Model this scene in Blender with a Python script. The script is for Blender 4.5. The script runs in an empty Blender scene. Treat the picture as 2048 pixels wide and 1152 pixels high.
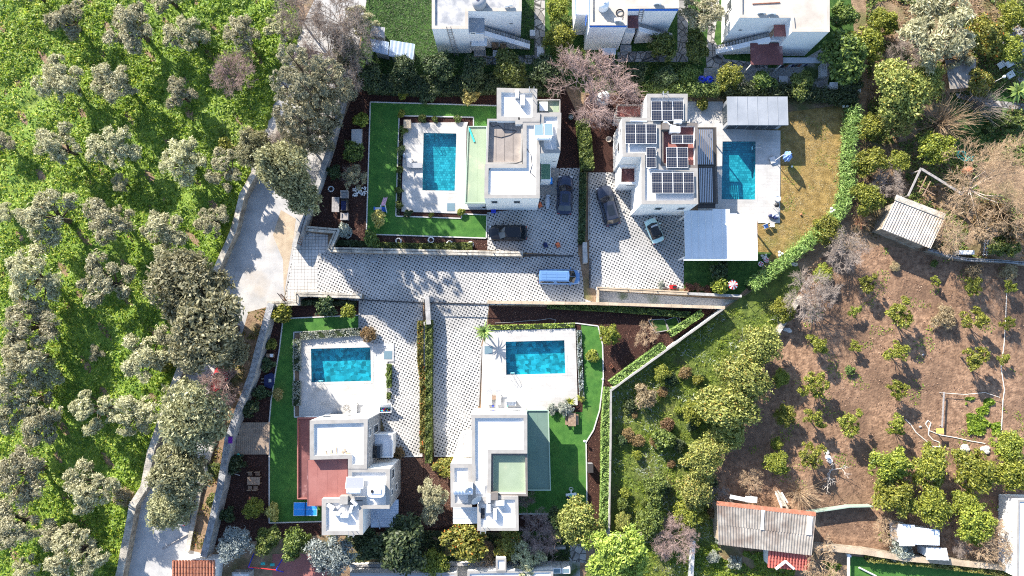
import bpy, bmesh, math, random
import numpy as np
from mathutils import Vector
from mathutils.geometry import tessellate_polygon

# ---------------------------------------------------------------- camera, sky, sun, exposure
F, TILT, HC = 1366.0, math.radians(4.35), 85.4      # focal length (px of a 2048 px wide picture), tilt off straight down, flying height
scn = bpy.context.scene
COL = scn.collection
cam_d = bpy.data.cameras.new('camera'); cam = bpy.data.objects.new('camera', cam_d); COL.objects.link(cam)
cam_d.sensor_width = 36.0; cam_d.lens = 36.0 * F / 2048.0; cam_d.clip_start = 1.0; cam_d.clip_end = 3000.0
cam.location = (0, 0, HC); cam.rotation_euler = (TILT, 0, 0)
scn.camera = cam
SUN_EL = math.radians(28.5)
SUN_AZ = (-0.597, 0.802)                             # ground direction towards the sun
world = bpy.data.worlds.new('World'); scn.world = world; world.use_nodes = True
wn = world.node_tree.nodes; wl = world.node_tree.links
sky = wn.new('ShaderNodeTexSky'); sky.sky_type = 'NISHITA'; sky.sun_disc = False
sky.sun_elevation = SUN_EL; sky.sun_rotation = math.atan2(SUN_AZ[0], SUN_AZ[1])
sky.air_density = 1.0; sky.dust_density = 0.6; sky.ozone_density = 2.2
wn['Background'].inputs['Strength'].default_value = 0.13
wl.new(sky.outputs[0], wn['Background'].inputs['Color'])
sun_d = bpy.data.lights.new('sun', 'SUN'); sun = bpy.data.objects.new('sun', sun_d); COL.objects.link(sun)
sun_d.energy = 5.0; sun_d.angle = math.radians(0.5); sun_d.color = (1.0, 0.915, 0.79)
_sd = Vector((SUN_AZ[0] * math.cos(SUN_EL), SUN_AZ[1] * math.cos(SUN_EL), math.sin(SUN_EL)))
sun.rotation_euler = _sd.to_track_quat('Z', 'Y').to_euler()
sun.location = _sd * 120
vs = scn.view_settings
vs.view_transform = 'Standard'; vs.look = 'None'; vs.gamma = 1.0; vs.use_curve_mapping = False; vs.exposure = 1.42
scn.cycles.use_denoising = False; scn.cycles.pixel_filter_type = 'BLACKMAN_HARRIS'; scn.cycles.filter_width = 1.1
scn.cycles.max_bounces = 6; scn.cycles.transparent_max_bounces = 8

# ---------------------------------------------------------------- measuring: photograph point -> place on a level
def P(px, py, z=0.0):
    u = (px - 1024) / F; v = (576 - py) / F
    dy = v * math.cos(TILT) + math.sin(TILT); dz = v * math.sin(TILT) - math.cos(TILT)
    s = (z - HC) / dz
    return Vector((u * s, dy * s, z))
def onwall(px, py, axis, c):
    u = (px - 1024) / F; v = (576 - py) / F
    d = Vector((u, v * math.cos(TILT) + math.sin(TILT), v * math.sin(TILT) - math.cos(TILT)))
    s = c / d[axis]
    return Vector((0, 0, HC)) + d * s
def PP(pts, z=0.0): return [P(x, y, z) for x, y in pts]

# ---------------------------------------------------------------- materials
def nd(nt, t, **kw):
    n = nt.nodes.new(t)
    for k, v in kw.items(): setattr(n, k, v)
    return n
MATS = {}
def mat(name, c1, c2=None, scale=1.0, detail=5.0, rough=0.8, bump=0.0, bscale=15.0, metal=0.0, spec=0.25, lo=0.35, hi=0.65, c3=None, s3=0.15, f3=(0.5, 0.62)):
    m = bpy.data.materials.new(name); m.use_nodes = True; nt = m.node_tree; L = nt.links
    b = nt.nodes['Principled BSDF']; b.inputs['Roughness'].default_value = rough; b.inputs['Metallic'].default_value = metal
    b.inputs['Specular IOR Level'].default_value = spec
    geo = nd(nt, 'ShaderNodeNewGeometry')
    col = None
    if c2 is None: b.inputs['Base Color'].default_value = (*c1, 1)
    else:
        nz = nd(nt, 'ShaderNodeTexNoise'); nz.inputs['Scale'].default_value = scale; nz.inputs['Detail'].default_value = detail; nz.inputs['Roughness'].default_value = 0.6
        L.new(geo.outputs['Position'], nz.inputs['Vector'])
        rp = nd(nt, 'ShaderNodeValToRGB'); e = rp.color_ramp.elements
        e[0].position = lo; e[0].color = (*c1, 1); e[1].position = hi; e[1].color = (*c2, 1)
        L.new(nz.outputs['Fac'], rp.inputs['Fac']); col = rp.outputs['Color']
        if c3:
            n3 = nd(nt, 'ShaderNodeTexNoise'); n3.inputs['Scale'].default_value = s3; n3.inputs['Detail'].default_value = 6.0
            L.new(geo.outputs['Position'], n3.inputs['Vector'])
            r3 = nd(nt, 'ShaderNodeMapRange'); r3.inputs['From Min'].default_value = f3[0]; r3.inputs['From Max'].default_value = f3[1]
            L.new(n3.outputs['Fac'], r3.inputs['Value'])
            mx = nd(nt, 'ShaderNodeMix', data_type='RGBA'); mx.inputs['B'].default_value = (*c3, 1)
            L.new(r3.outputs['Result'], mx.inputs['Factor']); L.new(col, mx.inputs['A']); col = mx.outputs['Result']
        L.new(col, b.inputs['Base Color'])
    if bump:
        nb = nd(nt, 'ShaderNodeTexNoise'); nb.inputs['Scale'].default_value = bscale; nb.inputs['Detail'].default_value = 6.0
        L.new(geo.outputs['Position'], nb.inputs['Vector'])
        bp = nd(nt, 'ShaderNodeBump'); bp.inputs['Strength'].default_value = bump; bp.inputs['Distance'].default_value = 0.1
        L.new(nb.outputs['Fac'], bp.inputs['Height']); L.new(bp.outputs['Normal'], b.inputs['Normal'])
    MATS[name] = m
    return m
def math_n(nt, op, a, b=None):
    n = nd(nt, 'ShaderNodeMath', operation=op)
    for i, v in enumerate((a, b)):
        if v is None: continue
        if isinstance(v, (int, float)): n.inputs[i].default_value = v
        else: nt.links.new(v, n.inputs[i])
    return n.outputs[0]
def lattice(name, base, base2, hole, pitch, size, ang, rough=0.75, dark=None):
    """pale pavers with small dark square openings on a slanted lattice"""
    m = mat(name, base, base2, scale=1.3, rough=rough, lo=0.3, hi=0.7, c3=dark, s3=0.12, f3=(0.45, 0.75)); nt = m.node_tree; L = nt.links
    b = nt.nodes['Principled BSDF']; src = b.inputs['Base Color'].links[0].from_socket
    geo = nd(nt, 'ShaderNodeNewGeometry')
    mp = nd(nt, 'ShaderNodeMapping'); mp.inputs['Rotation'].default_value = (0, 0, ang); mp.inputs['Scale'].default_value = (1 / pitch, 1 / pitch, 1)
    L.new(geo.outputs['Position'], mp.inputs['Vector'])
    sp = nd(nt, 'ShaderNodeSeparateXYZ'); L.new(mp.outputs[0], sp.inputs[0])
    ms = []
    for ax in 'XY':
        fr = math_n(nt, 'FRACT', sp.outputs[ax]); d = math_n(nt, 'ABSOLUTE', math_n(nt, 'SUBTRACT', fr, 0.5))
        ms.append(math_n(nt, 'LESS_THAN', d, size / pitch / 2))
    f = math_n(nt, 'MULTIPLY', ms[0], ms[1])
    nz = nd(nt, 'ShaderNodeTexNoise'); nz.inputs['Scale'].default_value = 0.5; nz.inputs['Detail'].default_value = 3; L.new(geo.outputs['Position'], nz.inputs['Vector'])
    rr = nd(nt, 'ShaderNodeMapRange'); rr.inputs['From Min'].default_value = 0.3; rr.inputs['From Max'].default_value = 0.55; rr.inputs['To Min'].default_value = 0.55
    L.new(nz.outputs['Fac'], rr.inputs['Value'])
    f = math_n(nt, 'MULTIPLY', f, rr.outputs['Result'])
    mx = nd(nt, 'ShaderNodeMix', data_type='RGBA'); mx.inputs['B'].default_value = (*hole, 1)
    L.new(f, mx.inputs['Factor']); L.new(src, mx.inputs['A']); L.new(mx.outputs['Result'], b.inputs['Base Color'])
    bp = nd(nt, 'ShaderNodeBump', invert=True); bp.inputs['Strength'].default_value = 0.6; bp.inputs['Distance'].default_value = 0.05
    L.new(f, bp.inputs['Height']); L.new(bp.outputs['Normal'], b.inputs['Normal'])
    return m
def tiled(name, c1, c2, joint, w, h, ang=0.0, mortar=0.012, rough=0.6, offset=0.5, bump=0.2, spec=0.3):
    m = bpy.data.materials.new(name); m.use_nodes = True; nt = m.node_tree; L = nt.links
    b = nt.nodes['Principled BSDF']; b.inputs['Roughness'].default_value = rough; b.inputs['Specular IOR Level'].default_value = spec
    geo = nd(nt, 'ShaderNodeNewGeometry'); mp = nd(nt, 'ShaderNodeMapping'); mp.inputs['Rotation'].default_value = (0, 0, ang)
    L.new(geo.outputs['Position'], mp.inputs['Vector'])
    br = nd(nt, 'ShaderNodeTexBrick'); br.offset = offset
    br.inputs['Color1'].default_value = (*c1, 1); br.inputs['Color2'].default_value = (*c2, 1); br.inputs['Mortar'].default_value = (*joint, 1)
    br.inputs['Scale'].default_value = 1.0; br.inputs['Mortar Size'].default_value = mortar; br.inputs['Brick Width'].default_value = w; br.inputs['Row Height'].default_value = h
    L.new(mp.outputs[0], br.inputs['Vector'])
    nz = nd(nt, 'ShaderNodeTexNoise'); nz.inputs['Scale'].default_value = 0.6; nz.inputs['Detail'].default_value = 7; L.new(geo.outputs['Position'], nz.inputs['Vector'])
    rp = nd(nt, 'ShaderNodeValToRGB'); e = rp.color_ramp.elements; e[0].position = 0.3; e[0].color = (0.8, 0.79, 0.77, 1); e[1].position = 0.6; e[1].color = (1, 1, 1, 1)
    L.new(nz.outputs['Fac'], rp.inputs['Fac'])
    mx = nd(nt, 'ShaderNodeMix', data_type='RGBA', blend_type='MULTIPLY'); mx.inputs['Factor'].default_value = 1
    L.new(br.outputs['Color'], mx.inputs['A']); L.new(rp.outputs['Color'], mx.inputs['B']); L.new(mx.outputs['Result'], b.inputs['Base Color'])
    bp = nd(nt, 'ShaderNodeBump', invert=True); bp.inputs['Strength'].default_value = bump; bp.inputs['Distance'].default_value = 0.02
    L.new(br.outputs['Fac'], bp.inputs['Height']); L.new(bp.outputs['Normal'], b.inputs['Normal'])
    MATS[name] = m
    return m
def leafmat(name, c1, c2, trans=0.25, c3=None, rough=0.6):
    m = bpy.data.materials.new(name); m.use_nodes = True; nt = m.node_tree; L = nt.links
    for n in list(nt.nodes): nt.nodes.remove(n)
    out = nd(nt, 'ShaderNodeOutputMaterial'); geo = nd(nt, 'ShaderNodeNewGeometry'); oi = nd(nt, 'ShaderNodeObjectInfo')
    rp = nd(nt, 'ShaderNodeValToRGB'); e = rp.color_ramp.elements; e[0].color = (*c1, 1); e[1].color = (*c2, 1); e[0].position = 0.1; e[1].position = 0.95
    if c3:
        k = e.new(0.965); k.color = (*c2, 1); e[-1].position = 0.975; e[-1].color = (*c3, 1)
    L.new(geo.outputs['Random Per Island'], rp.inputs['Fac'])
    hs = nd(nt, 'ShaderNodeHueSaturation')
    v = nd(nt, 'ShaderNodeMapRange'); v.inputs['To Min'].default_value = 0.8; v.inputs['To Max'].default_value = 1.2; L.new(oi.outputs['Random'], v.inputs['Value'])
    h = nd(nt, 'ShaderNodeMapRange'); h.inputs['To Min'].default_value = 0.485; h.inputs['To Max'].default_value = 0.515; L.new(oi.outputs['Random'], h.inputs['Value'])
    L.new(v.outputs['Result'], hs.inputs['Value']); L.new(h.outputs['Result'], hs.inputs['Hue']); L.new(rp.outputs['Color'], hs.inputs['Color'])
    d = nd(nt, 'ShaderNodeBsdfDiffuse'); t = nd(nt, 'ShaderNodeBsdfTranslucent'); g = nd(nt, 'ShaderNodeBsdfGlossy'); g.inputs['Roughness'].default_value = rough
    L.new(hs.outputs['Color'], d.inputs['Color']); L.new(hs.outputs['Color'], t.inputs['Color'])
    mx = nd(nt, 'ShaderNodeMixShader'); mx.inputs[0].default_value = trans
    L.new(d.outputs[0], mx.inputs[1]); L.new(t.outputs[0], mx.inputs[2])
    m2 = nd(nt, 'ShaderNodeMixShader'); m2.inputs[0].default_value = 0.04
    L.new(mx.outputs[0], m2.inputs[1]); L.new(g.outputs[0], m2.inputs[2]); L.new(m2.outputs[0], out.inputs['Surface'])
    MATS[name] = m
    return m

# paving, ground
mat('soil', (0.16, 0.105, 0.065), (0.30, 0.205, 0.13), scale=0.9, bump=0.8, bscale=5, c3=(0.12, 0.12, 0.045), s3=0.25, f3=(0.52, 0.7))
mat('orchard_soil', (0.13, 0.075, 0.047), (0.35, 0.22, 0.14), scale=1.6, detail=9, bump=1.0, bscale=4, c3=(0.13, 0.08, 0.052), s3=0.13, f3=(0.46, 0.66))
mat('grove_soil', (0.08, 0.16, 0.02), (0.21, 0.30, 0.045), scale=0.7, bump=0.8, bscale=5, c3=(0.20, 0.20, 0.06), s3=0.07, f3=(0.58, 0.75))
mat('weed_soil', (0.05, 0.075, 0.016), (0.14, 0.18, 0.035), scale=0.9, detail=8, bump=0.8, bscale=5, c3=(0.10, 0.085, 0.04), s3=0.2, f3=(0.52, 0.7))
mat('mulch', (0.018, 0.0085, 0.007), (0.075, 0.033, 0.025), scale=7, detail=9, bump=1.0, bscale=14, rough=0.95, lo=0.3, hi=0.7)
mat('turf', (0.032, 0.11, 0.02), (0.072, 0.185, 0.033), scale=1.2, detail=9, bump=0.5, bscale=30, rough=0.9, lo=0.3, hi=0.7, c3=(0.085, 0.17, 0.035), s3=0.4, f3=(0.52, 0.75))
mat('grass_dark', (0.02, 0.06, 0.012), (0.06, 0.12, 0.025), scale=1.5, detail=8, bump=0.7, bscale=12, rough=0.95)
mat('dry_lawn', (0.15, 0.10, 0.032), (0.32, 0.22, 0.08), scale=1.3, detail=10, bump=0.8, bscale=7, rough=0.95, c3=(0.14, 0.15, 0.035), s3=0.2, f3=(0.55, 0.75))
mat('road', (0.33, 0.33, 0.33), (0.47, 0.455, 0.44), scale=0.5, detail=9, bump=0.2, bscale=20, rough=0.9, c3=(0.36, 0.30, 0.23), s3=0.11, f3=(0.55, 0.7))
mat('gravel', (0.22, 0.22, 0.22), (0.42, 0.41, 0.40), scale=6, detail=9, bump=0.6, bscale=20, rough=0.95, c3=(0.06, 0.09, 0.03), s3=0.3, f3=(0.52, 0.65))
mat('sandy', (0.33, 0.26, 0.185), (0.46, 0.375, 0.275), scale=0.8, detail=8, bump=0.3, bscale=9, rough=0.95)
lattice('grid_paving', (0.38, 0.372, 0.362), (0.50, 0.488, 0.47), (0.02, 0.024, 0.028), 0.36, 0.18, math.radians(27), dark=(0.29, 0.28, 0.265))
tiled('small_paving', (0.48, 0.47, 0.455), (0.56, 0.545, 0.53), (0.2, 0.19, 0.18), 0.42, 0.42, mortar=0.025, offset=0.0, rough=0.8)
tiled('deck_tile', (0.43, 0.42, 0.405), (0.48, 0.47, 0.455), (0.35, 0.34, 0.33), 1.2, 0.4, mortar=0.008, rough=0.55, bump=0.1)
tiled('pool_tile', (0.018, 0.21, 0.27), (0.06, 0.40, 0.47), (0.014, 0.18, 0.24), 0.3, 0.3, mortar=0.02, rough=0.3)  # wide spread of tile tones paints in rippled light on the floor
def mosaic():
    m = mat('pool_mosaic', (0.022, 0.25, 0.32), (0.04, 0.37, 0.44), scale=0.8, rough=0.3); nt = m.node_tree; L = nt.links; b = nt.nodes['Principled BSDF']; src = b.inputs['Base Color'].links[0].from_socket
    geo = nd(nt, 'ShaderNodeNewGeometry'); v = nd(nt, 'ShaderNodeTexVoronoi', distance='CHEBYCHEV'); v.inputs['Scale'].default_value = 2.2; L.new(geo.outputs['Position'], v.inputs['Vector'])
    sp = nd(nt, 'ShaderNodeSeparateColor'); L.new(v.outputs['Color'], sp.inputs[0]); vr = nd(nt, 'ShaderNodeMapRange'); vr.inputs['To Min'].default_value = 0.45; vr.inputs['To Max'].default_value = 1.25; L.new(sp.outputs[0], vr.inputs['Value'])
    hs = nd(nt, 'ShaderNodeHueSaturation'); L.new(vr.outputs['Result'], hs.inputs['Value']); L.new(src, hs.inputs['Color']); L.new(hs.outputs['Color'], b.inputs['Base Color'])
mosaic()
mat('kerb_white', (0.44, 0.43, 0.41), (0.56, 0.55, 0.53), scale=2, rough=0.8)
mat('stone_cap', (0.30, 0.275, 0.235), (0.56, 0.52, 0.45), scale=1.8, detail=9, bump=0.7, bscale=7, rough=0.95, c3=(0.2, 0.19, 0.17), s3=0.5, f3=(0.5, 0.7))
mat('stone_wall', (0.17, 0.14, 0.11), (0.38, 0.33, 0.26), scale=1.4, detail=9, bump=1.0, bscale=5, rough=0.95)
mat('stone_grey', (0.17, 0.175, 0.185), (0.38, 0.38, 0.385), scale=2.4, detail=9, bump=0.9, bscale=8, rough=0.95)
mat('render_grey', (0.24, 0.235, 0.23), (0.40, 0.39, 0.375), scale=1.0, detail=9, bump=0.4, bscale=10, rough=0.95)
mat('wall_white', (0.70, 0.70, 0.69), (0.78, 0.775, 0.76), scale=0.8, detail=7, rough=0.85, lo=0.25, hi=0.6)
mat('wall_pale', (0.66, 0.68, 0.71), (0.74, 0.755, 0.775), scale=0.6, detail=7, rough=0.85, lo=0.25, hi=0.6)
mat('coping', (0.25, 0.238, 0.222), (0.32, 0.306, 0.288), scale=1.2, detail=8, rough=0.85, lo=0.3, hi=0.65)
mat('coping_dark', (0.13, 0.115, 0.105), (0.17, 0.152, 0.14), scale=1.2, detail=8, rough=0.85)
mat('roof_white', (0.58, 0.56, 0.53), (0.70, 0.68, 0.655), scale=0.5, detail=9, rough=0.7, lo=0.25, hi=0.55, c3=(0.44, 0.415, 0.38), s3=0.6, f3=(0.58, 0.78))
mat('roof_gravel', (0.25, 0.26, 0.28), (0.46, 0.45, 0.44), scale=0.6, detail=10, rough=0.95, bump=0.3, bscale=20, lo=0.4, hi=0.62)
mat('roof_beige', (0.35, 0.315, 0.275), (0.47, 0.43, 0.38), scale=0.5, detail=10, rough=0.95, lo=0.3, hi=0.65)
mat('roof_tan', (0.225, 0.195, 0.175), (0.29, 0.255, 0.23), scale=0.8, detail=8, rough=0.9, c3=(0.36, 0.31, 0.26), s3=0.4, f3=(0.55, 0.75))
mat('roof_red', (0.24, 0.092, 0.08), (0.31, 0.135, 0.118), scale=0.6, detail=8, rough=0.8, lo=0.3, hi=0.7, c3=(0.22, 0.07, 0.06), s3=0.3, f3=(0.52, 0.75))
mat('roof_brown', (0.12, 0.048, 0.047), (0.17, 0.072, 0.07), scale=0.6, detail=8, rough=0.7, c3=(0.34, 0.2, 0.19), s3=0.6, f3=(0.6, 0.7))
mat('roof_green', (0.215, 0.275, 0.19), (0.27, 0.33, 0.235), scale=0.5, detail=8, rough=0.7, lo=0.3, hi=0.7, c3=(0.40, 0.38, 0.27), s3=0.3, f3=(0.62, 0.75))
mat('roof_green_deep', (0.105, 0.165, 0.135), (0.135, 0.20, 0.165), scale=0.5, detail=8, rough=0.6, lo=0.3, hi=0.7, c3=(0.12, 0.21, 0.17), s3=0.3, f3=(0.6, 0.75))
mat('green_trim', (0.28, 0.36, 0.30), rough=0.5)
mat('sheet_white', (0.55, 0.57, 0.59), (0.64, 0.655, 0.67), scale=0.4, rough=0.4, metal=0.0, spec=0.4)
mat('sheet_grey', (0.24, 0.26, 0.29), (0.31, 0.33, 0.36), scale=0.4, rough=0.4, spec=0.5)
mat('sheet_blue_shaded', (0.24, 0.30, 0.40), (0.33, 0.40, 0.50), scale=0.9, detail=8, rough=0.35, spec=0.5); mat('sheet_blue', (0.50, 0.56, 0.66), (0.60, 0.66, 0.75), scale=0.7, rough=0.4, spec=0.4)  # first sheet: the blue one darkened, tree shade put into its colour
mat('corrugated', (0.34, 0.30, 0.26), (0.60, 0.55, 0.48), scale=0.9, detail=9, rough=0.9, c3=(0.25, 0.2, 0.17), s3=0.5, f3=(0.55, 0.75))
mat('corrugated_dark', (0.17, 0.155, 0.14), (0.33, 0.305, 0.275), scale=0.9, detail=9, rough=0.9, c3=(0.16, 0.12, 0.10), s3=0.5, f3=(0.5, 0.75))
mat('clay', (0.34, 0.13, 0.075), (0.48, 0.21, 0.13), scale=3, detail=6, rough=0.85)
mat('clay_red', (0.42, 0.10, 0.08), (0.52, 0.15, 0.12), scale=3, detail=6, rough=0.8)
# objects
mat('white_paint', (0.72, 0.72, 0.71), rough=0.45); mat('white_plastic', (0.76, 0.77, 0.78), rough=0.35, spec=0.4)
mat('grey_paint', (0.30, 0.31, 0.33), rough=0.5); mat('light_grey', (0.50, 0.50, 0.50), rough=0.6)
mat('black_metal', (0.018, 0.018, 0.02), rough=0.4, spec=0.5); mat('dark_frame', (0.05, 0.045, 0.042), rough=0.5)
mat('steel', (0.55, 0.56, 0.58), rough=0.3, metal=0.8); mat('galv', (0.42, 0.44, 0.46), rough=0.45, metal=0.6)
mat('rust', (0.17, 0.07, 0.045), (0.26, 0.12, 0.08), scale=4, rough=0.9)
mat('wood', (0.20, 0.13, 0.09), (0.33, 0.24, 0.17), scale=3, detail=8, rough=0.85); mat('wood_grey', (0.22, 0.21, 0.21), (0.36, 0.34, 0.33), scale=4, detail=8, rough=0.9)
mat('wood_deck', (0.25, 0.19, 0.145), (0.36, 0.28, 0.215), scale=2, detail=8, rough=0.9)
mat('bark', (0.05, 0.038, 0.03), (0.13, 0.10, 0.08), scale=4, rough=0.95); mat('bark_pale', (0.30, 0.24, 0.22), (0.45, 0.38, 0.34), scale=3, rough=0.95)
mat('twig_pink', (0.25, 0.175, 0.16), (0.44, 0.33, 0.30), scale=2, rough=0.95); mat('twig_tan', (0.30, 0.205, 0.125), (0.52, 0.39, 0.26), scale=2, rough=0.95); mat('twig_grey', (0.25, 0.205, 0.18), (0.45, 0.38, 0.33), scale=2, rough=0.95)
mat('twig_white', (0.55, 0.50, 0.45), rough=0.9)
mat('glass_dark', (0.012, 0.016, 0.022), rough=0.06, spec=0.7); mat('window_glass', (0.03, 0.04, 0.05), rough=0.08, spec=0.6)
mat('rubber', (0.02, 0.02, 0.02), rough=0.8)
mat('blue_table', (0.03, 0.26, 0.72), rough=0.5); mat('blue_plastic', (0.02, 0.06, 0.62), rough=0.35, spec=0.4); mat('blue_trim', (0.03, 0.14, 0.55), rough=0.7)
mat('blue_cloth', (0.12, 0.24, 0.55), (0.28, 0.42, 0.72), scale=5, rough=0.9); mat('navy', (0.02, 0.03, 0.10), rough=0.6)
mat('red_plastic', (0.62, 0.03, 0.03), rough=0.4); mat('pink_plastic', (0.62, 0.38, 0.50), rough=0.5); mat('orange_plastic', (0.66, 0.17, 0.07), rough=0.5)
mat('teal_plastic', (0.04, 0.42, 0.38), rough=0.5); mat('terracotta', (0.40, 0.16, 0.09), rough=0.8); mat('purple_cloth', (0.16, 0.02, 0.30), rough=0.8)
mat('collector', (0.13, 0.20, 0.24), rough=0.3, spec=0.3); mat('collector_pale', (0.20, 0.215, 0.30), rough=0.3, spec=0.3)
mat('hose', (0.05, 0.05, 0.055), rough=0.6); mat('hose_white', (0.62, 0.58, 0.52), rough=0.6); mat('yellow', (0.55, 0.50, 0.12), rough=0.6)
mat('rock', (0.42, 0.40, 0.38), (0.62, 0.60, 0.57), scale=3, rough=0.9); mat('cloth_grey', (0.36, 0.40, 0.46), rough=0.9)
mat('paint_slate', (0.045, 0.054, 0.08), rough=0.22, metal=0.5, spec=0.5); mat('paint_navy', (0.03, 0.042, 0.08), rough=0.2, metal=0.3, spec=0.5)
mat('paint_black', (0.01, 0.01, 0.013), rough=0.15, spec=0.5); mat('paint_sky', (0.13, 0.25, 0.46), rough=0.25, metal=0.2, spec=0.5)
mat('paint_mint', (0.58, 0.78, 0.71), rough=0.3, spec=0.5); mat('paint_red', (0.40, 0.02, 0.03), rough=0.3); mat('lamp_lens', (0.6, 0.6, 0.6), rough=0.1); mat('tail_lens', (0.4, 0.02, 0.02), rough=0.2)
mat('white_stone', (0.60, 0.60, 0.60), (0.75, 0.75, 0.74), scale=6, rough=0.9)
mat('net_green', (0.10, 0.2, 0.14), rough=0.9)
def crazy(name, c1, c2, joint, s=1.1):
    m = mat(name, c1, c2, scale=0.9, rough=0.9, lo=0.3, hi=0.7); nt = m.node_tree; L = nt.links; b = nt.nodes['Principled BSDF']; src = b.inputs['Base Color'].links[0].from_socket
    geo = nd(nt, 'ShaderNodeNewGeometry'); v = nd(nt, 'ShaderNodeTexVoronoi', feature='DISTANCE_TO_EDGE'); v.inputs['Scale'].default_value = s; L.new(geo.outputs['Position'], v.inputs['Vector'])
    v2 = nd(nt, 'ShaderNodeTexVoronoi'); v2.inputs['Scale'].default_value = s; L.new(geo.outputs['Position'], v2.inputs['Vector'])
    mr = nd(nt, 'ShaderNodeMapRange'); mr.inputs['From Min'].default_value = 0.02; mr.inputs['From Max'].default_value = 0.07; L.new(v.outputs['Distance'], mr.inputs['Value'])
    hs = nd(nt, 'ShaderNodeHueSaturation'); vr = nd(nt, 'ShaderNodeMapRange'); vr.inputs['To Min'].default_value = 0.7; vr.inputs['To Max'].default_value = 1.35; sp = nd(nt, 'ShaderNodeSeparateColor'); L.new(v2.outputs['Color'], sp.inputs[0]); L.new(sp.outputs[0], vr.inputs['Value']); L.new(vr.outputs['Result'], hs.inputs['Value']); L.new(src, hs.inputs['Color'])
    mx = nd(nt, 'ShaderNodeMix', data_type='RGBA'); mx.inputs['A'].default_value = (*joint, 1); L.new(mr.outputs['Result'], mx.inputs['Factor']); L.new(hs.outputs['Color'], mx.inputs['B']); L.new(mx.outputs['Result'], b.inputs['Base Color'])
crazy('flagstone', (0.22, 0.21, 0.20), (0.34, 0.325, 0.31), (0.06, 0.06, 0.055))
tiled('cladding', (0.24, 0.24, 0.245), (0.42, 0.415, 0.41), (0.17, 0.17, 0.17), 0.55, 0.25, mortar=0.02, rough=0.95)
# water: tinted clear surface with ripples
def water():
    m = bpy.data.materials.new('water'); m.use_nodes = True; nt = m.node_tree; L = nt.links
    for n in list(nt.nodes): nt.nodes.remove(n)
    out = nd(nt, 'ShaderNodeOutputMaterial'); tr = nd(nt, 'ShaderNodeBsdfTransparent'); tr.inputs['Color'].default_value = (0.6, 0.93, 0.97, 1)
    gl = nd(nt, 'ShaderNodeBsdfGlossy'); gl.inputs['Roughness'].default_value = 0.03
    geo = nd(nt, 'ShaderNodeNewGeometry'); nz = nd(nt, 'ShaderNodeTexNoise'); nz.inputs['Scale'].default_value = 2.2; nz.inputs['Detail'].default_value = 3
    L.new(geo.outputs['Position'], nz.inputs['Vector']); bp = nd(nt, 'ShaderNodeBump'); bp.inputs['Strength'].default_value = 0.25; bp.inputs['Distance'].default_value = 0.1
    L.new(nz.outputs['Fac'], bp.inputs['Height']); L.new(bp.outputs['Normal'], gl.inputs['Normal'])
    mx = nd(nt, 'ShaderNodeMixShader'); mx.inputs[0].default_value = 0.05; L.new(tr.outputs[0], mx.inputs[1]); L.new(gl.outputs[0], mx.inputs[2]); L.new(mx.outputs[0], out.inputs['Surface'])
    MATS['water'] = m
water()
def panel_mat():
    m = bpy.data.materials.new('solar_cells'); m.use_nodes = True; nt = m.node_tree; L = nt.links
    b = nt.nodes['Principled BSDF']; b.inputs['Roughness'].default_value = 0.15; b.inputs['Specular IOR Level'].default_value = 0.5
    tc = nd(nt, 'ShaderNodeTexCoord'); br = nd(nt, 'ShaderNodeTexBrick'); br.offset = 0.0
    br.inputs['Color1'].default_value = (0.010, 0.016, 0.035, 1); br.inputs['Color2'].default_value = (0.016, 0.022, 0.042, 1); br.inputs['Mortar'].default_value = (0.16, 0.15, 0.14, 1)
    br.inputs['Scale'].default_value = 1; br.inputs['Mortar Size'].default_value = 0.012; br.inputs['Brick Width'].default_value = 0.19; br.inputs['Row Height'].default_value = 0.19
    L.new(tc.outputs['Object'], br.inputs['Vector']); L.new(br.outputs['Color'], b.inputs['Base Color'])
    MATS['solar_cells'] = m
panel_mat()
# foliage
leafmat('leaf_olive', (0.20, 0.195, 0.10), (0.66, 0.63, 0.40), 0.4); leafmat('leaf_olive_green', (0.14, 0.145, 0.07), (0.47, 0.455, 0.26), 0.4)
leafmat('leaf_grey', (0.15, 0.19, 0.19), (0.42, 0.46, 0.44)); leafmat('leaf_citrus', (0.09, 0.125, 0.012), (0.38, 0.39, 0.05), 0.3); leafmat('leaf_yellow', (0.25, 0.21, 0.04), (0.66, 0.58, 0.2))
leafmat('leaf_dark', (0.025, 0.045, 0.018), (0.10, 0.14, 0.045)); leafmat('leaf_mid', (0.05, 0.085, 0.018), (0.20, 0.25, 0.045)); leafmat('leaf_pine', (0.13, 0.13, 0.075), (0.48, 0.455, 0.30), 0.4)
leafmat('leaf_bright', (0.13, 0.20, 0.02), (0.46, 0.54, 0.10)); leafmat('leaf_weed', (0.09, 0.20, 0.012), (0.37, 0.50, 0.045), 0.45); leafmat('leaf_weed_yellow', (0.26, 0.29, 0.025), (0.60, 0.56, 0.10), 0.35)
leafmat('leaf_bamboo', (0.09, 0.17, 0.025), (0.36, 0.48, 0.13)); leafmat('leaf_orange', (0.10, 0.11, 0.015), (0.30, 0.28, 0.05), c3=(0.6, 0.16, 0.02)); leafmat('leaf_rust', (0.16, 0.06, 0.03), (0.36, 0.17, 0.09)); leafmat('leaf_brown', (0.12, 0.07, 0.03), (0.28, 0.18, 0.08))
leafmat('leaf_dry', (0.26, 0.2, 0.1), (0.5, 0.42, 0.25)); leafmat('leaf_lavender', (0.20, 0.225, 0.18), (0.48, 0.51, 0.44)); leafmat('leaf_white', (0.25, 0.27, 0.24), (0.62, 0.62, 0.58))
leafmat('leaf_gum', (0.11, 0.13, 0.02), (0.42, 0.43, 0.11), 0.3, c3=(0.50, 0.33, 0.08))

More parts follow.
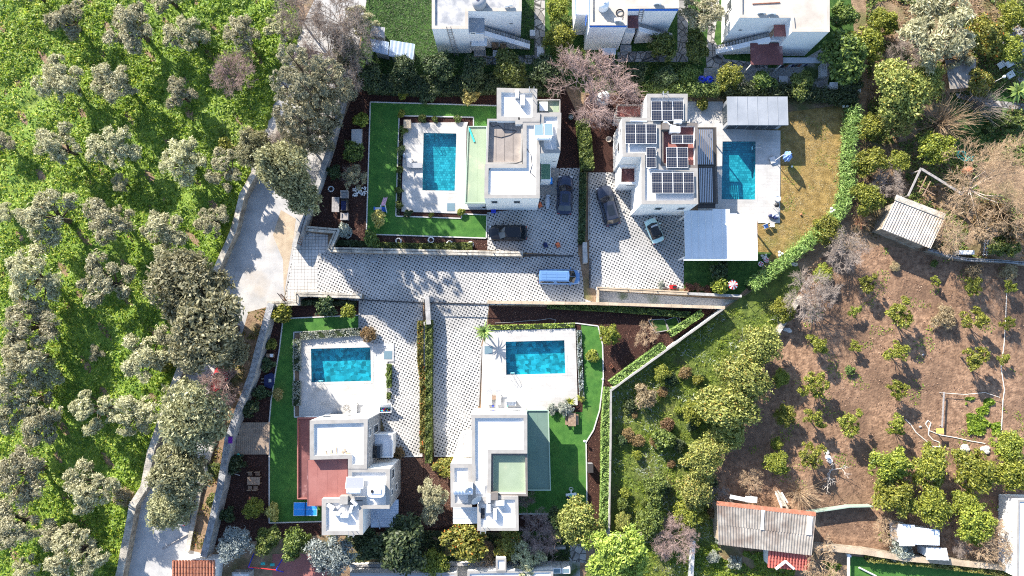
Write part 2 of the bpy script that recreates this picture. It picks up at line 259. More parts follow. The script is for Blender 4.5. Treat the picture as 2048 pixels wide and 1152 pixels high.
# ---------------------------------------------------------------- mesh helpers
ORG = {}
def link(o, parent=None):
    COL.objects.link(o)
    if parent is not None: o.parent = parent
    return o
def tag(o, label=None, cat=None, group=None, kind=None):
    for k, v in (('label', label), ('category', cat), ('group', group), ('kind', kind)):
        if v: o[k] = v
    return o
def thing(name, label, cat, loc, group=None, rz=0.0):
    o = bpy.data.objects.new(name, None); o.empty_display_size = 0.3
    o.location = loc; o.rotation_euler = (0, 0, rz); link(o); ORG[o] = Vector(loc) if rz == 0 else Vector((0, 0, 0))
    return tag(o, label, cat, group)
def root_of(o):
    while o.parent is not None: o = o.parent
    return o
class B:
    def __init__(s): s.v = []; s.f = []
    def add(s, vs_, fs):
        n = len(s.v); s.v += [tuple(p) for p in vs_]; s.f += [tuple(i + n for i in f) for f in fs]; return s
    def box(s, x0, y0, z0, x1, y1, z1):
        return s.add([(x0, y0, z0), (x1, y0, z0), (x1, y1, z0), (x0, y1, z0), (x0, y0, z1), (x1, y0, z1), (x1, y1, z1), (x0, y1, z1)],
                     [(0, 3, 2, 1), (4, 5, 6, 7), (0, 1, 5, 4), (1, 2, 6, 5), (2, 3, 7, 6), (3, 0, 4, 7)])
    def cb(s, c, sz, rz=0.0, tilt=0.0):
        """box about a centre, turned about z, then tilted about its own x"""
        a, b_, h = sz[0] / 2, sz[1] / 2, sz[2] / 2; ct, st, cr, sr = math.cos(tilt), math.sin(tilt), math.cos(rz), math.sin(rz); o = []
        for z in (-h, h):
            for x, y in ((-a, -b_), (a, -b_), (a, b_), (-a, b_)):
                y2, z2 = y * ct - z * st, y * st + z * ct
                o.append((c[0] + x * cr - y2 * sr, c[1] + x * sr + y2 * cr, c[2] + z2))
        return s.add(o, [(0, 3, 2, 1), (4, 5, 6, 7), (0, 1, 5, 4), (1, 2, 6, 5), (2, 3, 7, 6), (3, 0, 4, 7)])
    def bar(s, p, q, w, h):
        """upright-sided bar from p to q (ends at centre of section)"""
        p, q = Vector(p), Vector(q); d = (q - p).normalized(); side = Vector((-d.y, d.x, 0))
        side = side.normalized() if side.length > 1e-4 else Vector((1, 0, 0)); up = d.cross(side); o = []
        for e in (p, q):
            for a, b_ in ((-1, -1), (1, -1), (1, 1), (-1, 1)): o.append(e + side * a * w / 2 + up * b_ * h / 2)
        return s.add(o, [(0, 1, 2, 3), (7, 6, 5, 4), (0, 4, 5, 1), (1, 5, 6, 2), (2, 6, 7, 3), (3, 7, 4, 0)])
    def tube(s, p, q, r, r2=None, n=8, cap=True):
        p, q = Vector(p), Vector(q); r2 = r if r2 is None else r2; d = (q - p).normalized()
        a = d.orthogonal().normalized(); b_ = d.cross(a); o = []
        for e, rr in ((p, r), (q, r2)):
            for i in range(n):
                t = 2 * math.pi * i / n; o.append(e + (a * math.cos(t) + b_ * math.sin(t)) * rr)
        f = [(i, (i + 1) % n, n + (i + 1) % n, n + i) for i in range(n)]
        if cap: f += [tuple(range(n))[::-1], tuple(range(n, 2 * n))]
        return s.add(o, f)
    def path(s, pts, r, n=6):
        for a, b_ in zip(pts[:-1], pts[1:]): s.tube(a, b_, r, n=n)
        return s
    def lathe(s, c, prof, n=16):
        """prof: list of (radius, z) from the bottom up"""
        m = len(prof); o = []
        for r, z in prof:
            for i in range(n):
                t = 2 * math.pi * i / n; o.append((c[0] + r * math.cos(t), c[1] + r * math.sin(t), c[2] + z))
        f = [(k * n + i, k * n + (i + 1) % n, (k + 1) * n + (i + 1) % n, (k + 1) * n + i) for k in range(m - 1) for i in range(n)]
        f += [tuple(range(n))[::-1], tuple(range((m - 1) * n, m * n))]
        return s.add(o, f)
    def ball(s, c, r, n=10, m=6, sq=(1, 1, 1)):
        pr = [(max(0.001, math.sin(math.pi * k / m)), -math.cos(math.pi * k / m)) for k in range(m + 1)]; o = []
        for rr, z in pr:
            for i in range(n):
                t = 2 * math.pi * i / n; o.append((c[0] + r * sq[0] * rr * math.cos(t), c[1] + r * sq[1] * rr * math.sin(t), c[2] + r * sq[2] * z))
        return s.add(o, [(k * n + i, k * n + (i + 1) % n, (k + 1) * n + (i + 1) % n, (k + 1) * n + i) for k in range(m) for i in range(n)])
    def prism(s, poly, z0, z1, holes=(), bottom=False, sides=True, top=True):
        loops = [[Vector((p[0], p[1], 0)) for p in poly]] + [[Vector((p[0], p[1], 0)) for p in h] for h in holes]
        flat = [p for l in loops for p in l]; tri = tessellate_polygon(loops)
        if top:
            fs = []
            for t in tri:
                a, b_, c = (flat[i] for i in t)
                fs.append(t if (b_ - a).cross(c - a).z > 0 else t[::-1])
            s.add([(p.x, p.y, z1) for p in flat], fs)
            if bottom: s.add([(p.x, p.y, z0) for p in flat], [f[::-1] for f in fs])
        if sides:
            for k, l in enumerate(loops):
                ar = sum(l[i].x * l[(i + 1) % len(l)].y - l[(i + 1) % len(l)].x * l[i].y for i in range(len(l)))
                l2 = l if (ar > 0) == (k == 0) else l[::-1]; n = len(l2)
                s.add([(p.x, p.y, z0) for p in l2] + [(p.x, p.y, z1) for p in l2], [(i, (i + 1) % n, n + (i + 1) % n, n + i) for i in range(n)])
        return s
    def build(s, name, m, parent=None, smooth=False):
        me = bpy.data.meshes.new(name); o0 = ORG.get(root_of(parent), Vector((0, 0, 0))) if parent is not None else Vector((0, 0, 0))
        me.from_pydata([(p[0] - o0[0], p[1] - o0[1], p[2] - o0[2]) for p in s.v], [], s.f); me.update()
        if smooth: me.polygons.foreach_set('use_smooth', [True] * len(me.polygons))
        me.materials.append(MATS[m])
        return link(bpy.data.objects.new(name, me), parent)
def quads(name, V, m, parent=None):
    """V: numpy array (n, 4, 3): n loose quads as one mesh datablock"""
    n = len(V); me = bpy.data.meshes.new(name); me.vertices.add(n * 4); me.vertices.foreach_set('co', V.reshape(-1).astype(np.float32))
    me.loops.add(n * 4); me.loops.foreach_set('vertex_index', np.arange(n * 4, dtype=np.int32)); me.polygons.add(n)
    me.polygons.foreach_set('loop_start', np.arange(0, n * 4, 4, dtype=np.int32)); me.update(calc_edges=True); me.materials.append(MATS[m])
    return me
def inset(poly, d):
    n = len(poly); ar = sum(poly[i][0] * poly[(i + 1) % n][1] - poly[(i + 1) % n][0] * poly[i][1] for i in range(n)); sg = 1 if ar > 0 else -1; o = []
    for i in range(n):
        a, b_, c = Vector(poly[i - 1][:2]), Vector(poly[i][:2]), Vector(poly[(i + 1) % n][:2])
        e1, e2 = (b_ - a).normalized(), (c - b_).normalized(); n1, n2 = Vector((-e1.y, e1.x)) * sg, Vector((-e2.y, e2.x)) * sg
        k = (n1 + n2); k = k / max(0.2, k.dot(n1)); p = b_ + k * d; o.append(Vector((p.x, p.y, 0)))
    return o
RNG = np.random.default_rng(7); random.seed(11)

# ---------------------------------------------------------------- the ground
POOLS = {'nw': [(847, 266), (913.5, 267), (910, 382.5), (844.5, 381.5)], 'ne': [(1444, 283), (1511, 283), (1510, 400), (1442, 399.5)],
         'sw': [(622, 697), (742, 694), (743, 762), (623, 765)], 'se': [(1011, 683), (1129, 680), (1131, 747), (1012, 750)]}
HOLES = {k: PP(v) for k, v in POOLS.items()}
def grow(poly, d): return inset(poly, -d)
g = B().prism([(-900, -900), (900, -900), (900, 900), (-900, 900)], 0, 0, holes=[grow(h, 0.12) for h in HOLES.values()], sides=False)
tag(g.build('ground', 'soil'), 'brown earth showing between the gardens', 'ground', kind='structure')
def sheet(name, pts, z, m, label=None, cat=None, holes=(), kind='structure'):
    b = B().prism(PP(pts), -0.03, z, holes=[grow(HOLES[h], 0.12) for h in holes])
    return tag(b.build(name, m), label, cat, kind=kind)
LL = [(560, -150), (600, 60), (540, 230), (484, 390), (430, 545), (361, 735), (303, 900), (243, 1148), (225, 1320)]   # grove side of the lane
sheet('road', [(700, -150)] + [(760, -150), (705, 160), (642, 350), (590, 490), (566, 606), (540, 608), (400, 1108), (380, 1320)] + LL[::-1][:-1], 0.012, 'road', 'pale concrete lane between grove wall and villa wall', 'road')
sheet('verge', [(497, 624), (537, 613), (470, 835), (406, 1106), (378, 1100), (424, 900), (455, 750), (478, 690)], 0.03, 'soil', 'earthy verge below the villa wall beside the lane', 'verge')
sheet('sandy_patch', [(562, 420), (592, 438), (584, 492), (568, 590), (566, 520), (546, 470)], 0.018, 'sandy', 'sandy strip at the entrance of the paved alley', 'ground')
sheet('alley', [(590, 482), (618, 462), (660, 500), (1040, 514), (1158, 510), (1166, 560), (1168, 598), (1196, 607), (976, 610), (720, 602), (600, 592), (568, 606)], 0.02, 'grid_paving', 'grid paved alley between the four villas', 'road')
sheet('alley_apron', [(590, 486), (620, 466), (656, 470), (655, 502), (636, 510), (634, 591), (572, 604)], 0.026, 'small_paving', 'square tiled apron where the alley meets the lane', 'pavement')
sheet('driveway', [(974, 425), (1076, 415), (1082, 370), (1119, 372), (1119, 336), (1158, 336), (1156, 512), (975, 500)], 0.024, 'grid_paving', 'grid paved forecourt with two dark cars', 'driveway')
sheet('driveway', [(1180, 345), (1236, 345), (1295, 350), (1300, 430), (1400, 428), (1369, 440), (1367, 577), (1196, 578), (1178, 576)], 0.024, 'grid_paving', 'grid paved forecourt of the solar roof villa', 'driveway')
sheet('driveway', [(718, 600), (846, 605), (845, 912), (785, 914), (760, 830), (776, 725), (788, 690), (740, 687), (718, 660)], 0.024, 'grid_paving', 'grid paved driveway of the red roof villa', 'driveway')
sheet('driveway', [(863, 606), (978, 610), (972, 655), (962, 690), (956, 815), (945, 860), (940, 912), (868, 912)], 0.024, 'grid_paving', 'grid paved driveway of the green roof villa', 'driveway')
sheet('side_terrace', [(923, 863), (950, 863), (950, 918), (905, 930), (910, 905)], 0.04, 'roof_white', 'pale side terrace by the green roof villa', 'terrace')
# planted beds
sheet('bed', [(712, 178), (1128, 172), (1158, 236), (1158, 336), (1119, 336), (1119, 410), (974, 425), (975, 500), (660, 497), (676, 462), (620, 458), (655, 320)], 0.012, 'mulch', 'dark bark mulch round the tan terrace villa', 'flower bed', holes=['nw'])
sheet('bed', [(1172, 190), (1300, 190), (1300, 350), (1180, 346), (1160, 340)], 0.012, 'mulch', 'dark bark mulch under the bare tree', 'flower bed')
sheet('bed', [(594, 592), (720, 598), (720, 660), (590, 662), (590, 840), (600, 900), (845, 912), (846, 1060), (640, 1070), (430, 1090), (470, 840), (537, 610)], 0.012, 'mulch', 'dark bark mulch round the red roof villa', 'flower bed')
sheet('bed', [(846, 906), (960, 906), (978, 612), (1440, 618), (1216, 776), (1212, 1072), (846, 1060)], 0.012, 'mulch', 'red bark mulch round the green roof villa', 'flower bed', holes=['se'])
# lawns
sheet('lawn', [(741, 205), (996, 212), (996, 252), (948, 252), (947, 236), (799, 232), (793, 432), (922, 437), (922, 429), (974, 430), (972.5, 476), (733, 468)], 0.05, 'turf', 'green artificial lawn framing the tan terrace villa pool', 'lawn')
sheet('lawn', [(566, 642), (581, 637), (717, 631), (718, 660), (588, 665), (589, 834), (597, 838), (597, 1000), (645, 1000), (645, 1042), (539, 1045), (539, 844), (543, 799), (550.6, 750), (559, 701)], 0.05, 'turf', 'green artificial lawn beside the red roof villa', 'lawn')
sheet('lawn', [(1162, 648), (1196, 652), (1204, 690), (1206, 757), (1199, 820), (1186, 860), (1172, 884), (1174, 1027), (1038, 1027), (1038, 985), (1095, 980), (1095, 825), (1165, 824), (1168, 740)], 0.05, 'turf', 'green artificial lawn beside the green roof villa', 'lawn')
sheet('lawn', [(1517, 232), (1700, 208), (1700, 300), (1690, 380), (1655, 450), (1590, 500), (1545, 520), (1516, 522)], 0.03, 'dry_lawn', 'parched brown lawn beside the solar villa pool deck', 'lawn')
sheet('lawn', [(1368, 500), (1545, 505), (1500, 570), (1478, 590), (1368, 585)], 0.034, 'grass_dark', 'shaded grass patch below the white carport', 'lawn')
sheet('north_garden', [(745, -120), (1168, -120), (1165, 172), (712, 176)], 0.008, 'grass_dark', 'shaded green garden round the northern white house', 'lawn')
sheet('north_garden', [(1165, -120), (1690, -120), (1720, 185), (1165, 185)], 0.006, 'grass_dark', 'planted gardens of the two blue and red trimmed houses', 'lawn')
sheet('flagstone_path', [(1068, -100), (1090, -100), (1090, 128), (950, 130), (948, 112), (1068, 110)], 0.02, 'flagstone', 'flagstone path beside the house with the long ladder', 'path')
sheet('flagstone_path', [(1355, -100), (1376, -100), (1376, 124), (1235, 124), (1235, 104), (1355, 100)], 0.02, 'flagstone', 'flagstone path beside the blue trimmed house', 'path')
sheet('flagstone_path', [(1430, -100), (1452, -100), (1428, 80), (1450, 118), (1536, 128), (1536, 138), (1412, 135), (1412, 100)], 0.02, 'flagstone', 'flagstone path below the red canopy house stairs', 'path')
sheet('terrace', [(1408, 136), (1560, 136), (1608, 118), (1655, 90), (1662, 130), (1652, 186), (1405, 180)], 0.024, 'gravel', 'grey concrete terrace behind the red canopy house', 'terrace')
sheet('gravel_strip', [(1196, 582), (1378, 594), (1476, 600), (1446, 613), (1196, 604)], 0.02, 'gravel', 'gravel strip between two garden walls', 'path')
# orchard, weeds, east garden
sheet('orchard', [(1545, 650), (1640, 515), (1770, 490), (1935, 522), (2250, 540), (2250, 1120), (1640, 1094), (1640, 1030), (1432, 1008), (1380, 900), (1480, 800)], 0.01, 'orchard_soil', 'brown ploughed orchard soil', 'ground')
sheet('weed_field', [(1222, 782), (1450, 617), (1480, 596), (1590, 520), (1610, 560), (1560, 650), (1500, 790), (1410, 900), (1436, 1010), (1436, 1180), (1150, 1180), (1222, 1076)], 0.02, 'weed_soil', 'overgrown green field beside the zigzag wall', 'field')
sheet('east_garden', [(1900, 185), (2250, 150), (2250, 300), (1900, 330)], 0.01, 'grass_dark', 'green lawn with a curved hedge', 'lawn')
sheet('east_path', [(1910, 186), (1980, 200), (2060, 208), (2150, 205), (2150, 221), (2050, 220), (1975, 212), (1915, 196)], 0.02, 'flagstone', 'curved stone footpath across the eastern lawn', 'path')
sheet('east_terrace', [(2000, 40), (2250, 20), (2250, 170), (2040, 165), (2000, 110)], 0.014, 'gravel', 'grey paved terrace with white garden seats', 'terrace')
sheet('south_yard', [(545, 1108), (660, 1108), (640, 1250), (545, 1250)], 0.02, 'roof_red', 'red brown paved yard beside the grey green tree', 'terrace')
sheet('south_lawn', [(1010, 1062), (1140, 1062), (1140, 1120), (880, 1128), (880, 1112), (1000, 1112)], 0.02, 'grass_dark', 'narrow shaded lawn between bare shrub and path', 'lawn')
sheet('south_path', [(1138, 1088), (1172, 1088), (1172, 1126), (1138, 1122)], 0.03, 'flagstone', 'dark crazy paving below the southern wall', 'path')
sheet('south_path', [(700, 1128), (1160, 1122), (1160, 1250), (700, 1250)], 0.016, 'gravel', 'grey paving along the white southern houses', 'path')
sheet('corner_lawn', [(1700, 1112), (1900, 1128), (2150, 1155), (2150, 1250), (1700, 1250)], 0.02, 'turf', 'bright lawn strip behind the yellow hedge', 'lawn')
# grove: uneven ground
def hills(x, y): return 0.22 * np.sin(x * 0.9 + 1.3 * np.sin(y * 0.5)) * np.sin(y * 0.8 + 0.7) + 0.12 * np.sin(x * 2.3 + y * 1.7) + 0.16
def inpoly(x, y, poly):
    r = np.zeros(x.shape, bool); n = len(poly)
    for i in range(n):
        (x1, y1), (x2, y2) = poly[i][:2], poly[(i + 1) % n][:2]
        c = ((y1 > y) != (y2 > y)) & (x < (x2 - x1) * (y - y1) / (y2 - y1 + 1e-12) + x1); r ^= c
    return r
GROVE = [(p.x, p.y) for p in PP([(-300, -200), (548, -200)] + LL[1:-1] + [(232, 1300), (-300, 1300)])]
gx, gy = np.meshgrid(np.arange(-86, -26, 0.5), np.arange(-45, 56, 0.5), indexing='ij')
gm = inpoly(gx, gy, GROVE); gz = np.where(gm, hills(gx, gy) * 0.9 + 0.05, -0.06)
nx, ny = gx.shape; idx = np.arange(nx * ny).reshape(nx, ny)
me = bpy.data.meshes.new('grove_ground'); fs = np.stack([idx[:-1, :-1], idx[1:, :-1], idx[1:, 1:], idx[:-1, 1:]], -1).reshape(-1, 4)
keep = (gz.reshape(-1)[fs] > -0.05).any(1); me.from_pydata(np.stack([gx, gy, gz], -1).reshape(-1, 3).tolist(), [], fs[keep].tolist()); me.update()
me.polygons.foreach_set('use_smooth', [True] * len(me.polygons)); me.materials.append(MATS['grove_soil'])
tag(link(bpy.data.objects.new('grove_ground', me)), 'uneven weedy ground of the olive grove', 'ground', kind='structure')

# pool decks, pools
def deck(pts, pool, label):
    z = 0.12
    o = B().prism(PP(pts, z), 0, z, holes=[HOLES[pool]]).build('pool_deck', 'deck_tile')
    return tag(o, label, 'pool deck', kind='structure')
deck([(807, 246), (936, 244), (933, 256), (931, 408), (974, 408), (974, 419), (916, 419), (915, 427), (803, 423)], 'nw', 'white stone deck round the tan terrace villa pool')
deck([(1374, 203), (1446, 203), (1446, 258), (1561, 261), (1560, 446), (1516, 446), (1512, 432), (1396, 432), (1396, 340), (1374, 340)], 'ne', 'white stone deck round the solar villa pool')
deck([(599, 678), (608, 675), (729, 672), (743, 687), (787.5, 687), (787.5, 723), (775, 723), (775, 824), (757, 832), (640, 838), (598, 838)], 'sw', 'white stone deck round the red roof villa pool')
deck([(972, 661), (1151, 657), (1155.5, 810), (1130, 812), (1130, 820), (962, 820), (965, 690)], 'se', 'white stone deck round the green roof villa pool')
def pool(key, label, tm='pool_tile', shade=None):
    h = HOLES[key]; c = sum((Vector(p) for p in h), Vector()) / 4; root = thing('swimming_pool', label, 'pool', (c.x, c.y, 0)); d = -0.8
    b = B(); n = 4; ar = sum(h[i].x * h[(i + 1) % n].y - h[(i + 1) % n].x * h[i].y for i in range(n)); hh = h if ar > 0 else h[::-1]
    b.add([(p.x, p.y, d - (0.35 if i in (0, 1) else 0.0)) for i, p in enumerate(hh)], [(0, 1, 2, 3)]); b.build('pool_floor', tm, root)
    e = (hh[1] - hh[0]).normalized(); f = (hh[3] - hh[0]).normalized(); st = hh[3]
    for k in range(3): B().prism([st, st - f * (0.9 - .3 * k), st - f * (0.9 - .3 * k) + e * 1.3, st + e * 1.3], d, d + .22 * (k + 1)).build('pool_step', tm, root)
    for i in range(4):
        p, q = hh[i], hh[(i + 1) % 4]; B().add([(p.x, p.y, d - .4), (q.x, q.y, d - .4), (q.x, q.y, 0.11), (p.x, p.y, 0.11)], [(3, 2, 1, 0)]).build('pool_wall', tm, root)
    B().add([(p.x, p.y, 0.03) for p in inset(hh, 0.004)], [(0, 1, 2, 3)]).build('water', 'water', root)
    cop = B().prism(grow(hh, 0.28), 0.1, 0.135, holes=[inset(hh, 0.03)]); cop.build('coping', 'deck_tile', root)
    return root
def ladder_rail(px, py, dx, dy, label):
    p = P(px, py, 0.13); r = thing('pool_ladder', label, 'ladder', p); n = Vector((dx, dy, 0)); s = Vector((-dy, dx, 0))
    for k in (-0.22, 0.22):
        a = p + s * k; B().path([a + n * 0.5 + Vector((0, 0, 0)), a + n * 0.45 + Vector((0, 0, 0.7)), a + Vector((0, 0, 0.85)), a - n * 0.3 + Vector((0, 0, 0.6)), a - n * 0.3 - Vector((0, 0, 0.9))], 0.022).build('rail', 'steel', r)
    for z in (-0.2, -0.5): B().cb(p - n * 0.3 + Vector((0, 0, z)), (0.5 if abs(dy) > .5 else 0.1, 0.1 if abs(dy) > .5 else 0.5, 0.03)).build('step', 'white_plastic', r)
pool('nw', 'deep blue pool beside the tan terrace villa'); pool('ne', 'half shaded turquoise pool beside the louvred pergola'); pool('sw', 'turquoise pool ringed by grey green hedges', 'pool_mosaic'); pool('se', 'teal pool with two sun loungers on its deck', 'pool_mosaic')
ladder_rail(855, 264, 0, 1, 'steel pool ladder at the top of the tan terrace villa pool'); ladder_rail(1511, 295, 1, 0, 'steel pool ladder on the shaded side of the solar villa pool')
ladder_rail(640, 767, 0, -1, 'steel pool ladder casting thin shadows on the red roof villa deck'); ladder_rail(1025, 751, 0, -1, 'steel pool ladder near the sun loungers')
for px, py, w, lb in ((902, 414, 0.95, 'tan terrace villa'), (776, 710, 0.95, 'red roof villa'), (977, 700, 0.95, 'green roof villa')):
    p = P(px, py, 0.12); r = thing('hatch_cover', 'square grey pump hatch in the deck of the ' + lb, 'hatch', p)
    B().cb(p + Vector((0, 0, 0.012)), (w + .08, w + .08, 0.024)).build('frame', 'galv', r); B().cb(p + Vector((0, 0, 0.032)), (w, w, 0.016)).build('cover', 'collector', r)

# white kerbs round lawns and beds
def kerb(pts, label, w=0.14, h=0.13, m='kerb_white', name='kerb', cat='kerb'):
    q = PP(pts); r = thing(name, label, cat, q[0]); r['kind'] = 'structure'
    for a, b_ in zip(q[:-1], q[1:]):
        d = (b_ - a); L = d.length; n = max(1, round(L / 2.2)); d.normalize()
        for k in range(n): B().bar(a + d * (L * k / n + 0.006) + Vector((0, 0, h / 2)), a + d * (L * (k + 1) / n - 0.006) + Vector((0, 0, h / 2 + 0.001 * (k % 3))), w, h).build('kerb_stone', m, r)
    return r
kerb([(996, 212), (741, 204.5), (733, 468.5), (972.5, 476.5), (974, 430)], 'white kerb round the outside of the tan terrace villa lawn')
kerb([(947, 252), (947, 235), (798.5, 232), (792, 432.5), (923, 437), (923, 428), (974, 430)], 'white kerb of the planting bed round the tan terrace villa pool')
kerb([(717, 630.5), (581, 636.5), (566, 643), (559, 701), (550.6, 750), (543, 799), (539, 844), (539, 1045.5), (645, 1042.5)], 'white kerb along the lawn of the red roof villa')
kerb([(717, 659), (588, 664.5), (589.5, 834), (600, 834)], 'white kerb of the lavender bed by the red roof villa pool')
kerb([(978, 657), (1150, 646), (1196, 652), (1205, 690), (1206.5, 757), (1199, 820), (1187, 860), (1172, 884), (1174, 1027.5), (1038, 1027.5)], 'white winding kerb along the green roof villa lawn')
kerb([(719, 600), (718.5, 660)], 'grey kerb between lawn and red roof villa driveway', m='render_grey')
kerb([(845, 912), (785, 913.5)], 'white kerb ending the red roof villa driveway'); kerb([(940, 912), (868, 912)], 'white kerb ending the green roof villa driveway')
kerb([(1158, 336), (1156, 480)], 'grey kerb between forecourt and ivy hedge', m='render_grey'); kerb([(1178, 345), (1177, 480)], 'grey kerb beside the solar villa forecourt', m='render_grey')
kerb([(455, 750), (424, 900), (400, 985), (377, 1101)], 'pale raised kerb along the lane verge', w=0.5, h=0.35, m='stone_cap')
kerb([(963, 692), (957, 812)], 'dark edging beside the green roof villa driveway', m='render_grey')

# ---------------------------------------------------------------- walls and fences
def wall(pts, h, w, label, m='stone_wall', cap='stone_cap', rail=False, step=1.3, cat='wall', capw=0.04, zcap=0.12, name='garden_wall'):
    """a wall following points of its top; coping stones one by one; optional dark rail on posts"""
    q = PP(pts, h); r = thing(name, label, cat, (q[0].x, q[0].y, 0))
    for a, b_ in zip(q[:-1], q[1:]):
        d = b_ - a; L = d.length; d.normalize(); e = d * (w / 2)
        B().bar(a - e + Vector((0, 0, -h / 2 - zcap / 2)), b_ + e + Vector((0, 0, -h / 2 - zcap / 2)), w, h - zcap).build('wall_face', m, r)
        n = max(1, round(L / step))
        for k in range(n):
            t0, t1 = L * k / n + (0 if k else -w / 2), L * (k + 1) / n - 0.02 + (0 if k < n - 1 else w / 2); j = random.uniform(-0.02, 0.02)
            B().bar(a + d * t0 + Vector((0, 0, -zcap / 2 + j)), a + d * t1 + Vector((0, 0, -zcap / 2 + j)), w + capw * 2 + random.uniform(-0.03, 0.03), zcap).build('coping_stone', cap, r)
        if rail:
            B().bar(a + Vector((0, 0, 0.25)), b_ + Vector((0, 0, 0.25)), 0.07, 0.05).build('rail', 'black_metal', r)
            m_ = max(1, round(L / 3.2))
            for k in range(m_ + 1): B().cb(a + d * (L * k / m_) + Vector((0, 0, 0.12)), (0.09, 0.09, 0.3)).build('post', 'black_metal', r)
    return r
wall([(617, 457), (674, 462), (659, 497)], 1.3, 0.55, 'stepped stone wall beside the alley entrance gate', rail=True)
wall([(661, 499), (1042, 508)], 1.3, 0.55, 'long stone wall with dark rail along the north side of the alley', rail=True)
wall([(692, 168), (660, 290), (636, 366), (589, 490)], 1.6, 0.5, 'grey wall between the lane and the sofa garden', m='render_grey', cap='render_grey')
wall([(719, 592), (594, 588), (594, 606), (538, 608)], 1.3, 0.55, 'angled stone wall at the south corner of the alley entrance', rail=True)
wall([(540, 612), (520, 685), (503, 750), (471, 835), (456, 877), (440, 974), (408, 1108)], 2.0, 0.7, 'long rough grey stone wall west of the red roof villa', m='render_grey', cap='stone_grey', step=1.8, zcap=0.15)
wall([(556, 255), (484, 390), (466, 462), (428, 547)], 1.5, 0.6, 'mossy stone wall between olive grove and upper lane', step=1.1)
wall([(370, 712), (360, 738), (334, 806), (301, 905), (287, 975), (265, 1010), (238, 1152), (225, 1240)], 1.4, 0.75, 'weathered stone wall between olive grove and lower lane', step=1.0)
wall([(977, 604), (1196, 607), (1448, 615)], 1.6, 0.3, 'long cream wall along the north side of the red mulch garden', m='wall_white', cap='sandy', zcap=0.08)
wall([(1448, 617), (1222, 781), (1221, 900), (1218, 1072)], 1.6, 0.18, 'white zigzag wall beside the overgrown field', m='wall_white', cap='coping', zcap=0.06, capw=0.02)
wall([(1196, 577), (1374, 586)], 1.1, 0.35, 'cream wall along the bottom of the solar villa forecourt', m='wall_white', cap='sandy', zcap=0.08, rail=True)
wall([(1376, 587), (1482, 592)], 1.0, 0.25, 'thin grey wall below the rust shrubs', m='render_grey', cap='render_grey')
wall([(1196, 580), (1196, 606)], 1.1, 0.2, 'short cross wall closing the gravel strip', m='render_grey', cap='sandy')
wall([(854, 598), (857, 645)], 1.7, 0.5, 'concrete pier wall between the two southern driveways', m='render_grey', cap='render_grey')
wall([(848, 645), (848, 904)], 1.2, 0.2, 'thin wall between the two hedged southern driveways', m='render_grey', cap='render_grey')
wall([(1170, 488), (1171, 522)], 1.5, 0.45, 'grey gate pier wall below the ivy hedge', m='render_grey', cap='render_grey')
wall([(1222, 1076), (1292, 1074)], 1.3, 0.5, 'short mossy stone wall above the bright pine', step=0.9)
wall([(1388, 1085), (1381, 1200)], 1.4, 0.28, 'peeling white wall south of the field', m='wall_white', cap='kerb_white')
wall([(1630, 1094), (1730, 1104), (1810, 1117), (1900, 1124), (2120, 1148)], 1.3, 0.6, 'pale stone wall above the yellow hedge', cap='sandy', step=1.2)
wall([(1860, 499), (1900, 512), (1935, 519), (2000, 522), (2130, 534)], 1.2, 0.3, 'low rubble wall with rails between orchard and eastern yard', m='stone_wall', cap='stone_grey', rail=True)
wall([(1600, 596), (1556, 665)], 1.0, 0.45, 'broken stone terrace wall beside the grey bare bush', step=0.8)
wall([(1000, 1098), (1130, 1096)], 1.0, 0.2, 'low grey wall behind the pink bare shrub', m='render_grey', cap='render_grey')
wall([(700, 1132), (1000, 1128)], 1.0, 0.25, 'low pale wall below the orange berry bushes', m='wall_white', cap='render_grey')
# sliding gates
def slat_gate(a, b_, h, label, m='rust', n=22, lean=0.35, z0=0.1):
    p, q = P(*a), P(*b_); r = thing('sliding_gate', label, 'gate', p); d = (q - p); L = d.length; d.normalize(); s = Vector((-d.y, d.x, 0))
    for z in (z0, h): B().bar(p + Vector((0, 0, z)), q + Vector((0, 0, z)), 0.07, 0.07).build('rail', 'black_metal', r)
    for k in range(n):
        c = p + d * (L * (k + 0.5) / n); B().bar(c + Vector((0, 0, z0 + 0.04)), c + Vector((0, 0, h - 0.04)), L / n * 0.55, 0.05).build('slat', m, r)
    return r
slat_gate((628, 403), (602, 492), 1.6, 'open rust brown slatted gate beside the grey lane wall', n=20)
slat_gate((575, 603), (563, 588), 1.5, 'short rust brown slatted gate at the south side of the entrance', n=6)
def track_gate(pts, h, label):
    q = PP(pts); r = thing('sliding_gate', label, 'gate', q[0]); a, b_ = q[0], q[-1]; d = b_ - a; L = d.length; d.normalize(); n = max(3, int(L / 0.5))
    for z in (0.12, h): B().bar(a + Vector((0, 0, z)), b_ + Vector((0, 0, z)), 0.08, 0.08).build('rail', 'black_metal', r)
    for k in range(n + 1): B().bar(a + d * (L * k / n) + Vector((0, 0, 0.16)), a + d * (L * k / n) + Vector((0, 0, h - 0.04)), 0.035, 0.035).build('baluster', 'black_metal', r)
track_gate([(722, 600), (846, 606)], 1.2, 'dark metal gate across the red roof villa driveway')
track_gate([(862, 606), (976, 609)], 1.2, 'dark metal gate across the green roof villa driveway')
track_gate([(1042, 511), (1146, 513)], 1.1, 'grey metal gate across the forecourt with two dark cars')
track_gate([(1180, 520), (1178, 577)], 1.3, 'rusty framed gate beside the parked van')
track_gate([(848, 598), (850, 640)], 1.9, 'black fence panel between the southern gates')
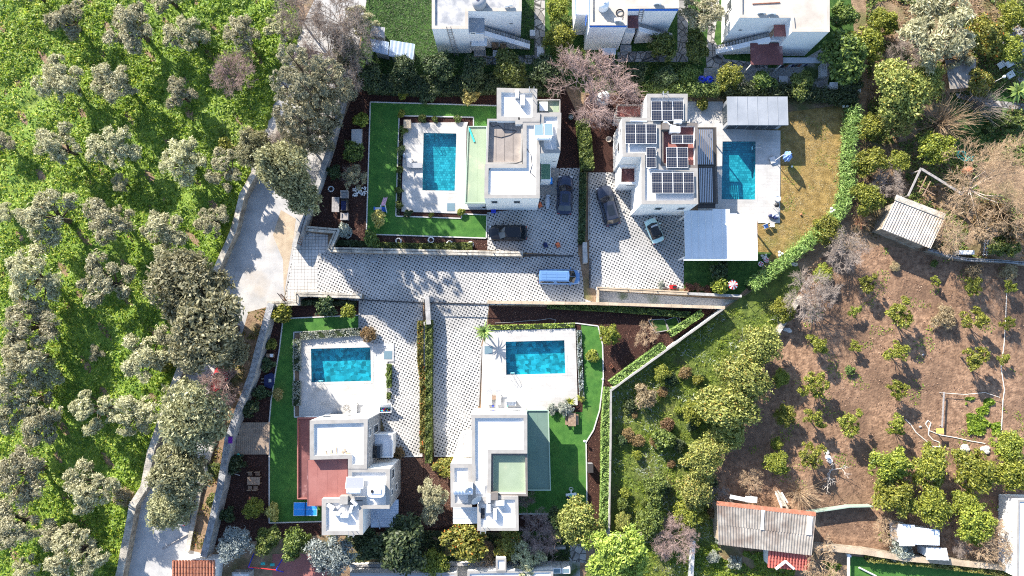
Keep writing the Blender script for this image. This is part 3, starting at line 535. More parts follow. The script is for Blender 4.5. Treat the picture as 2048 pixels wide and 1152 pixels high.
def fence(pts, h, label, m='black_metal', sp=2.2, panel=None):
    q = PP(pts); r = thing('wire_fence', label, 'fence', q[0])
    for a, b_ in zip(q[:-1], q[1:]):
        d = b_ - a; L = d.length; d.normalize(); n = max(1, round(L / sp))
        for k in range(n): B().tube(a + d * (L * k / n), a + d * (L * k / n) + Vector((0, 0, h)), 0.04, n=6).build('post', m, r)
        for z in (0.35, 0.7, 1.0): B().bar(a + Vector((0, 0, h * z)), b_ + Vector((0, 0, h * z)), 0.03, 0.03).build('wire', m, r)
    return r
fence([(1483, 592), (1619, 487), (1700, 410), (1722, 330), (1728, 200)], 1.5, 'dark wire fence behind the feathery hedge of the solar villa')
tag(B().path([P(x, y, .06) for x, y in ((2012, 552), (2013, 590), (2011, 640), (2008, 690), (2002, 735), (2009, 780), (2006, 800), (2003, 860))], .05).build('irrigation_hose', 'hose_white'), 'pale hose running down the eastern orchard row', 'hose')

# ---------------------------------------------------------------- houses
def block(house, pts, z, roof, wallm='wall_white', ph=0.45, pw=0.42, cap='coping', z0=0.0, flat=False):
    """one volume of a house: pts is the outer roof edge in the picture, z its top; parapet ring with its own roof deck inside"""
    poly = PP(pts, z); zt = z
    B().prism(poly, z0, z - 0.06, top=False).build('wall', wallm, house)
    inner = inset(poly, pw)
    B().prism(poly if False else grow(poly, 0.03), z - 0.06, zt, holes=[inner], bottom=True).build('parapet_coping', cap, house)
    B().prism(inner, z - ph, z - 0.06, top=False).build('parapet_inside', wallm, house) if ph > 0.1 else None
    # the inside faces of the parapet look inwards: flip by drawing a second ring with reversed order
    B().prism(inner, z - ph - 0.05, z - ph if ph > 0.1 else z - 0.03, sides=False).build('roof', roof, house)
    return poly, z - ph
def slabroof(house, pts, z, roof, th=0.18, name='roof', edge=None, wall_under=None, upstand=0.0, z0=0.0, inwall=0.15):
    poly = PP(pts, z); B().prism(poly, z - th, z, bottom=True).build(name, roof, house)
    if edge: B().prism(grow(poly, 0.02), z - th - 0.01, z + 0.05 + upstand, holes=[inset(poly, 0.1)], bottom=True).build('edge_trim', edge, house)
    if wall_under: B().prism(inset(poly, inwall), z0, z - th, top=False).build('wall', wall_under, house)
    if roof.startswith('roof_') and name == 'roof' and roof != 'roof_white':
        n = max(2, int((poly[1].x - poly[0].x) / 1.05)); lo, hi = max(poly[2].y, poly[-1].y) + .12, min(poly[0].y, poly[1].y) - .12
        for k in range(1, n): x = poly[0].x + (poly[1].x - poly[0].x) * k / n; B().box(x - .035, lo, z, x + .035, hi, z + .008).build('seam', roof, house)
    return poly
def window(house, px, py, axis, c, w, h, sgn, frame='white_paint', pane='window_glass', slit=False):
    """a window on the wall plane x=c (axis 0) or y=c (axis 1); sgn is the way it faces"""
    p = onwall(px, py, axis, c)
    def rect(w_, h_, d0, d1):
        if axis == 1: return (p.x - w_ / 2, min(c + sgn * d0, c + sgn * d1), p.z - h_ / 2, p.x + w_ / 2, max(c + sgn * d0, c + sgn * d1), p.z + h_ / 2)
        return (min(c + sgn * d0, c + sgn * d1), p.y - w_ / 2, p.z - h_ / 2, max(c + sgn * d0, c + sgn * d1), p.y + w_ / 2, p.z + h_ / 2)
    win = B().box(*rect(w, h, 0.0, 0.012)).build('window', pane, house); fr = B(); t = 0.08
    for (dw, dh, ww, hh) in ((0, h / 2, w + 2 * t, t), (0, -h / 2, w + 2 * t, t), (-w / 2 - t / 2, 0, t, h - t), (w / 2 + t / 2, 0, t, h - t)):
        b0 = rect(ww, hh, 0.0, 0.03); dx = dw if axis == 1 else 0; dy = dw if axis == 0 else 0
        fr.box(b0[0] + dx, b0[1] + dy, b0[2] + dh, b0[3] + dx, b0[4] + dy, b0[5] + dh)
    fr.build('frame', frame, win)
    return win
def aircon(px, py, z, w, d, label, rz=0.0, h=0.6, group=None):
    p = P(px, py, z + h); p.z = z; r = thing('air_conditioner', label, 'air conditioner', p, group)
    B().cb(p + Vector((0, 0, h / 2 + 0.08)), (w, d, h), rz).build('casing', 'white_plastic', r)
    cr, sr = math.cos(rz), math.sin(rz)
    n = Vector((sr, -cr, 0)); c = p + n * (d / 2 + 0.004) + Vector((0, 0, h / 2 + 0.08))
    B().tube(c, c + n * 0.02, min(w, h) * 0.38, n=14).build('fan_grille', 'grey_paint', r)
    for s in (-1, 1): B().cb(p + Vector((cr * s * w * 0.35, sr * s * w * 0.35, 0.04)), (0.08, d * 1.1, 0.08), rz).build('foot', 'grey_paint', r)
    return r
def solar_heater(px, py, z, label, n=2, w=1.05, l=1.9, m='collector', tank=1.9, tr=0.25):
    p = P(px, py, z + 0.5); p.z = z; r = thing('solar_water_heater', label, 'solar heater', p); a = math.radians(24)
    for k in range(n):
        x = (k - (n - 1) / 2) * (w + 0.08); c = p + Vector((x, 0.1, 0.62))
        pn = B().cb(c, (w, l, 0.09), tilt=-a).build('collector', 'white_paint', r); B().cb(c + Vector((0, 0.02, 0.05)), (w - 0.1, l - 0.1, 0.03), tilt=-a).build('glass', m, pn)
    c = p + Vector((0, -l * 0.55, 1.15)); t = B().tube(c - Vector((tank / 2, 0, 0)), c + Vector((tank / 2, 0, 0)), tr, n=18).build('tank', 'white_plastic', r, smooth=False)
    for s in (-1, 1): B().tube(c + Vector((s * tank * 0.36 - 0.02, 0, 0)), c + Vector((s * tank * 0.36 + 0.02, 0, 0)), tr + 0.012, n=18).build('strap', 'steel', t)
    for s in (-0.6, 0.6):
        B().bar(c + Vector((s, 0, -tr)), Vector((c.x + s, c.y, z)), 0.05, 0.05).build('leg', 'galv', r); B().bar(Vector((c.x + s, c.y, z + 0.6)), Vector((c.x + s, p.y + l * 0.4, z + 0.05)), 0.05, 0.05).build('brace', 'galv', r)
    return r
def dish(px, py, z, r_, label, mast=1.0, face=(0.5, -0.6, 0.65)):
    p = P(px, py, z + mast); p.z = z; r = thing('satellite_dish', label, 'satellite dish', p); n = Vector(face).normalized(); a = n.orthogonal().normalized(); b_ = n.cross(a); c = p + Vector((0, 0, mast)); o = []; N = 18
    for k in range(4):
        rr = r_ * k / 3
        for i in range(N): t = 2 * math.pi * i / N; o.append(c + (a * math.cos(t) + b_ * math.sin(t)) * max(rr, 0.002) + n * (rr * rr / r_ * 0.35))
    B().add(o, [(k * N + i, k * N + (i + 1) % N, (k + 1) * N + (i + 1) % N, (k + 1) * N + i) for k in range(3) for i in range(N)]).build('reflector', 'light_grey', r, True)
    B().tube(p, c - n * 0.02, 0.03).build('mast', 'galv', r); e = c + n * r_ * 0.9 - b_ * r_ * 0.2
    B().tube(c - b_ * r_ * 0.9 + n * 0.2 * r_, e, 0.015).build('arm', 'galv', r); B().cb(e, (0.1, 0.1, 0.14)).build('receiver', 'white_plastic', r)
    return r
def roof_ladder(house_label, px, py, z, n=(0, 1)):
    p = P(px, py, z); r = thing('roof_ladder', house_label, 'ladder', p); s = Vector((n[1], -n[0], 0)); d = Vector((n[0], n[1], 0))
    for k in (-0.27, 0.27):
        a = p + s * k; B().path([a + d * 0.12 - Vector((0, 0, 3.5)), a + d * 0.12 + Vector((0, 0, 0.9)), a - d * 0.55 + Vector((0, 0, 0.9)), a - d * 0.55 - Vector((0, 0, 0.0))], 0.03).build('rail', 'galv', r)
    for k in range(8): B().tube(p - s * 0.27 + d * 0.12 + Vector((0, 0, 0.1 - k * 0.42)), p + s * 0.27 + d * 0.12 + Vector((0, 0, 0.1 - k * 0.42)), 0.018).build('rung', 'galv', r)
def solar_panel(x0, y0, x1, y1, z, label, cols, rows_mid=True, tilt=0.0):
    """a table of solar modules: one thing on its rack, every module a part"""
    a, b_ = P(x0, y0, z), P(x1, y1, z); c = (a + b_) / 2; r = thing('solar_array', label, 'solar panel', (c.x, c.y, z)); W = abs(b_.x - a.x); L = abs(a.y - b_.y); w = W / cols
    for k in range(cols):
        cx = min(a.x, b_.x) + w * (k + 0.5); mo = bpy.data.objects.new('module', None); link(mo, r); mo.location = (cx - c.x, 0, 0); mo.rotation_euler = (-tilt, 0, 0)
        fr = B(); t = 0.03
        for bx in ((-w / 2 + .01, -L / 2, -w / 2 + .01 + t, L / 2), (w / 2 - .01 - t, -L / 2, w / 2 - .01, L / 2), (-w / 2 + .01 + t, -L / 2, w / 2 - .01 - t, -L / 2 + t), (-w / 2 + .01 + t, L / 2 - t, w / 2 - .01 - t, L / 2)) + (((-w / 2 + .01 + t, -t / 2, w / 2 - .01 - t, t / 2),) if rows_mid else ()):
            fr.box(bx[0], bx[1], -0.03, bx[2], bx[3], 0.025)
        for nm, bb, mt in (('frame', fr, 'white_paint'), ('cells', B().box(-w / 2 + .03, -L / 2 + .02, -0.02, w / 2 - .03, L / 2 - .02, 0.014), 'solar_cells')):
            me = bpy.data.meshes.new(nm); me.from_pydata(bb.v, [], bb.f); me.update(); me.materials.append(MATS[mt]); link(bpy.data.objects.new(nm, me), mo)
    for sx in (-W * 0.42, W * 0.42):
        B().bar(c + Vector((sx, -L * 0.45, -0.06)), c + Vector((sx, L * 0.45, -0.06)), 0.05, 0.05).build('rack_rail', 'galv', r)
        for sy in (-L * 0.4, L * 0.4): B().bar(c + Vector((sx, sy, -0.08)), c + Vector((sx, sy, -0.62)), 0.05, 0.05).build('rack_leg', 'galv', r)
    return r
ZR = 7.3
# --- north-west villa: tan roof terrace
h1 = thing('villa', 'white flat roofed villa with sunken tan roof terrace and pale green awning roof', 'villa', P(1040, 330), 'white villas round the alley')
slabroof(h1, [(936, 253), (974, 253), (972, 407), (930, 407)], 3.2, 'roof_green', edge='green_trim', wall_under='wall_white', upstand=0.1)
block(h1, [(975, 238), (1046, 238), (1044, 328), (972, 328)], ZR - 0.25, 'roof_tan', ph=0.55, pw=0.2, cap='coping')
for k in range(1, 4): B().box(*(lambda a, b_: (a.x - .02, b_.y, a.z, a.x + .02, a.y, a.z + .012))(P(975 + k * 17, 243, ZR - 0.79), P(975 + k * 17, 322, ZR - 0.79))).build('roof_seam', 'coping_dark', h1)
block(h1, [(994, 176), (1074, 178), (1073, 226), (1080, 226), (1079, 243), (1045, 243), (1045, 248), (1031, 248), (1031, 241), (994, 241)], ZR + 0.05, 'roof_white', pw=0.5, ph=0.32)
block(h1, [(1046, 243.5), (1080, 243.5), (1079, 396), (969, 396), (970, 328.5), (1046, 328.5)], ZR, 'roof_white', pw=0.42, ph=0.25)
block(h1, [(1080.5, 226), (1122, 226), (1120, 306), (1080.5, 306)], ZR - 0.1, 'roof_white', pw=0.42, ph=0.3)
slabroof(h1, [(1074, 201), (1120, 201), (1120, 228), (1074, 228)], 3.6, 'roof_green', edge='coping', wall_under='wall_white', upstand=0.35)
_s = P(1020, 396, ZR).y
for px in (989, 1034): window(h1, px, 404, 1, _s, 0.7, 1.5, -1)
_s = P(1100, 306, ZR - 0.1).y
window(h1, 1108, 323, 1, _s, 0.25, 0.2, -1, frame='grey_paint')
o = B().box(P(1080, 330).x, _s - 2.2, 0, P(1099, 330).x, _s, 2.7).build('porch', 'wall_white', h1); B().box(P(1080.5, 330).x, _s - 2.02, 2.7, P(1098, 330).x, _s - .15, 2.72).build('porch_roof', 'net_green', h1)
B().box(P(1080, 360).x, _s - 3.4, 0.02, P(1118, 360).x, _s - 0.01, 0.16).build('porch_step', 'coping', h1)
roof_ladder('grey cat ladder over the parapet of the tan terrace villa', 1063, 181, ZR)
aircon(1034, 187, 7.03, 0.45, 0.95, 'narrow white air conditioner at the top edge of the tan terrace villa'); aircon(1045, 200, 7.03, 0.5, 1.2, 'larger white air conditioner beside the tan terrace villa ladder')
solar_heater(1087, 262, 6.9, 'twin panel solar water heater on the tan terrace villa roof', tank=1.75)
B().box(*(lambda p: (p.x - .5, p.y - .55, 3.61, p.x + .5, p.y + .55, 4.2))(P(1087, 214, 3.9))).build('roof_box', 'white_plastic', h1)
for k, pts in enumerate(([(980, 246), (985, 254), (996, 250), (1008, 259), (1032, 261)], [(988, 272), (1002, 275), (1020, 270), (1034, 262)], [(1047, 248), (1046, 275), (1044, 322), (1030, 327), (985, 330), (977, 342), (976, 365), (969, 392)], [(1049, 290), (1062, 310), (1064, 330), (1060, 345), (1078, 360)])):
    z = 6.51 if k < 2 else 7.05
    tag(B().path([P(x, y, z + 0.03) for x, y in pts], 0.035).build('roof_cable', 'hose'), ['short black cable curling at the top of the tan terrace', 'black cable looping across the tan terrace floor', 'long black cable following the tan terrace parapet', 'thin black cable on the white roof above the dark cars'][k], 'cable')
# --- north-east villa: solar panels
h2 = thing('villa', 'white villa with six groups of solar panels and louvred pergola', 'villa', P(1330, 330), 'white villas round the alley')
block(h2, [(1294, 188), (1375, 188), (1374, 241), (1294, 241)], ZR + 0.05, 'roof_white', pw=0.42, ph=0.3)
block(h2, [(1244, 236), (1293.6, 236), (1293.6, 241.5), (1321, 241.5), (1321, 332), (1395, 337), (1396, 408), (1283, 408), (1283, 313), (1245, 313)], ZR, 'roof_white', pw=0.42, ph=0.25)
block(h2, [(1321.5, 246), (1395, 246), (1395, 336), (1321.5, 331.5)], ZR - 0.15, 'roof_red', ph=0.6, pw=0.32, cap='coping_dark')
B().box(*(lambda a, b_: (a.x, b_.y, 6.4, b_.x, a.y, ZR + 0.25))(P(1323, 247, ZR), P(1337, 260, ZR))).build('chimney', 'coping_dark', h2)
_w = P(1244, 270, ZR).x
window(h2, 1237, 295, 0, _w, 1.0, 1.2, -1); window(h2, 1241, 262, 0, _w, 0.5, 0.8, -1)
_s = P(1330, 408, ZR).y
window(h2, 1316, 417, 1, _s, 0.8, 1.5, -1); window(h2, 1362, 417, 1, _s, 0.8, 1.5, -1)
_w2 = P(1283, 360, ZR).x
for py in (378, 394): window(h2, 1278, py, 0, _w2, 0.16, 0.3, -1, frame='grey_paint')
pz = 3.6; pp = PP([(1239, 330), (1275, 330), (1275, 368), (1238, 368)], pz)
B().prism(pp, 0, pz, holes=[inset(pp, 0.25)], bottom=False).build('balcony_wall', 'wall_white', h2); B().prism(inset(pp, 0.2), pz - 0.9, pz - 0.8, sides=False).build('balcony_floor', 'roof_brown', h2)
window(h2, 1260, 371, 1, pp[2].y, 1.0, 0.5, -1)
slabroof(h2, [(1233, 211), (1294, 211), (1294, 237), (1230, 237)], 3.3, 'roof_red', edge='coping', wall_under='wall_white', upstand=0.3)
slabroof(h2, [(1396, 408), (1431, 408), (1431, 416), (1396, 416)], 2.9, 'dark_frame')
roof_ladder('grey cat ladder at the top of the solar villa', 1328, 190, ZR)
solar_panel(1302, 202, 1367.5, 241, 7.55, 'solar array of three modules at the top of the solar villa', 3); solar_panel(1250, 248, 1313.5, 287.5, 7.6, 'solar array of three modules on the west roof of the solar villa', 3)
solar_panel(1292, 295, 1312.5, 335.5, 7.6, 'single upright solar module in the middle of the solar villa', 1); solar_panel(1343, 270, 1387.5, 287.5, 7.45, 'small two module solar array on the red roof floor', 2, False)
solar_panel(1332, 294.5, 1376.5, 335.5, 7.45, 'upright two module solar array on the red roof floor', 2); solar_panel(1303, 345, 1388.5, 386.5, 7.6, 'wide solar array of four modules at the front of the solar villa', 4)
aircon(1350, 259, 6.7, 1.2, 0.7, 'white air conditioner with white duct on the red roof floor', h=0.8); aircon(1356, 243, 7.05, 0.9, 0.4, 'small white air conditioner below the topmost solar array')
tag(B().path([P(x, y, 7.5) for x, y in ((1326, 245), (1334, 244), (1340, 250), (1352, 253), (1358, 256), (1357, 262))], 0.09).build('duct', 'white_plastic'), 'white flexible duct beside the grey chimney', 'duct')
tag(B().path([P(x, y, 7.3) for x, y in ((1261, 242), (1294, 243))], 0.08).build('pipe', 'sheet_blue'), 'pale blue pipe above the western solar array', 'pipe'); tag(B().path([P(x, y, 7.2) for x, y in ((1298, 339), (1358, 341))], 0.09).build('pipe', 'sheet_blue'), 'pale blue pipe above the wide solar array', 'pipe')
def louvre(x0, y0, x1, y1, label, n=8, z=3.1):
    a, b_ = P(x0, y0, z), P(x1, y1, z); r = thing('louvre_pergola', label, 'pergola', ((a.x + b_.x) / 2, (a.y + b_.y) / 2, 0)); y_lo, y_hi = b_.y, a.y
    for nm, bx in (('beam', (a.x, y_hi - .14, b_.x, y_hi)), ('beam', (a.x, y_lo, b_.x, y_lo + .14)), ('beam', (a.x, y_lo + .14, a.x + .12, y_hi - .14)), ('beam', (b_.x - .3, y_lo + .14, b_.x, y_hi - .14))): B().box(bx[0], bx[1], z - .22, bx[2], bx[3], z).build(nm, 'dark_frame', r)
    for x in (a.x + .06, b_.x - .07):
        for y in (y_lo + .07, y_hi - .07): B().box(x - .06, y - .06, 0.12, x + .06, y + .06, z - .22).build('post', 'dark_frame', r)
    w = (b_.x - a.x - .42) / n
    for k in range(n):
        x = a.x + .12 + w * (k + .5); B().cb((x, (y_lo + y_hi) / 2, z - 0.09), (w * 0.5, y_hi - y_lo - .3, 0.03), 0).build('louvre', 'steel', r)
tag(B().box(P(1391, 255).x, P(1391, 408).y, .125, P(1432, 255).x, P(1391, 255).y, .135).build('pergola_shade_floor', 'coping_dark'), 'floor under the louvre pergola with shade painted in as dark colour', 'terrace', kind='structure')  # added floor; shade below the slats is put into its dark colour
louvre(1391, 255, 1433, 331, 'upper half of the dark framed louvre pergola'); louvre(1396, 333, 1432, 407, 'lower half of the dark framed louvre pergola')
# grey pool house
h = thing('pool_house', 'grey metal roofed pool house at the top of the solar villa deck', 'shed', P(1515, 225))
poly = PP([(1454, 193), (1575, 193), (1575, 250), (1456, 250)], 3.0); x0, x1, y1, y0 = poly[0].x, poly[1].x, poly[0].y, poly[2].y
B().box(x0 + .25, y0 + .35, 0.1, x1 - .25, y1 - .1, 2.75).build('wall', 'sheet_grey', h)
for k in range(6):
    xa, xb = x0 + (x1 - x0) * k / 6, x0 + (x1 - x0) * (k + 1) / 6; rp_ = B().box(xa + .01, y0, 2.8, xb - .01, y1, 2.98).build('roof_panel', 'sheet_grey', h); B().box(xb - .03, y0, 2.98, xb + .0, y1, 3.02).build('seam', 'galv', rp_)
for k in range(5): xa = x0 + .6 + k * (x1 - x0 - 1.2) / 5; B().box(xa, y0 + .30, .3, xa + 1.1, y0 + .34, 2.5).build('glass_door', 'glass_dark', h)
B().box(x0 + .19, y0 + .8, .4, x0 + .24, y1 - .7, 2.4).build('side_glass', 'window_glass', h)
# white carport
h = thing('carport', 'white sheet metal carport roof in front of the solar villa', 'carport', P(1440, 470)); z = 3.2
cps = [(1368, 421), (1383, 421), (1397, 421), (1411, 421), (1425, 418), (1444, 418), (1459, 427), (1473, 428), (1487, 428), (1500, 428.5), (1513, 428.5)]
for (xa, ya), (xb, yb) in zip(cps[:-1], cps[1:]):
    a, b_ = P(xa, ya, z), P(xb, ya, z); lo = P(xa, 517, z).y
    pn = B().box(a.x + .01, lo, z - .12, b_.x - .01, a.y, z).build('roof_panel', 'sheet_white', h); B().box(b_.x - .035, lo, z, b_.x + .0, a.y, z + .05).build('seam', 'white_paint', pn)
a, b_ = P(1367, 517, z), P(1515, 521, z)
B().box(a.x, b_.y, z - .2, b_.x, a.y - .01, z + .06).build('gutter', 'white_paint', h)
for px in (1370, 1440, 1510):
    for py in (432, 514): q = P(px, py, z); B().box(q.x - .08, q.y - .08, 0, q.x + .08, q.y + .08, z - .13).build('post', 'white_paint', h)
# --- south-west villa: red roofs
h3 = thing('villa', 'white villa with two red roof terraces and grey stone east wall', 'villa', P(700, 940), 'white villas round the alley')
slabroof(h3, [(596, 835), (640, 835), (640, 997), (596, 997)], 3.2, 'roof_brown', edge='roof_red', wall_under='wall_white', upstand=0.25)
block(h3, [(620, 841), (735, 838), (733.5, 937), (696.5, 937), (696.5, 917), (620, 919)], ZR, 'roof_white', ph=0.32, pw=0.42)
slabroof(h3, [(614, 918), (696, 913), (696, 1004), (645, 1004), (645, 1012), (615, 1012)], ZR - 0.9, 'roof_red', th=0.25, wall_under='wall_white', edge='roof_brown', inwall=0.5, upstand=-0.03)
block(h3, [(697, 937.5), (779.5, 937.5), (778.5, 1017), (726, 1017), (726, 1000), (697, 1000)], ZR - 0.06, 'roof_white', ph=0.3, pw=0.4)
block(h3, [(644, 998), (696, 998), (696, 1003), (725.5, 1003), (725.5, 1069), (644, 1070)], ZR - 0.12, 'roof_white', ph=0.32, pw=0.42)
B().box(*(lambda a, b_: (a.x, b_.y, ZR - .5, b_.x, a.y, ZR + .45))(P(681, 991, ZR), P(697, 1007, ZR))).build('chimney', 'coping', h3)
_e = P(734.5, 870, ZR).x; cl = B().box(_e - 0.02, P(734, 936, ZR).y, 0, _e + 0.09, P(734, 839, ZR).y, ZR - 0.1).build('stone_cladding', 'stone_grey', h3)
window(h3, 740, 864, 0, _e + .09, 0.8, 0.9, 1, frame='wall_white'); window(h3, 752, 857, 0, _e + .09, 0.9, 2.6, 1, frame='wall_white')
_e2 = P(779, 970, ZR - .06).x; B().box(_e2 - 0.02, P(779, 1016, ZR).y, 0, _e2 + 0.09, P(779, 939, ZR).y, ZR - 0.2).build('stone_cladding', 'stone_grey', h3)
for px, py, w, hh in ((786, 947, 1.0, 1.4), (784, 984, 0.6, 0.9), (793, 973, 0.7, 1.0)): window(h3, px, py, 0, _e2 + .09, w, hh, 1, frame='wall_white')
_n = P(680, 839.5, ZR).y
for px, py, w, hh in ((655, 833, 1.0, 1.6), (675, 827, 1.7, 2.0), (702, 832, 1.0, 1.6)): window(h3, px, py, 1, _n, w, hh, 1)
slabroof(h3, [(735, 868), (786, 868), (786, 914), (735, 914)], 3.3, 'wall_pale', wall_under='wall_white', edge='wall_white', upstand=0.25)
q = P(757, 911, 3.4); B().box(q.x - .75, q.y - .1, 3.32, q.x + .45, q.y + 1.3, 4.6).build('balcony_door', 'glass_dark', h3)
roof_ladder('grey cat ladder over the south parapet of the red roof villa', 705, 1068, ZR - .1, n=(0, -1))
solar_heater(710, 967, 6.94, 'single pale panel solar water heater on the red roof villa', n=1, w=2.0, l=1.3, m='collector_pale', tank=1.5)
for k, (px, py, rz) in enumerate(((661, 1014, -0.6), (672, 1027, -0.2), (689, 1032, 0.05), (702, 1018, 1.25), (708, 1005, -0.75))):
    aircon(px, py, 6.86, 0.85, 0.32, ('white air conditioner %s in the arc on the red roof villa' % ['at the west end', 'second from the west', 'at the bottom', 'standing upright', 'at the east end'][k]), rz)
tag(B().path([P(x, y, 7.0) for x, y in ((668, 1020), (680, 1010), (691, 1008), (686, 1022), (690, 1008), (700, 1006), (694, 1024))], 0.05).build('pipe', 'light_grey'), 'bent grey pipes among the arc of air conditioners', 'pipe')
p = P(755, 977, 7.0); p.z = 6.94; r = thing('water_tank', 'white rounded square water tank on the red roof villa', 'water tank', p)
B().prism([(p.x + .95 * math.copysign(abs(math.cos(t)) ** .45, math.cos(t)), p.y + .8 * math.copysign(abs(math.sin(t)) ** .45, math.sin(t))) for t in np.linspace(0, 2 * math.pi, 24, endpoint=False)], 6.8, 7.9).build('tank', 'white_plastic', r)
B().cb((p.x, p.y - .1, 7.95), (1.2, 0.5, 0.1)).build('label_plate', 'light_grey', r); B().tube((p.x - .4, p.y - .1, 7.9), (p.x - .4, p.y - .1, 8.06), 0.16, n=14).build('lid', 'black_metal', r)
random.seed(5)
for k in range(10):
    px, py = random.choice(((655, 907), (668, 906), (678, 909), (690, 905), (698, 908))); q = P(px + random.uniform(-6, 6), py + random.uniform(-4, 2), 6.99 + 0.002 * k); tag(B().cb(q + Vector((0, 0, .04)), (random.uniform(.5, 1.1), .14, .06), random.uniform(0, 3)).build('timber_offcut', 'sandy'), 'loose timber offcut by the south parapet of the red roof villa', 'timber', 'timber offcuts on the red roof villa')
h = thing('lean_to', 'pale blue corrugated lean-to at the back of the red roof villa', 'lean-to', P(769, 1027))
def corrugated(root, c0, c1, c2, c3, m, pitch=0.25, amp=0.035, name='roof', th=0.02):
    """corrugated sheet over four corner points (c0-c1 runs across the ridges)"""
    c0, c1, c2, c3 = map(Vector, (c0, c1, c2, c3)); n = max(4, int((c1 - c0).length / pitch)) * 4; vs_ = []; up = Vector((0, 0, 1))
    for i in range(n + 1):
        t = i / n; hgt = amp * math.sin(2 * math.pi * i / 4); vs_ += [c0.lerp(c1, t) + up * hgt, c3.lerp(c2, t) + up * hgt]
    return B().add(vs_, [(2 * i, 2 * i + 1, 2 * i + 3, 2 * i + 2) for i in range(n)]).build(name, m, root, True)
corrugated(h, P(741.5, 1001, 2.9), P(741.5, 1055, 2.9), P(797, 1054, 2.9), P(797, 999, 2.9), 'sheet_blue', 0.28)
for px, py in ((795, 1052), (745, 1052)): B().bar(P(px, py, 2.85), P(px, py, 2.85) * Vector((1, 1, 0)), .08, .08).build('post', 'galv', h) if False else B().tube(P(px, py, 2.85), (P(px, py, 2.85).x, P(px, py, 2.85).y, 0), .05).build('post', 'galv', h)
tag(B().tube(P(749, 1021, 3.0), P(760, 1058, 3.0), 0.06).build('pole', 'sheet_blue'), 'blue grey pole lying on the corrugated lean-to', 'pole')
# --- south-east villa: green roofs
h4 = thing('villa', 'white villa with green sunken terrace and long dark green awning roof', 'villa', P(1000, 920), 'white villas round the alley')
slabroof(h4, [(1053, 820), (1097, 820), (1101.5, 980.5), (1054, 980.5)], 3.3, 'roof_green_deep', edge='green_trim', wall_under='wall_white', upstand=0.1, inwall=0.9)
block(h4, [(943, 829), (1054, 829), (1054, 906.5), (982, 906.5), (981, 1001), (944, 1001), (944, 932), (943, 928)], ZR, 'roof_white', ph=0.3, pw=0.4)
block(h4, [(901, 928), (943.4, 928), (943.4, 1014), (902, 1014)], ZR - 0.08, 'roof_white', ph=0.3, pw=0.42)
block(h4, [(982.5, 907), (1054, 907), (1055, 992), (982.5, 990.5)], ZR - 0.35, 'roof_green', ph=0.42, pw=0.22, cap='coping_dark')
block(h4, [(955, 1001.5), (982, 1001.5), (982, 992.5), (1036, 993), (1037, 1061), (955, 1061)], ZR - 0.05, 'roof_white', ph=0.3, pw=0.35)
B().box(*(lambda a, b_: (a.x, b_.y, ZR - .5, b_.x, a.y, ZR + .3))(P(981, 984, ZR), P(996, 999, ZR))).build('chimney', 'coping_dark', h4)
_n = P(1000, 829, ZR).y
for px in (987, 1033): window(h4, px, 822, 1, _n, 0.85, 1.7, 1)
slabroof(h4, [(924, 866), (944, 866), (944, 913), (924, 913)], 3.3, 'roof_white', wall_under='wall_white', edge='wall_white', upstand=0.1)
q = P(935, 902, 3.3); B().box(q.x - .55, q.y - .7, 3.31, q.x + .55, q.y + .7, 3.5).build('skylight', 'roof_beige', h4)
roof_ladder('grey cat ladder over the south parapet of the green roof villa', 967, 1060, ZR, n=(0, -1))
h = thing('lean_to', 'white ribbed lean-to roof at the back of the green roof villa', 'lean-to', P(930, 1030))
corrugated(h, P(906, 1014, 3.0), P(906, 1047, 3.0), P(955, 1047, 3.0), P(955, 1014, 3.0), 'sheet_white', 0.34, 0.045)
for px in (908, 953): q = P(px, 1045, 2.95); B().tube(q, (q.x, q.y, 0), .05).build('post', 'galv', h)
p = P(928, 974, 6.9); p.z = 6.92; r = thing('water_tank', 'ribbed white barrel water tank lying on the green roof villa', 'water tank', p); c = p + Vector((0, 0, 0.75)); bb = B()
bb.tube(c - Vector((1.05, 0, 0)), c + Vector((1.05, 0, 0)), 0.66, n=20).build('tank', 'sheet_blue', r)
for k in range(6): x = c.x - .9 + k * .36; B().tube((x - .05, c.y, c.z), (x + .05, c.y, c.z), 0.69, n=20).build('rib', 'white_plastic', r)
for s in (-.7, .7): B().cb((c.x + s, c.y, p.z + .06), (.15, 1.1, .12)).build('cradle', 'galv', r)
dish(936, 978, 6.92, 0.42, 'small white satellite dish over the barrel tank', 1.5); dish(951, 998, 6.92, 0.62, 'larger grey satellite dish below the barrel tank', 0.9)
p = P(961, 975, 7.1); r = thing('heater_panel', 'white ribbed panel leaning beside the barrel tank', 'panel', (p.x, p.y, 6.85)); corrugated(r, p + Vector((-.55, .75, .25)), p + Vector((.5, .75, .25)), p + Vector((.5, -.75, 0)), p + Vector((-.55, -.75, 0)), 'white_plastic', 0.2, 0.03, 'panel')
B().bar(p + Vector((0, .6, .15)), Vector((p.x, p.y + .6, 6.86)), .05, .05).build('leg', 'galv', r); B().bar(p + Vector((0, -.6, -.02)), Vector((p.x, p.y - .6, 6.86)), .05, .05).build('leg', 'galv', r)
for px, py, w, d, lb in ((977, 997, .42, .95, 'beside the dark chimney'), (977, 1017, .42, .95, 'left of the bent pipes'), (990, 1029, .38, 1.2, 'long and narrow'), (1000, 1006, .95, .5, 'below the sunken terrace')): aircon(px, py, 6.95, w, d, 'white air conditioner %s on the green roof villa' % lb)
tag(B().path([P(x, y, 7.1) for x, y in ((983, 1000), (984, 1014), (981, 1026), (978, 1030))], 0.05).build('pipe', 'light_grey'), 'curved grey pipe between air conditioners on the green roof villa', 'pipe')
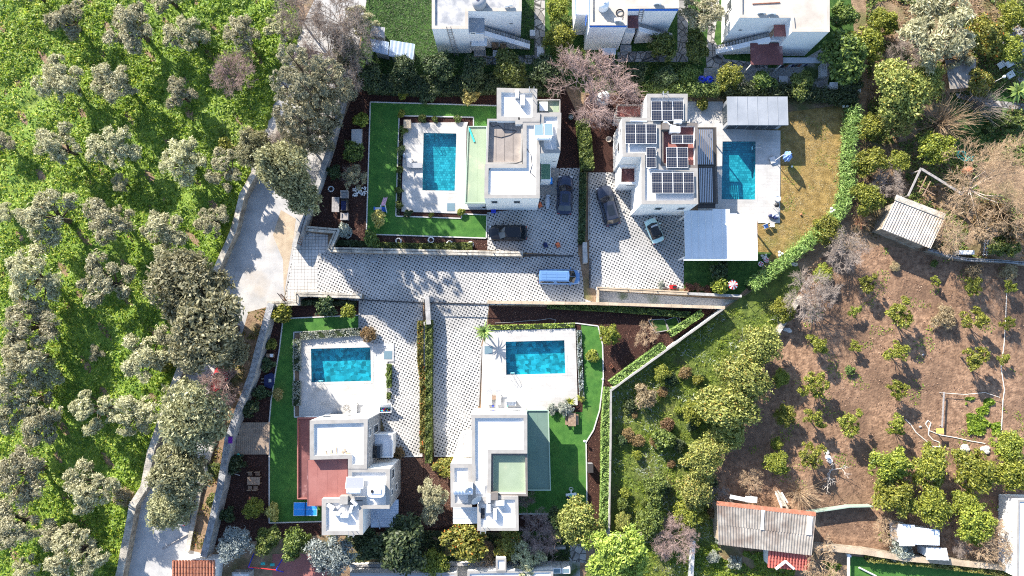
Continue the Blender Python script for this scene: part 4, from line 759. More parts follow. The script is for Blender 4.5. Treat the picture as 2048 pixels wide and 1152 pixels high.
q = P(965, 1025, 6.85); tag(B().box(q.x - .35, q.y - .6, 6.94, q.x + .25, q.y + .5, 7.1).build('roof_hatch', 'black_metal'), 'small black roof hatch on the green roof villa', 'hatch')

# ---------------------------------------------------------------- northern houses
ZN = 7.0
def stairs(house, a, b_, ztop, zbot, w, n, wallm, name='step'):
    """outside stair along a wall from the top point a (at ztop) down to b (at zbot)"""
    a, b_ = P(*a, ztop), P(*b_, zbot); d = Vector((b_.x - a.x, b_.y - a.y, 0)); L = d.length; d.normalize(); rz = math.atan2(d.y, d.x)
    for k in range(n):
        c = a + d * (L * (k + .5) / n); z = ztop + (zbot - ztop) * (k + .5) / n; B().cb((c.x, c.y, z - .1), (L / n * 0.86, w, 0.2), rz).build(name, 'render_grey', house)
    s = Vector((-d.y, d.x, 0)) * (w / 2 + .08) * (1 if (Vector((-d.y, d.x, 0))).y < 0 else -1)
    B().add([(a.x + s.x, a.y + s.y, zbot), (b_.x + s.x, b_.y + s.y, zbot), (b_.x + s.x, b_.y + s.y, zbot + .25), (a.x + s.x, a.y + s.y, ztop + .15), (a.x, a.y, zbot), (b_.x, b_.y, zbot), (b_.x, b_.y, zbot + .25), (a.x, a.y, ztop + .15)], [(0, 1, 2, 3), (7, 6, 5, 4), (3, 2, 6, 7), (0, 3, 7, 4), (1, 5, 6, 2)]).build('stair_wall', wallm, house)
n1 = thing('house', 'white flat roofed house with a long ladder on its wall', 'house', P(950, 60))
block(n1, [(864, -70), (1043, -70), (1043, 22), (936, 21.5), (936, 57), (864, 57)], ZN, 'roof_gravel', wallm='wall_pale', ph=0.25, pw=0.35, cap='roof_beige')
_e = P(1000, 22, ZN).y; _w = P(900, 57, ZN).y
B().box(P(935, 60, 4).x + .02, _e - 1.9, 0, P(968, 60, 4).x, _e - .02, 5.0).build('stair_head', 'wall_pale', n1)
q0, q1 = P(936, 33, 5.2), P(969, 64, 5.2); B().box(q0.x, q1.y, 5.05, q1.x, q0.y, 5.2).build('stair_roof', 'sheet_grey', n1)
stairs(n1, (969, 62), (1060, 90), 3.6, 0.2, 1.05, 18, 'wall_pale')
q0, q1 = P(943, 76, 2.9), P(974, 92, 2.9); B().box(q0.x, q1.y, 2.8, q1.x, q0.y, 2.95).build('porch_canopy', 'sheet_white', n1)
for k, (px, py) in enumerate(((990, 91), (1006, 92))):
    q = P(px, py, 1.3); B().box(q.x - .42, q.y - .04, 0.02, q.x + .42, q.y + .06, 2.1).build('door', 'wood', n1)
B().box(P(948, 112).x, P(948, 114).y, 0.01, P(972, 112).x, P(948, 96).y, .3).build('porch_step', 'render_grey', n1)
window(n1, 946, 66, 1, _w - .02, 0.5, 0.35, -1)
def lean_ladder(a, za, b_, zb, label, n=13, w=0.5):
    a, b_ = P(*a, za), P(*b_, zb); r = thing('ladder', label, 'ladder', (b_.x, b_.y, 0)); s = Vector((w / 2, 0, 0))
    for k in (-1, 1): B().bar(a + s * k, b_ + s * k, 0.07, 0.07).build('rail', 'wood_grey', r)
    for k in range(n): c = a.lerp(b_, (k + .5) / n); B().bar(c - s, c + s, 0.05, 0.05).build('rung', 'wood_grey', r)
lean_ladder((897, 53), ZN + .6, (913, 112), 0.02, 'long ladder leaning on the northern white house')
r = thing('water_tank', 'dark grey round water tank with red cap on the northern roof', 'water tank', P(956, 6, 7.4)); p = P(958, 3, 7.5); p.z = 6.76; ORG[r] = Vector(r.location)
B().lathe(p, [(.8, 0), (.85, .3), (.85, .95), (.6, 1.2), (.2, 1.25)], 18).build('tank', 'grey_paint', r, True); B().lathe(p + Vector((-.2, .1, 1.25)), [(.2, 0), (.2, .12)], 12).build('lid', 'red_plastic', r)
p = P(1016, 8, 7.3); p.z = 6.76; r = thing('solar_water_heater', 'white roof heater tank on the northern house', 'solar heater', p); B().cb(p + Vector((0, 0, .5)), (1.0, .5, .35), 0.25).build('tank', 'white_plastic', r); B().cb(p + Vector((0, 0, .16)), (.1, .1, .33)).build('leg', 'galv', r)
q = P(1022, 58, 4); window(n1, 1022, 47, 1, _e, 0.28, 0.18, -1, frame='grey_paint')
for px, py, w, d, h_, m, lb in ((1065, 66, .6, .7, .9, 'sheet_grey', 'grey green utility box at the foot of the northern stair'), (1081, 106, .8, 1.6, .6, 'light_grey', 'pale concrete bench beside the northern path'), (1002, 107, 2.0, .8, .5, 'render_grey', 'grey concrete block in front of the two brown doors')):
    q = P(px, py, h_); r = thing('garden_block', lb, 'block', (q.x, q.y, 0.02)); B().box(q.x - w / 2, q.y - d / 2, .02, q.x + w / 2, q.y + d / 2, h_).build('body', m, r); B().box(q.x - w / 2 - .04, q.y - d / 2 - .04, h_, q.x + w / 2 + .04, q.y + d / 2 + .04, h_ + .06).build('top', 'light_grey', r)
n2 = thing('house', 'white flat roofed house with bright blue trim', 'house', P(1260, 50))
block(n2, [(1180, -70), (1358, -70), (1358, 16), (1255, 17), (1254, 50), (1180, 50)], ZN, 'roof_beige', wallm='wall_pale', ph=0.25, pw=0.35, cap='roof_beige')
sy, ey = P(1200, 50, ZN).y, P(1300, 17, ZN).y
for xa, xb, yy in ((1180, 1254, sy), (1255, 1358, ey)): B().box(P(xa, 30, ZN).x + .01, yy - .05, ZN - .5, P(xb, 30, ZN).x - .01, yy - .003, ZN - .07).build('blue_band', 'blue_trim', n2)
B().box(P(1180, 30, ZN).x - .05, sy, ZN - .5, P(1180, 30, ZN).x - .003, sy + 9, ZN - .07).build('blue_band', 'blue_trim', n2)
wx = P(1180, 30, ZN).x; B().box(wx - 1.5, sy + 2.0, 0, wx - .01, sy + 9, 5.6).build('west_wing', 'wall_pale', n2); B().box(wx - 1.5, sy + 2.0, 5.6, wx - .02, sy + 9, 5.62).build('wing_roof', 'wall_pale', n2); B().box(wx - 1.56, sy + 1.95, 5.2, wx - 1.503, sy + 9, 5.66).build('wing_trim', 'blue_trim', n2)
q0, q1 = P(1255, 22, 5.3), P(1277, 55, 5.3); B().box(q0.x + .02, q1.y, 5.15, q1.x, min(q0.y, ey - .03), 5.3).build('stair_roof', 'roof_brown', n2); B().box(q0.x + .02, q1.y + .2, 0, q1.x - .1, ey - .02, 3.4).build('stair_head', 'wall_pale', n2)
stairs(n2, (1277, 54), (1345, 74), 3.6, 0.2, 1.0, 16, 'wall_pale')
q = P(1257, 77, 1.2); B().box(q.x - .35, q.y - .03, .02, q.x + .35, q.y + .05, 2.1).build('door', 'wood', n2); B().box(P(1240, 104).x, P(1240, 105).y, .01, P(1262, 104).x, P(1240, 92).y, .3).build('porch_step', 'render_grey', n2)
window(n2, 1172, 40, 0, wx - 1.5, .7, .9, -1, frame='blue_trim')
q0, q1 = P(1205, 96, 2.2), P(1232, 109, 2.2); r = thing('porch_shelter', 'small white shelter roof at the blue trimmed house', 'shelter', ((q0.x + q1.x) / 2, (q0.y + q1.y) / 2, 0)); B().box(q0.x, q1.y, 2.1, q1.x, q0.y, 2.2).build('roof', 'sheet_white', r)
for x in (q0.x + .1, q1.x - .1): B().tube((x, q1.y + .1, .02), (x, q1.y + .1, 2.1), .04).build('post', 'white_paint', r)
p = P(1207, 10, 7.4); p.z = 6.76; r = thing('water_tank', 'ribbed white upright water tank on the blue trimmed house', 'water tank', p)
B().lathe(p, [(.6, 0), (.66, .1), (.6, .2), (.66, .35), (.6, .5), (.66, .65), (.6, .8), (.66, .95), (.6, 1.1), (.45, 1.3), (.15, 1.38)], 18).build('tank', 'white_plastic', r, True); B().lathe(p + Vector((0, 0, 1.38)), [(.16, 0), (.16, .06)], 12).build('lid', 'light_grey', r)
r = thing('hose_coil', 'coiled black hose on the blue trimmed roof', 'hose', P(1240, 26, 6.78))
for k in range(3): B().path([P(1240, 26, 6.82 + k * .05) + Vector((math.cos(t) * (.38 + .06 * k), math.sin(t) * (.38 + .06 * k), 0)) for t in np.linspace(0, 6.4, 14)], .03).build('coil', 'hose', r)
aircon(1315, 4, 6.75, 0.9, .4, 'white air conditioner at the top of the blue trimmed roof'); aircon(1236, 39, 6.75, .8, .35, 'white air conditioner near the blue trimmed roof edge')
lean_ladder((1284, 18), ZN, (1279, 44), 3.5, 'short ladder above the blue trimmed house stair', n=6)
n3 = thing('house', 'white house with red porch canopy and outside stair', 'house', P(1570, 60))
block(n3, [(1479, -70), (1659, -70), (1659, 63), (1585, 63), (1582, 35), (1479, 35)], ZN, 'roof_beige', wallm='wall_pale', ph=0.25, pw=0.35, cap='roof_beige')
ey, wy = P(1600, 63, ZN).y, P(1500, 35, ZN).y
q0, q1 = P(1548, 40, 5.2), P(1579, 72, 5.2); B().box(q0.x, q1.y, 5.05, q1.x, min(q0.y, wy - .03), 5.2).build('stair_roof', 'roof_red', n3); B().box(q0.x + .1, q1.y + .3, 0, q1.x, wy - .02, 3.4).build('stair_head', 'wall_pale', n3); B().box(q0.x + .04, q1.y + .4, 3.4, q0.x + .1, wy - .3, 5.04).build('stair_door', 'wood', n3)
stairs(n3, (1540, 74), (1430, 100), 3.6, 0.2, 1.1, 18, 'wall_pale')
q0, q1 = P(1501, 86, 3.0), P(1566, 129, 3.0); r = thing('porch_canopy', 'dark red flat canopy in front of the red canopy house', 'canopy', ((q0.x + q1.x) / 2, (q0.y + q1.y) / 2, 0)); B().box(q0.x, q1.y, 2.85, q1.x, q0.y, 3.0).build('roof', 'roof_brown', r)
for x in (q0.x + .12, q1.x - .12): B().box(x - .06, q1.y + .06, .02, x + .06, q1.y + .18, 2.85).build('post', 'white_paint', r)
wx = P(1479, 30, ZN).x
for py in (12, 34): window(n3, 1459 - (py - 12) * .25, py, 0, wx, 1.2, 1.8, -1)
window(n3, 1481, 60, 1, wy, .25, .25, -1, frame='grey_paint')
aircon(1524, 22, 6.75, .95, .45, 'western white air conditioner on the red canopy house roof'); aircon(1545, 24, 6.75, .9, .4, 'eastern white air conditioner on the red canopy house roof')
tag(B().bar(P(1505, 8, 6.8), P(1560, 5, 6.8), .1, .1).build('beam', 'rust'), 'rusty beam lying on the red canopy house roof', 'beam')
q0, q1 = P(1566, 115, 2.4), P(1650, 126, 2.4); r = thing('awning', 'long grey awning with a clothes line beside the red canopy', 'awning', ((q0.x + q1.x) / 2, (q0.y + q1.y) / 2, 0)); B().box(q0.x + .02, q1.y, 2.32, q1.x, q0.y, 2.4).build('roof', 'sheet_grey', r)
for x in (q0.x + .2, q1.x - .1): B().tube((x, q1.y + .06, .02), (x, q1.y + .06, 2.32), .03).build('post', 'galv', r)
r = thing('clothes_line', 'clothes line with dark washing below the grey awning', 'clothes line', P(1590, 131)); B().tube(P(1556, 131, 1.9), P(1625, 127, 1.9), .01, n=4).build('line', 'hose', r)
for k in range(9): q = P(1562 + k * 6.5, 131 - k * .35, 1.9); B().cb(q - Vector((0, 0, .35)), (.32, .06, .7), .1 * (k % 3)).build('garment', ['navy', 'black_metal', 'rust', 'cloth_grey'][k % 4], r)
for x in (1556, 1625): q = P(x, 131 if x < 1600 else 127, 1.9); B().tube((q.x, q.y, .02), q, .03).build('pole', 'galv', r)

# ---------------------------------------------------------------- sheds and outbuildings
def shed(name, label, cat, corners, z, m, wallm, pitch=0.25, amp=0.04, inset_d=0.25, drop=0.0, parts=1):
    """corrugated roof on walls; corners in picture order: first edge runs across the ridges"""
    c = [P(x, y, z - (drop if i > 1 else 0)) for i, (x, y) in enumerate(corners)]; m_ = sum(c, Vector()) / 4; r = thing(name, label, cat, (m_.x, m_.y, 0))
    B().prism(inset(c, inset_d), 0, z - .1 - drop, bottom=False).build('wall', wallm, r)
    for k in range(parts):
        a, b_ = k / parts, (k + 1) / parts; corrugated(r, c[0].lerp(c[3], a) + Vector((0, 0, .012 * k)), c[1].lerp(c[2], a) + Vector((0, 0, .012 * k)), c[1].lerp(c[2], b_) + Vector((0, 0, .012 * k)), c[0].lerp(c[3], b_) + Vector((0, 0, .012 * k)), m, pitch, amp, 'roof_sheet')
    return r, c
r, c = shed('corrugated_shed', 'pale corrugated barn roof beside the large fan shaped bare tree', 'shed', [(1791, 399), (1889, 437), (1861, 497), (1763, 458)], 3.0, 'corrugated', 'stone_wall', 0.33, 0.06, parts=2)
B().bar(c[0] + Vector((0, .25, .05)), c[1] + Vector((0, .25, .05)), .7, .12).build('ridge_slab', 'stone_cap', r)
r, c = shed('corrugated_shed', 'long grey corrugated barn roof at the bottom of the field', 'shed', [(1434, 1010), (1632, 1032), (1623, 1111), (1437, 1089)], 2.9, 'corrugated_dark', 'sandy', 0.33, 0.06, parts=2)
for x in (1526, 1620): a = P(x, 1020 if x < 1600 else 1033, 3.02); b_ = P(x - 2, 1060 if x < 1600 else 1070, 3.02); B().bar(a, b_, .35 if x < 1600 else .6, .03).build('clear_sheet', 'white_plastic', r)
B().bar(c[0] + Vector((0, .2, -.05)), c[1] + Vector((0, .2, -.05)), .5, .1).build('ridge_slab', 'clay', r)
def tiled_roof(label, corners, z, m, wallm='wall_white', drop=0.6, n=14, rows=7):
    c = [P(x, y, z - (drop if i > 1 else 0)) for i, (x, y) in enumerate(corners)]; ctr = sum(c, Vector()) / 4; r = thing('tiled_outbuilding', label, 'outbuilding', (ctr.x, ctr.y, 0))
    B().prism(inset(c, .2), 0, z - drop - .12).build('wall', wallm, r); up = Vector((0, 0, 1))
    B().add([*(p - up * .02 for p in c)], [(0, 1, 2, 3)]).build('roof_base', m, r)
    base = None
    for j in range(rows):
        for i in range(n):
            a = c[0].lerp(c[1], (i + .5) / n); b_ = c[3].lerp(c[2], (i + .5) / n); p, q = a.lerp(b_, j / rows), a.lerp(b_, (j + 1) / rows + .01); w = (c[1] - c[0]).length / n * .42
            B().tube(p + up * (.0 + .0), q + up * .035, w, n=6, cap=False).build('tile', m, r)
    return r
tiled_roof('orange tiled outbuilding roof at the foot of the lane', [(344, 1121), (430, 1121), (430, 1190), (344, 1190)], 3.0, 'clay', n=14, rows=6, drop=.9)
r = tiled_roof('red tiled porch roof with white gable against the grey barn', [(1537, 1100), (1622, 1110), (1620, 1141), (1535, 1134)], 2.4, 'clay_red', n=14, rows=5, drop=.5)
a = P(1570, 1122, 2.4)
for s in (-1, 1): B().bar(a + Vector((0, 0, .12)), a + Vector((s * 1.1, -.95, -.1)), .28, .12).build('gable_board', 'white_paint', r)
r, c = shed('metal_shed', 'white and blue metal shed below the citrus clump', 'shed', [(1796, 1048), (1830, 1050), (1830, 1092), (1799, 1092)], 2.4, 'white_plastic', 'sheet_white', .4, .02)
r, c = shed('metal_shed', 'blue ribbed metal shed beside the white metal shed', 'shed', [(1831, 1054), (1879, 1060), (1879, 1091), (1831, 1089)], 2.5, 'sheet_blue', 'sheet_white', .25, .03)
r, c = shed('metal_shed', 'small pale ribbed shed below the blue metal shed', 'shed', [(1852, 1095), (1893, 1096), (1898, 1121), (1852, 1119)], 2.2, 'sheet_white', 'sheet_white', .5, .06)
r, c = shed('metal_shed', 'western blue metal shed under the dark trees', 'shed', [(740, 77), (778, 84), (776, 110), (745, 103)], 2.3, 'sheet_blue_shaded', 'sheet_grey', .45, .03)
r, c = shed('metal_shed', 'eastern blue metal shed with pitched roof beside the dark lawn', 'shed', [(781, 80), (830, 88), (826, 119), (777, 112)], 2.3, 'sheet_blue_shaded', 'sheet_grey', .45, .03)
r, c = shed('metal_shed', 'dark grey tarpaulin hut above the blue metal sheds', 'shed', [(742, 50), (770, 55), (768, 76), (740, 70)], 1.9, 'grey_paint', 'grey_paint', .8, .03)
p0 = P(1800, 460, 1.0)
# pergola skeleton by the barn
r = thing('pergola_skeleton', 'weathered timber frame beside the pale barn', 'frame', P(1840, 375)); z = 2.3
B().bar(P(1843, 338, z), P(1926, 389, z), .3, .12).build('beam', 'wood_grey', r); B().bar(P(1842, 336, z), P(1816, 392, z), .22, .12).build('beam', 'wood_grey', r)
for (x0_, y0_, x1_, y1_) in ((1853, 352, 1838, 385), (1861, 363, 1846, 392), (1835, 371, 1870, 390)): B().bar(P(x0_, y0_, z), P(x1_, y1_, z), .1, .08).build('rafter', 'wood', r)
for px, py in ((1843, 339), (1924, 388), (1817, 391)): q = P(px, py, z); B().box(q.x - .07, q.y - .07, 0, q.x + .07, q.y + .07, z - .06).build('post', 'wood_grey', r)
# white southern houses at the bottom edge
r = thing('house', 'bright white house corner at the bottom edge', 'house', P(1080, 1170)); block(r, [(935, 1143), (1106, 1140), (1104, 1260), (935, 1260)], 3.4, 'roof_white', ph=.2, pw=.25); block(r, [(992, 1117), (1012, 1117), (1012, 1142.5), (992, 1142.5)], 3.5, 'roof_white', ph=.15, pw=.2)
r = thing('skylight_frame', 'glazed white frame beside the bright white house', 'skylight', P(1122, 1142)); q0, q1 = P(1105, 1136, 2.4), P(1141, 1147, 2.4)
for k in range(2): xa = q0.x + (q1.x - q0.x) * k / 2; B().box(xa + .03, q1.y, .0, xa + (q1.x - q0.x) / 2 - .03, q0.y, 2.4).build('frame', 'white_paint', r); B().box(xa + .15, q1.y + .1, 2.4, xa + (q1.x - q0.x) / 2 - .15, q0.y - .1, 2.43).build('pane', 'collector', r)
r = thing('house', 'low white roof corner left of the brown bare shrub', 'house', P(830, 1170)); block(r, [(700, 1146), (912, 1146), (912, 1260), (700, 1260)], 2.6, 'sheet_grey', ph=.1, pw=.2)
r = thing('house', 'white building edge at the right border below the citrus clump', 'house', P(2048, 1070)); block(r, [(2036, 1000), (2160, 1003), (2160, 1160), (2034, 1155)], 3.2, 'sheet_white', ph=.12, pw=.2)
r = thing('house', 'grey terrace edge above the swing set', 'house', P(480, 1150)); block(r, [(464, 1145), (500, 1145), (500, 1200), (464, 1200)], 1.2, 'light_grey', ph=.1, pw=.15, wallm='render_grey')
r, c = shed('metal_shed', 'brown open shed roof under the olive at the eastern terrace', 'shed', [(1890, 120), (1952, 118), (1952, 175), (1900, 178)], 2.2, 'corrugated_dark', 'wood', .4, .03)
# wooden deck
r = thing('wooden_deck', 'grey brown plank deck beside the red roof villa lawn', 'deck', P(505, 880)); z = 0.25
y_hi, y_lo = P(500, 845, z).y, P(500, 909, z).y; n = 18
for k in range(n):
    xa = P(464, 900, z).x + (P(538, 900, z).x - P(464, 900, z).x) * k / n; w = (P(538, 900, z).x - P(464, 900, z).x) / n; px = 464 + 74 * (k + .5) / n
    top = y_hi if px > 481 else P(px, 909 - (px - 464) * 64 / 17, z).y
    B().box(xa + .012, y_lo, .02, xa + w - .012, min(top, y_hi), z - .004 * (k % 3)).build('plank', 'wood_deck', r)

# ---------------------------------------------------------------- vehicles
def car(name, label, cat, px, py, deg, L, W, H, paint, cab, belt=0.60, roof_m=None, hood=0.58, group=None, ribs=0, sunroof=False):
    """cab: (rear bottom, rear top, front top, front bottom) as shares of the length from the middle"""
    p = P(px, py, H * 0.6); p.z = 0.03; r = thing(name, label, cat, p, group, math.radians(deg) + 1e-6); w = W / 2; zb = 0.22; hz = H * belt
    st = [(-.50, .70, hz * .86), (-.485, .86, hz * .95), (-.44, .95, hz), (-.30, 1.0, hz * 1.01), (0, 1.0, hz), (.20, .99, hz * .98), (.32, .97, H * hood), (.42, .92, H * hood * .94), (.475, .82, H * hood * .84), (.50, .66, H * hood * .72)]
    vs_, fs = [], []
    for x, k, zt in st:
        ww = w * k; half = [(.80, zb), (.97, zb + .14), (1.0, (zb + zt) / 2), (.96, zt - .10), (.86, zt - .02), (.45, zt + .015), (0, zt + .02)]
        vs_ += [(x * L, ww * a, z) for a, z in half] + [(x * L, -ww * a, z) for a, z in half[-2::-1]]
    n = 13
    for i in range(len(st) - 1): fs += [(i * n + j, i * n + j + 1, (i + 1) * n + j + 1, (i + 1) * n + j) for j in range(n - 1)] + [(i * n + n - 1, i * n, (i + 1) * n, (i + 1) * n + n - 1)]
    fs += [tuple(range(n)), tuple(range((len(st) - 1) * n, len(st) * n))[::-1]]
    body = B().add(vs_, fs).build('body', paint, r, True)
    a, b_, c, d = (k * L for k in cab); y0, y1 = w * .88, w * .70; z0, z1 = hz - .03, H - .05
    lo = [(a, y0), (d, y0 * .94), (d + .05 * L, 0), (d, -y0 * .94), (a, -y0), (a - .02 * L, 0)]; hi = [(b_, y1), (c, y1 * .97), (c + .025 * L, 0), (c, -y1 * .97), (b_, -y1), (b_ - .012 * L, 0)]
    B().add([(x, y, z0) for x, y in lo] + [(x, y, z1) for x, y in hi], [(i, (i + 1) % 6, 6 + (i + 1) % 6, 6 + i) for i in range(6)] + [(6, 7, 8, 9, 10, 11)]).build('cabin', roof_m or paint, r)
    rf = B().add([(x * .985, y * .96, z1 + .002) for x, y in hi] + [(x * .95 + .0, y * .8, H) for x, y in hi], [(i, (i + 1) % 6, 6 + (i + 1) % 6, 6 + i) for i in range(6)] + [(6, 7, 8, 9, 10, 11)]).build('roof', roof_m or paint, r)
    for k in range(ribs): x = b_ + (c - b_) * (.06 + .88 * k / max(1, ribs - 1)); yy = y1 * .7; B().box(x - .02, -yy, H, x + .02, yy, H + .02).build('roof_rib', paint, rf) if k % 2 else B().box(b_ + .3, -yy + 2 * yy * k / ribs - .02, H, c - .4, -yy + 2 * yy * k / ribs + .02, H + .022).build('roof_rib', paint, rf)
    def glass(nm, q, off, sh=.09):
        q = [Vector(v) for v in q]; m = sum(q, Vector()) / len(q); nrm = (q[1] - q[0]).cross(q[2] - q[1]).normalized()
        if nrm.dot(m - Vector((0, 0, z0))) < 0: nrm = -nrm
        B().add([v.lerp(m, sh) + nrm * off for v in q], [tuple(range(len(q)))]).build(nm, 'glass_dark', r)
    L3, H3 = [(x, y, z0 + .04) for x, y in lo], [(x, y, z1) for x, y in hi]
    for s, nm in (((1, 2), 'windscreen'), ((2, 3), 'windscreen')): pass
    glass('windscreen', [L3[1], L3[2], H3[2], H3[1]], .012, .07); glass('windscreen', [L3[2], L3[3], H3[3], H3[2]], .012, .07)
    glass('rear_window', [L3[4], L3[5], H3[5], H3[4]], .012); glass('rear_window', [L3[5], L3[0], H3[0], H3[5]], .012)
    for (i, j) in ((0, 1), (4, 3)):
        for t0, t1 in ((.03, .47), (.53, .96)): glass('side_window', [Vector(L3[i]).lerp(Vector(L3[j]), t0), Vector(L3[i]).lerp(Vector(L3[j]), t1), Vector(H3[i]).lerp(Vector(H3[j]), t1), Vector(H3[i]).lerp(Vector(H3[j]), t0)], .012)
    if sunroof: B().cb((b_ + (c - b_) * .52, 0, H + .006), ((c - b_) * .62, y1 * 1.15, .012)).build('sunroof', 'glass_dark', rf)
    for sx in (-.31, .31):
        for sy in (-1, 1):
            c_ = Vector((sx * L, sy * (w - .10), .32)); ty = B().tube(c_ - Vector((0, .11, 0)), c_ + Vector((0, .11, 0)), .32, n=16).build('tyre', 'rubber', r); B().tube(c_ - Vector((0, .115, 0)), c_ + Vector((0, .115, 0)), .2, n=12).build('rim', 'steel', ty)
    for sy in (-1, 1):
        B().cb((d - .09 * L, sy * (w + .10), hz + .08), (.14, .2, .13)).build('wing_mirror', paint, r); B().cb((.462 * L, sy * w * .70, H * hood * .80), (.20, .36, .09)).build('headlight', 'lamp_lens', r); B().cb((-.492 * L, sy * w * .72, hz * .84), (.06, .30, .12)).build('tail_light', 'tail_lens', r)
    return r
car('parked_car', 'dark slate estate car parked at an angle by the solar villa', 'car', 1217, 410, 104.7, 5.1, 2.1, 1.62, 'paint_slate', (-.46, -.38, .04, .20), sunroof=True)
car('parked_car', 'navy blue car beside the white wall of the tan terrace villa', 'car', 1130, 389, 87.5, 4.9, 2.0, 1.5, 'paint_navy', (-.42, -.30, .05, .22), sunroof=True)
car('parked_car', 'glossy black car parked across the forecourt below the lawn', 'car', 1016, 465, 180, 4.75, 1.98, 1.55, 'paint_black', (-.44, -.34, .06, .21))
car('parked_van', 'pale blue van with ribbed roof parked in the alley', 'van', 1118, 553, -1.0, 5.2, 1.95, 1.95, 'paint_sky', (-.49, -.47, .22, .36), belt=.56, hood=.5, ribs=6)
car('parked_car', 'small mint green car with black soft top by the carport', 'car', 1309, 461, 112, 3.15, 1.66, 1.35, 'paint_mint', (-.33, -.22, .12, .27), roof_m='black_metal')
q = P(1311, 457, 1.36); tag(B().cb((q.x, q.y, 1.362), (.95, .85, .02), math.radians(112)).build('roof_panel_grey', 'light_grey'), 'light grey panel on the soft top of the mint car', 'panel')
car('parked_car', 'red car half hidden under bare branches on the lane', 'car', 437, 762, 78, 4.0, 1.72, 1.5, 'paint_red', (-.42, -.3, .05, .22)); car('parked_car', 'white car hidden under the dark evergreen crown on the lower lane', 'car', 366, 1015, 75, 4.2, 1.75, 1.5, 'white_paint', (-.42, -.3, .05, .22))

# ---------------------------------------------------------------- garden things
def lounger(px, py, deg, label, cush='white_plastic', frame='white_paint', z=0.13, L=1.95, W=0.68):
    p = P(px, py, z + .35); p.z = z; r = thing('sun_lounger', label, 'sun lounger', p, None, math.radians(deg) + 1e-6); a = math.radians(28); bl = L * .38
    B().box(-L * .5, -W / 2, .26, L * .12, W / 2, .32).build('frame', frame, r); B().box(-L * .5, -W / 2 + .03, .32, L * .12, W / 2 - .03, .40).build('cushion', cush, r)
    x0_ = L * .12; B().add([(x0_, -W / 2 + .03, .32), (x0_ + bl * math.cos(a), -W / 2 + .03, .32 + bl * math.sin(a)), (x0_ + bl * math.cos(a), W / 2 - .03, .32 + bl * math.sin(a)), (x0_, W / 2 - .03, .32), (x0_, -W / 2 + .03, .40), (x0_ + bl * math.cos(a), -W / 2 + .03, .40 + bl * math.sin(a)), (x0_ + bl * math.cos(a), W / 2 - .03, .40 + bl * math.sin(a)), (x0_, W / 2 - .03, .40)], [(0, 3, 2, 1), (4, 5, 6, 7), (0, 1, 5, 4), (1, 2, 6, 5), (2, 3, 7, 6), (3, 0, 4, 7)]).build('backrest', cush, r)
    for x in (-L * .44, L * .1):
        for y in (-W / 2 + .05, W / 2 - .05): B().box(x - .03, y - .03, 0, x + .03, y + .03, .26).build('leg', frame, r)
def table(px, py, w, d, h, label, top='wood', n=5, z=0.05, deg=0.0, name='garden_table', leg=None):
    p = P(px, py, z + h); p.z = z; r = thing(name, label, 'table', p, None, math.radians(deg) + 1e-6)
    for k in range(n): x = -w / 2 + w * (k + .5) / n; B().box(x - w / n / 2 + .008, -d / 2, h - .05, x + w / n / 2 - .008, d / 2, h).build('plank', top, r)
    for x in (-w / 2 + .1, w / 2 - .1):
        for y in (-d / 2 + .12, d / 2 - .12): B().box(x - .04, y - .04, 0, x + .04, y + .04, h - .05).build('leg', leg or top, r)
    return r
def chair(px, py, deg, label, m='wood', seat=None, z=0.05, w=0.5, arm=False, group=None):
    p = P(px, py, z + .45); p.z = z; r = thing('garden_chair', label, 'chair', p, group, math.radians(deg) + 1e-6)
    B().box(-w / 2, -w / 2, .40, w / 2, w / 2, .46).build('seat', seat or m, r); B().box(-w / 2, w / 2 - .06, .47, w / 2, w / 2, .92).build('backrest', m, r)
    for x in (-w / 2 + .03, w / 2 - .03):
        for y in (-w / 2 + .03, w / 2 - .03): B().box(x - .025, y - .025, 0, x + .025, y + .025, .40).build('leg', m, r)
        if arm: B().box(x - .06, -w / 2, .60, x + .06, w / 2 - .06, .65).build('armrest', m, r)
    return r
# tan terrace villa garden
table(671, 409, 0.95, 1.9, .55, 'grey slatted table between hedge and armchairs', 'wood_grey', 5, z=.02)
def armchair(px, py, deg, label, w=.95, d=.95, m='wood_grey', c='cloth_grey', nseat=1):
    p = P(px, py, .5); p.z = .02; r = thing('garden_sofa', label, 'sofa', p, None, math.radians(deg) + 1e-6); B().box(-w / 2, -d / 2, .1, w / 2, d / 2, .34).build('base', m, r); B().box(-w / 2, d / 2 - .18, .34, w / 2, d / 2, .78).build('backrest', m, r)
    for s in (-1, 1): B().box(s * w / 2 - (.14 if s > 0 else 0), -d / 2, .34, s * w / 2 + (.14 if s < 0 else 0), d / 2 - .18, .6).build('armrest', m, r)
    for k in range(nseat): ww = (w - .3) / nseat; B().box(-w / 2 + .15 + ww * k, -d / 2 + .02, .34, -w / 2 + .15 + ww * (k + 1) - .02, d / 2 - .2, .46).build('cushion', c, r)
armchair(689, 389, 0, 'upper grey wicker armchair in the mulch garden', c='wood_grey'); armchair(689, 433, 180, 'lower grey wicker armchair in the mulch garden', c='wood_grey'); armchair(689, 411, -90, 'dark two seat bench between the wicker armchairs', w=1.45, d=.9, m='dark_frame', c='navy', nseat=2)
lounger(829, 331, 180, 'dark mesh sun lounger beside the deep blue pool', 'grey_paint', 'grey_paint')
lounger(818, 319, 92, 'white sun lounger turned towards the lawn by the deep blue pool', 'light_grey', L=1.7)
p = P(808, 310, .5); r = thing('towel_heap', 'crumpled white towel on the deck edge by the deep blue pool', 'towel', (p.x, p.y, .13)); B().ball((p.x, p.y, .3), .3, sq=(.7, 1.2, .6)).build('towel', 'cloth_grey', r, True)
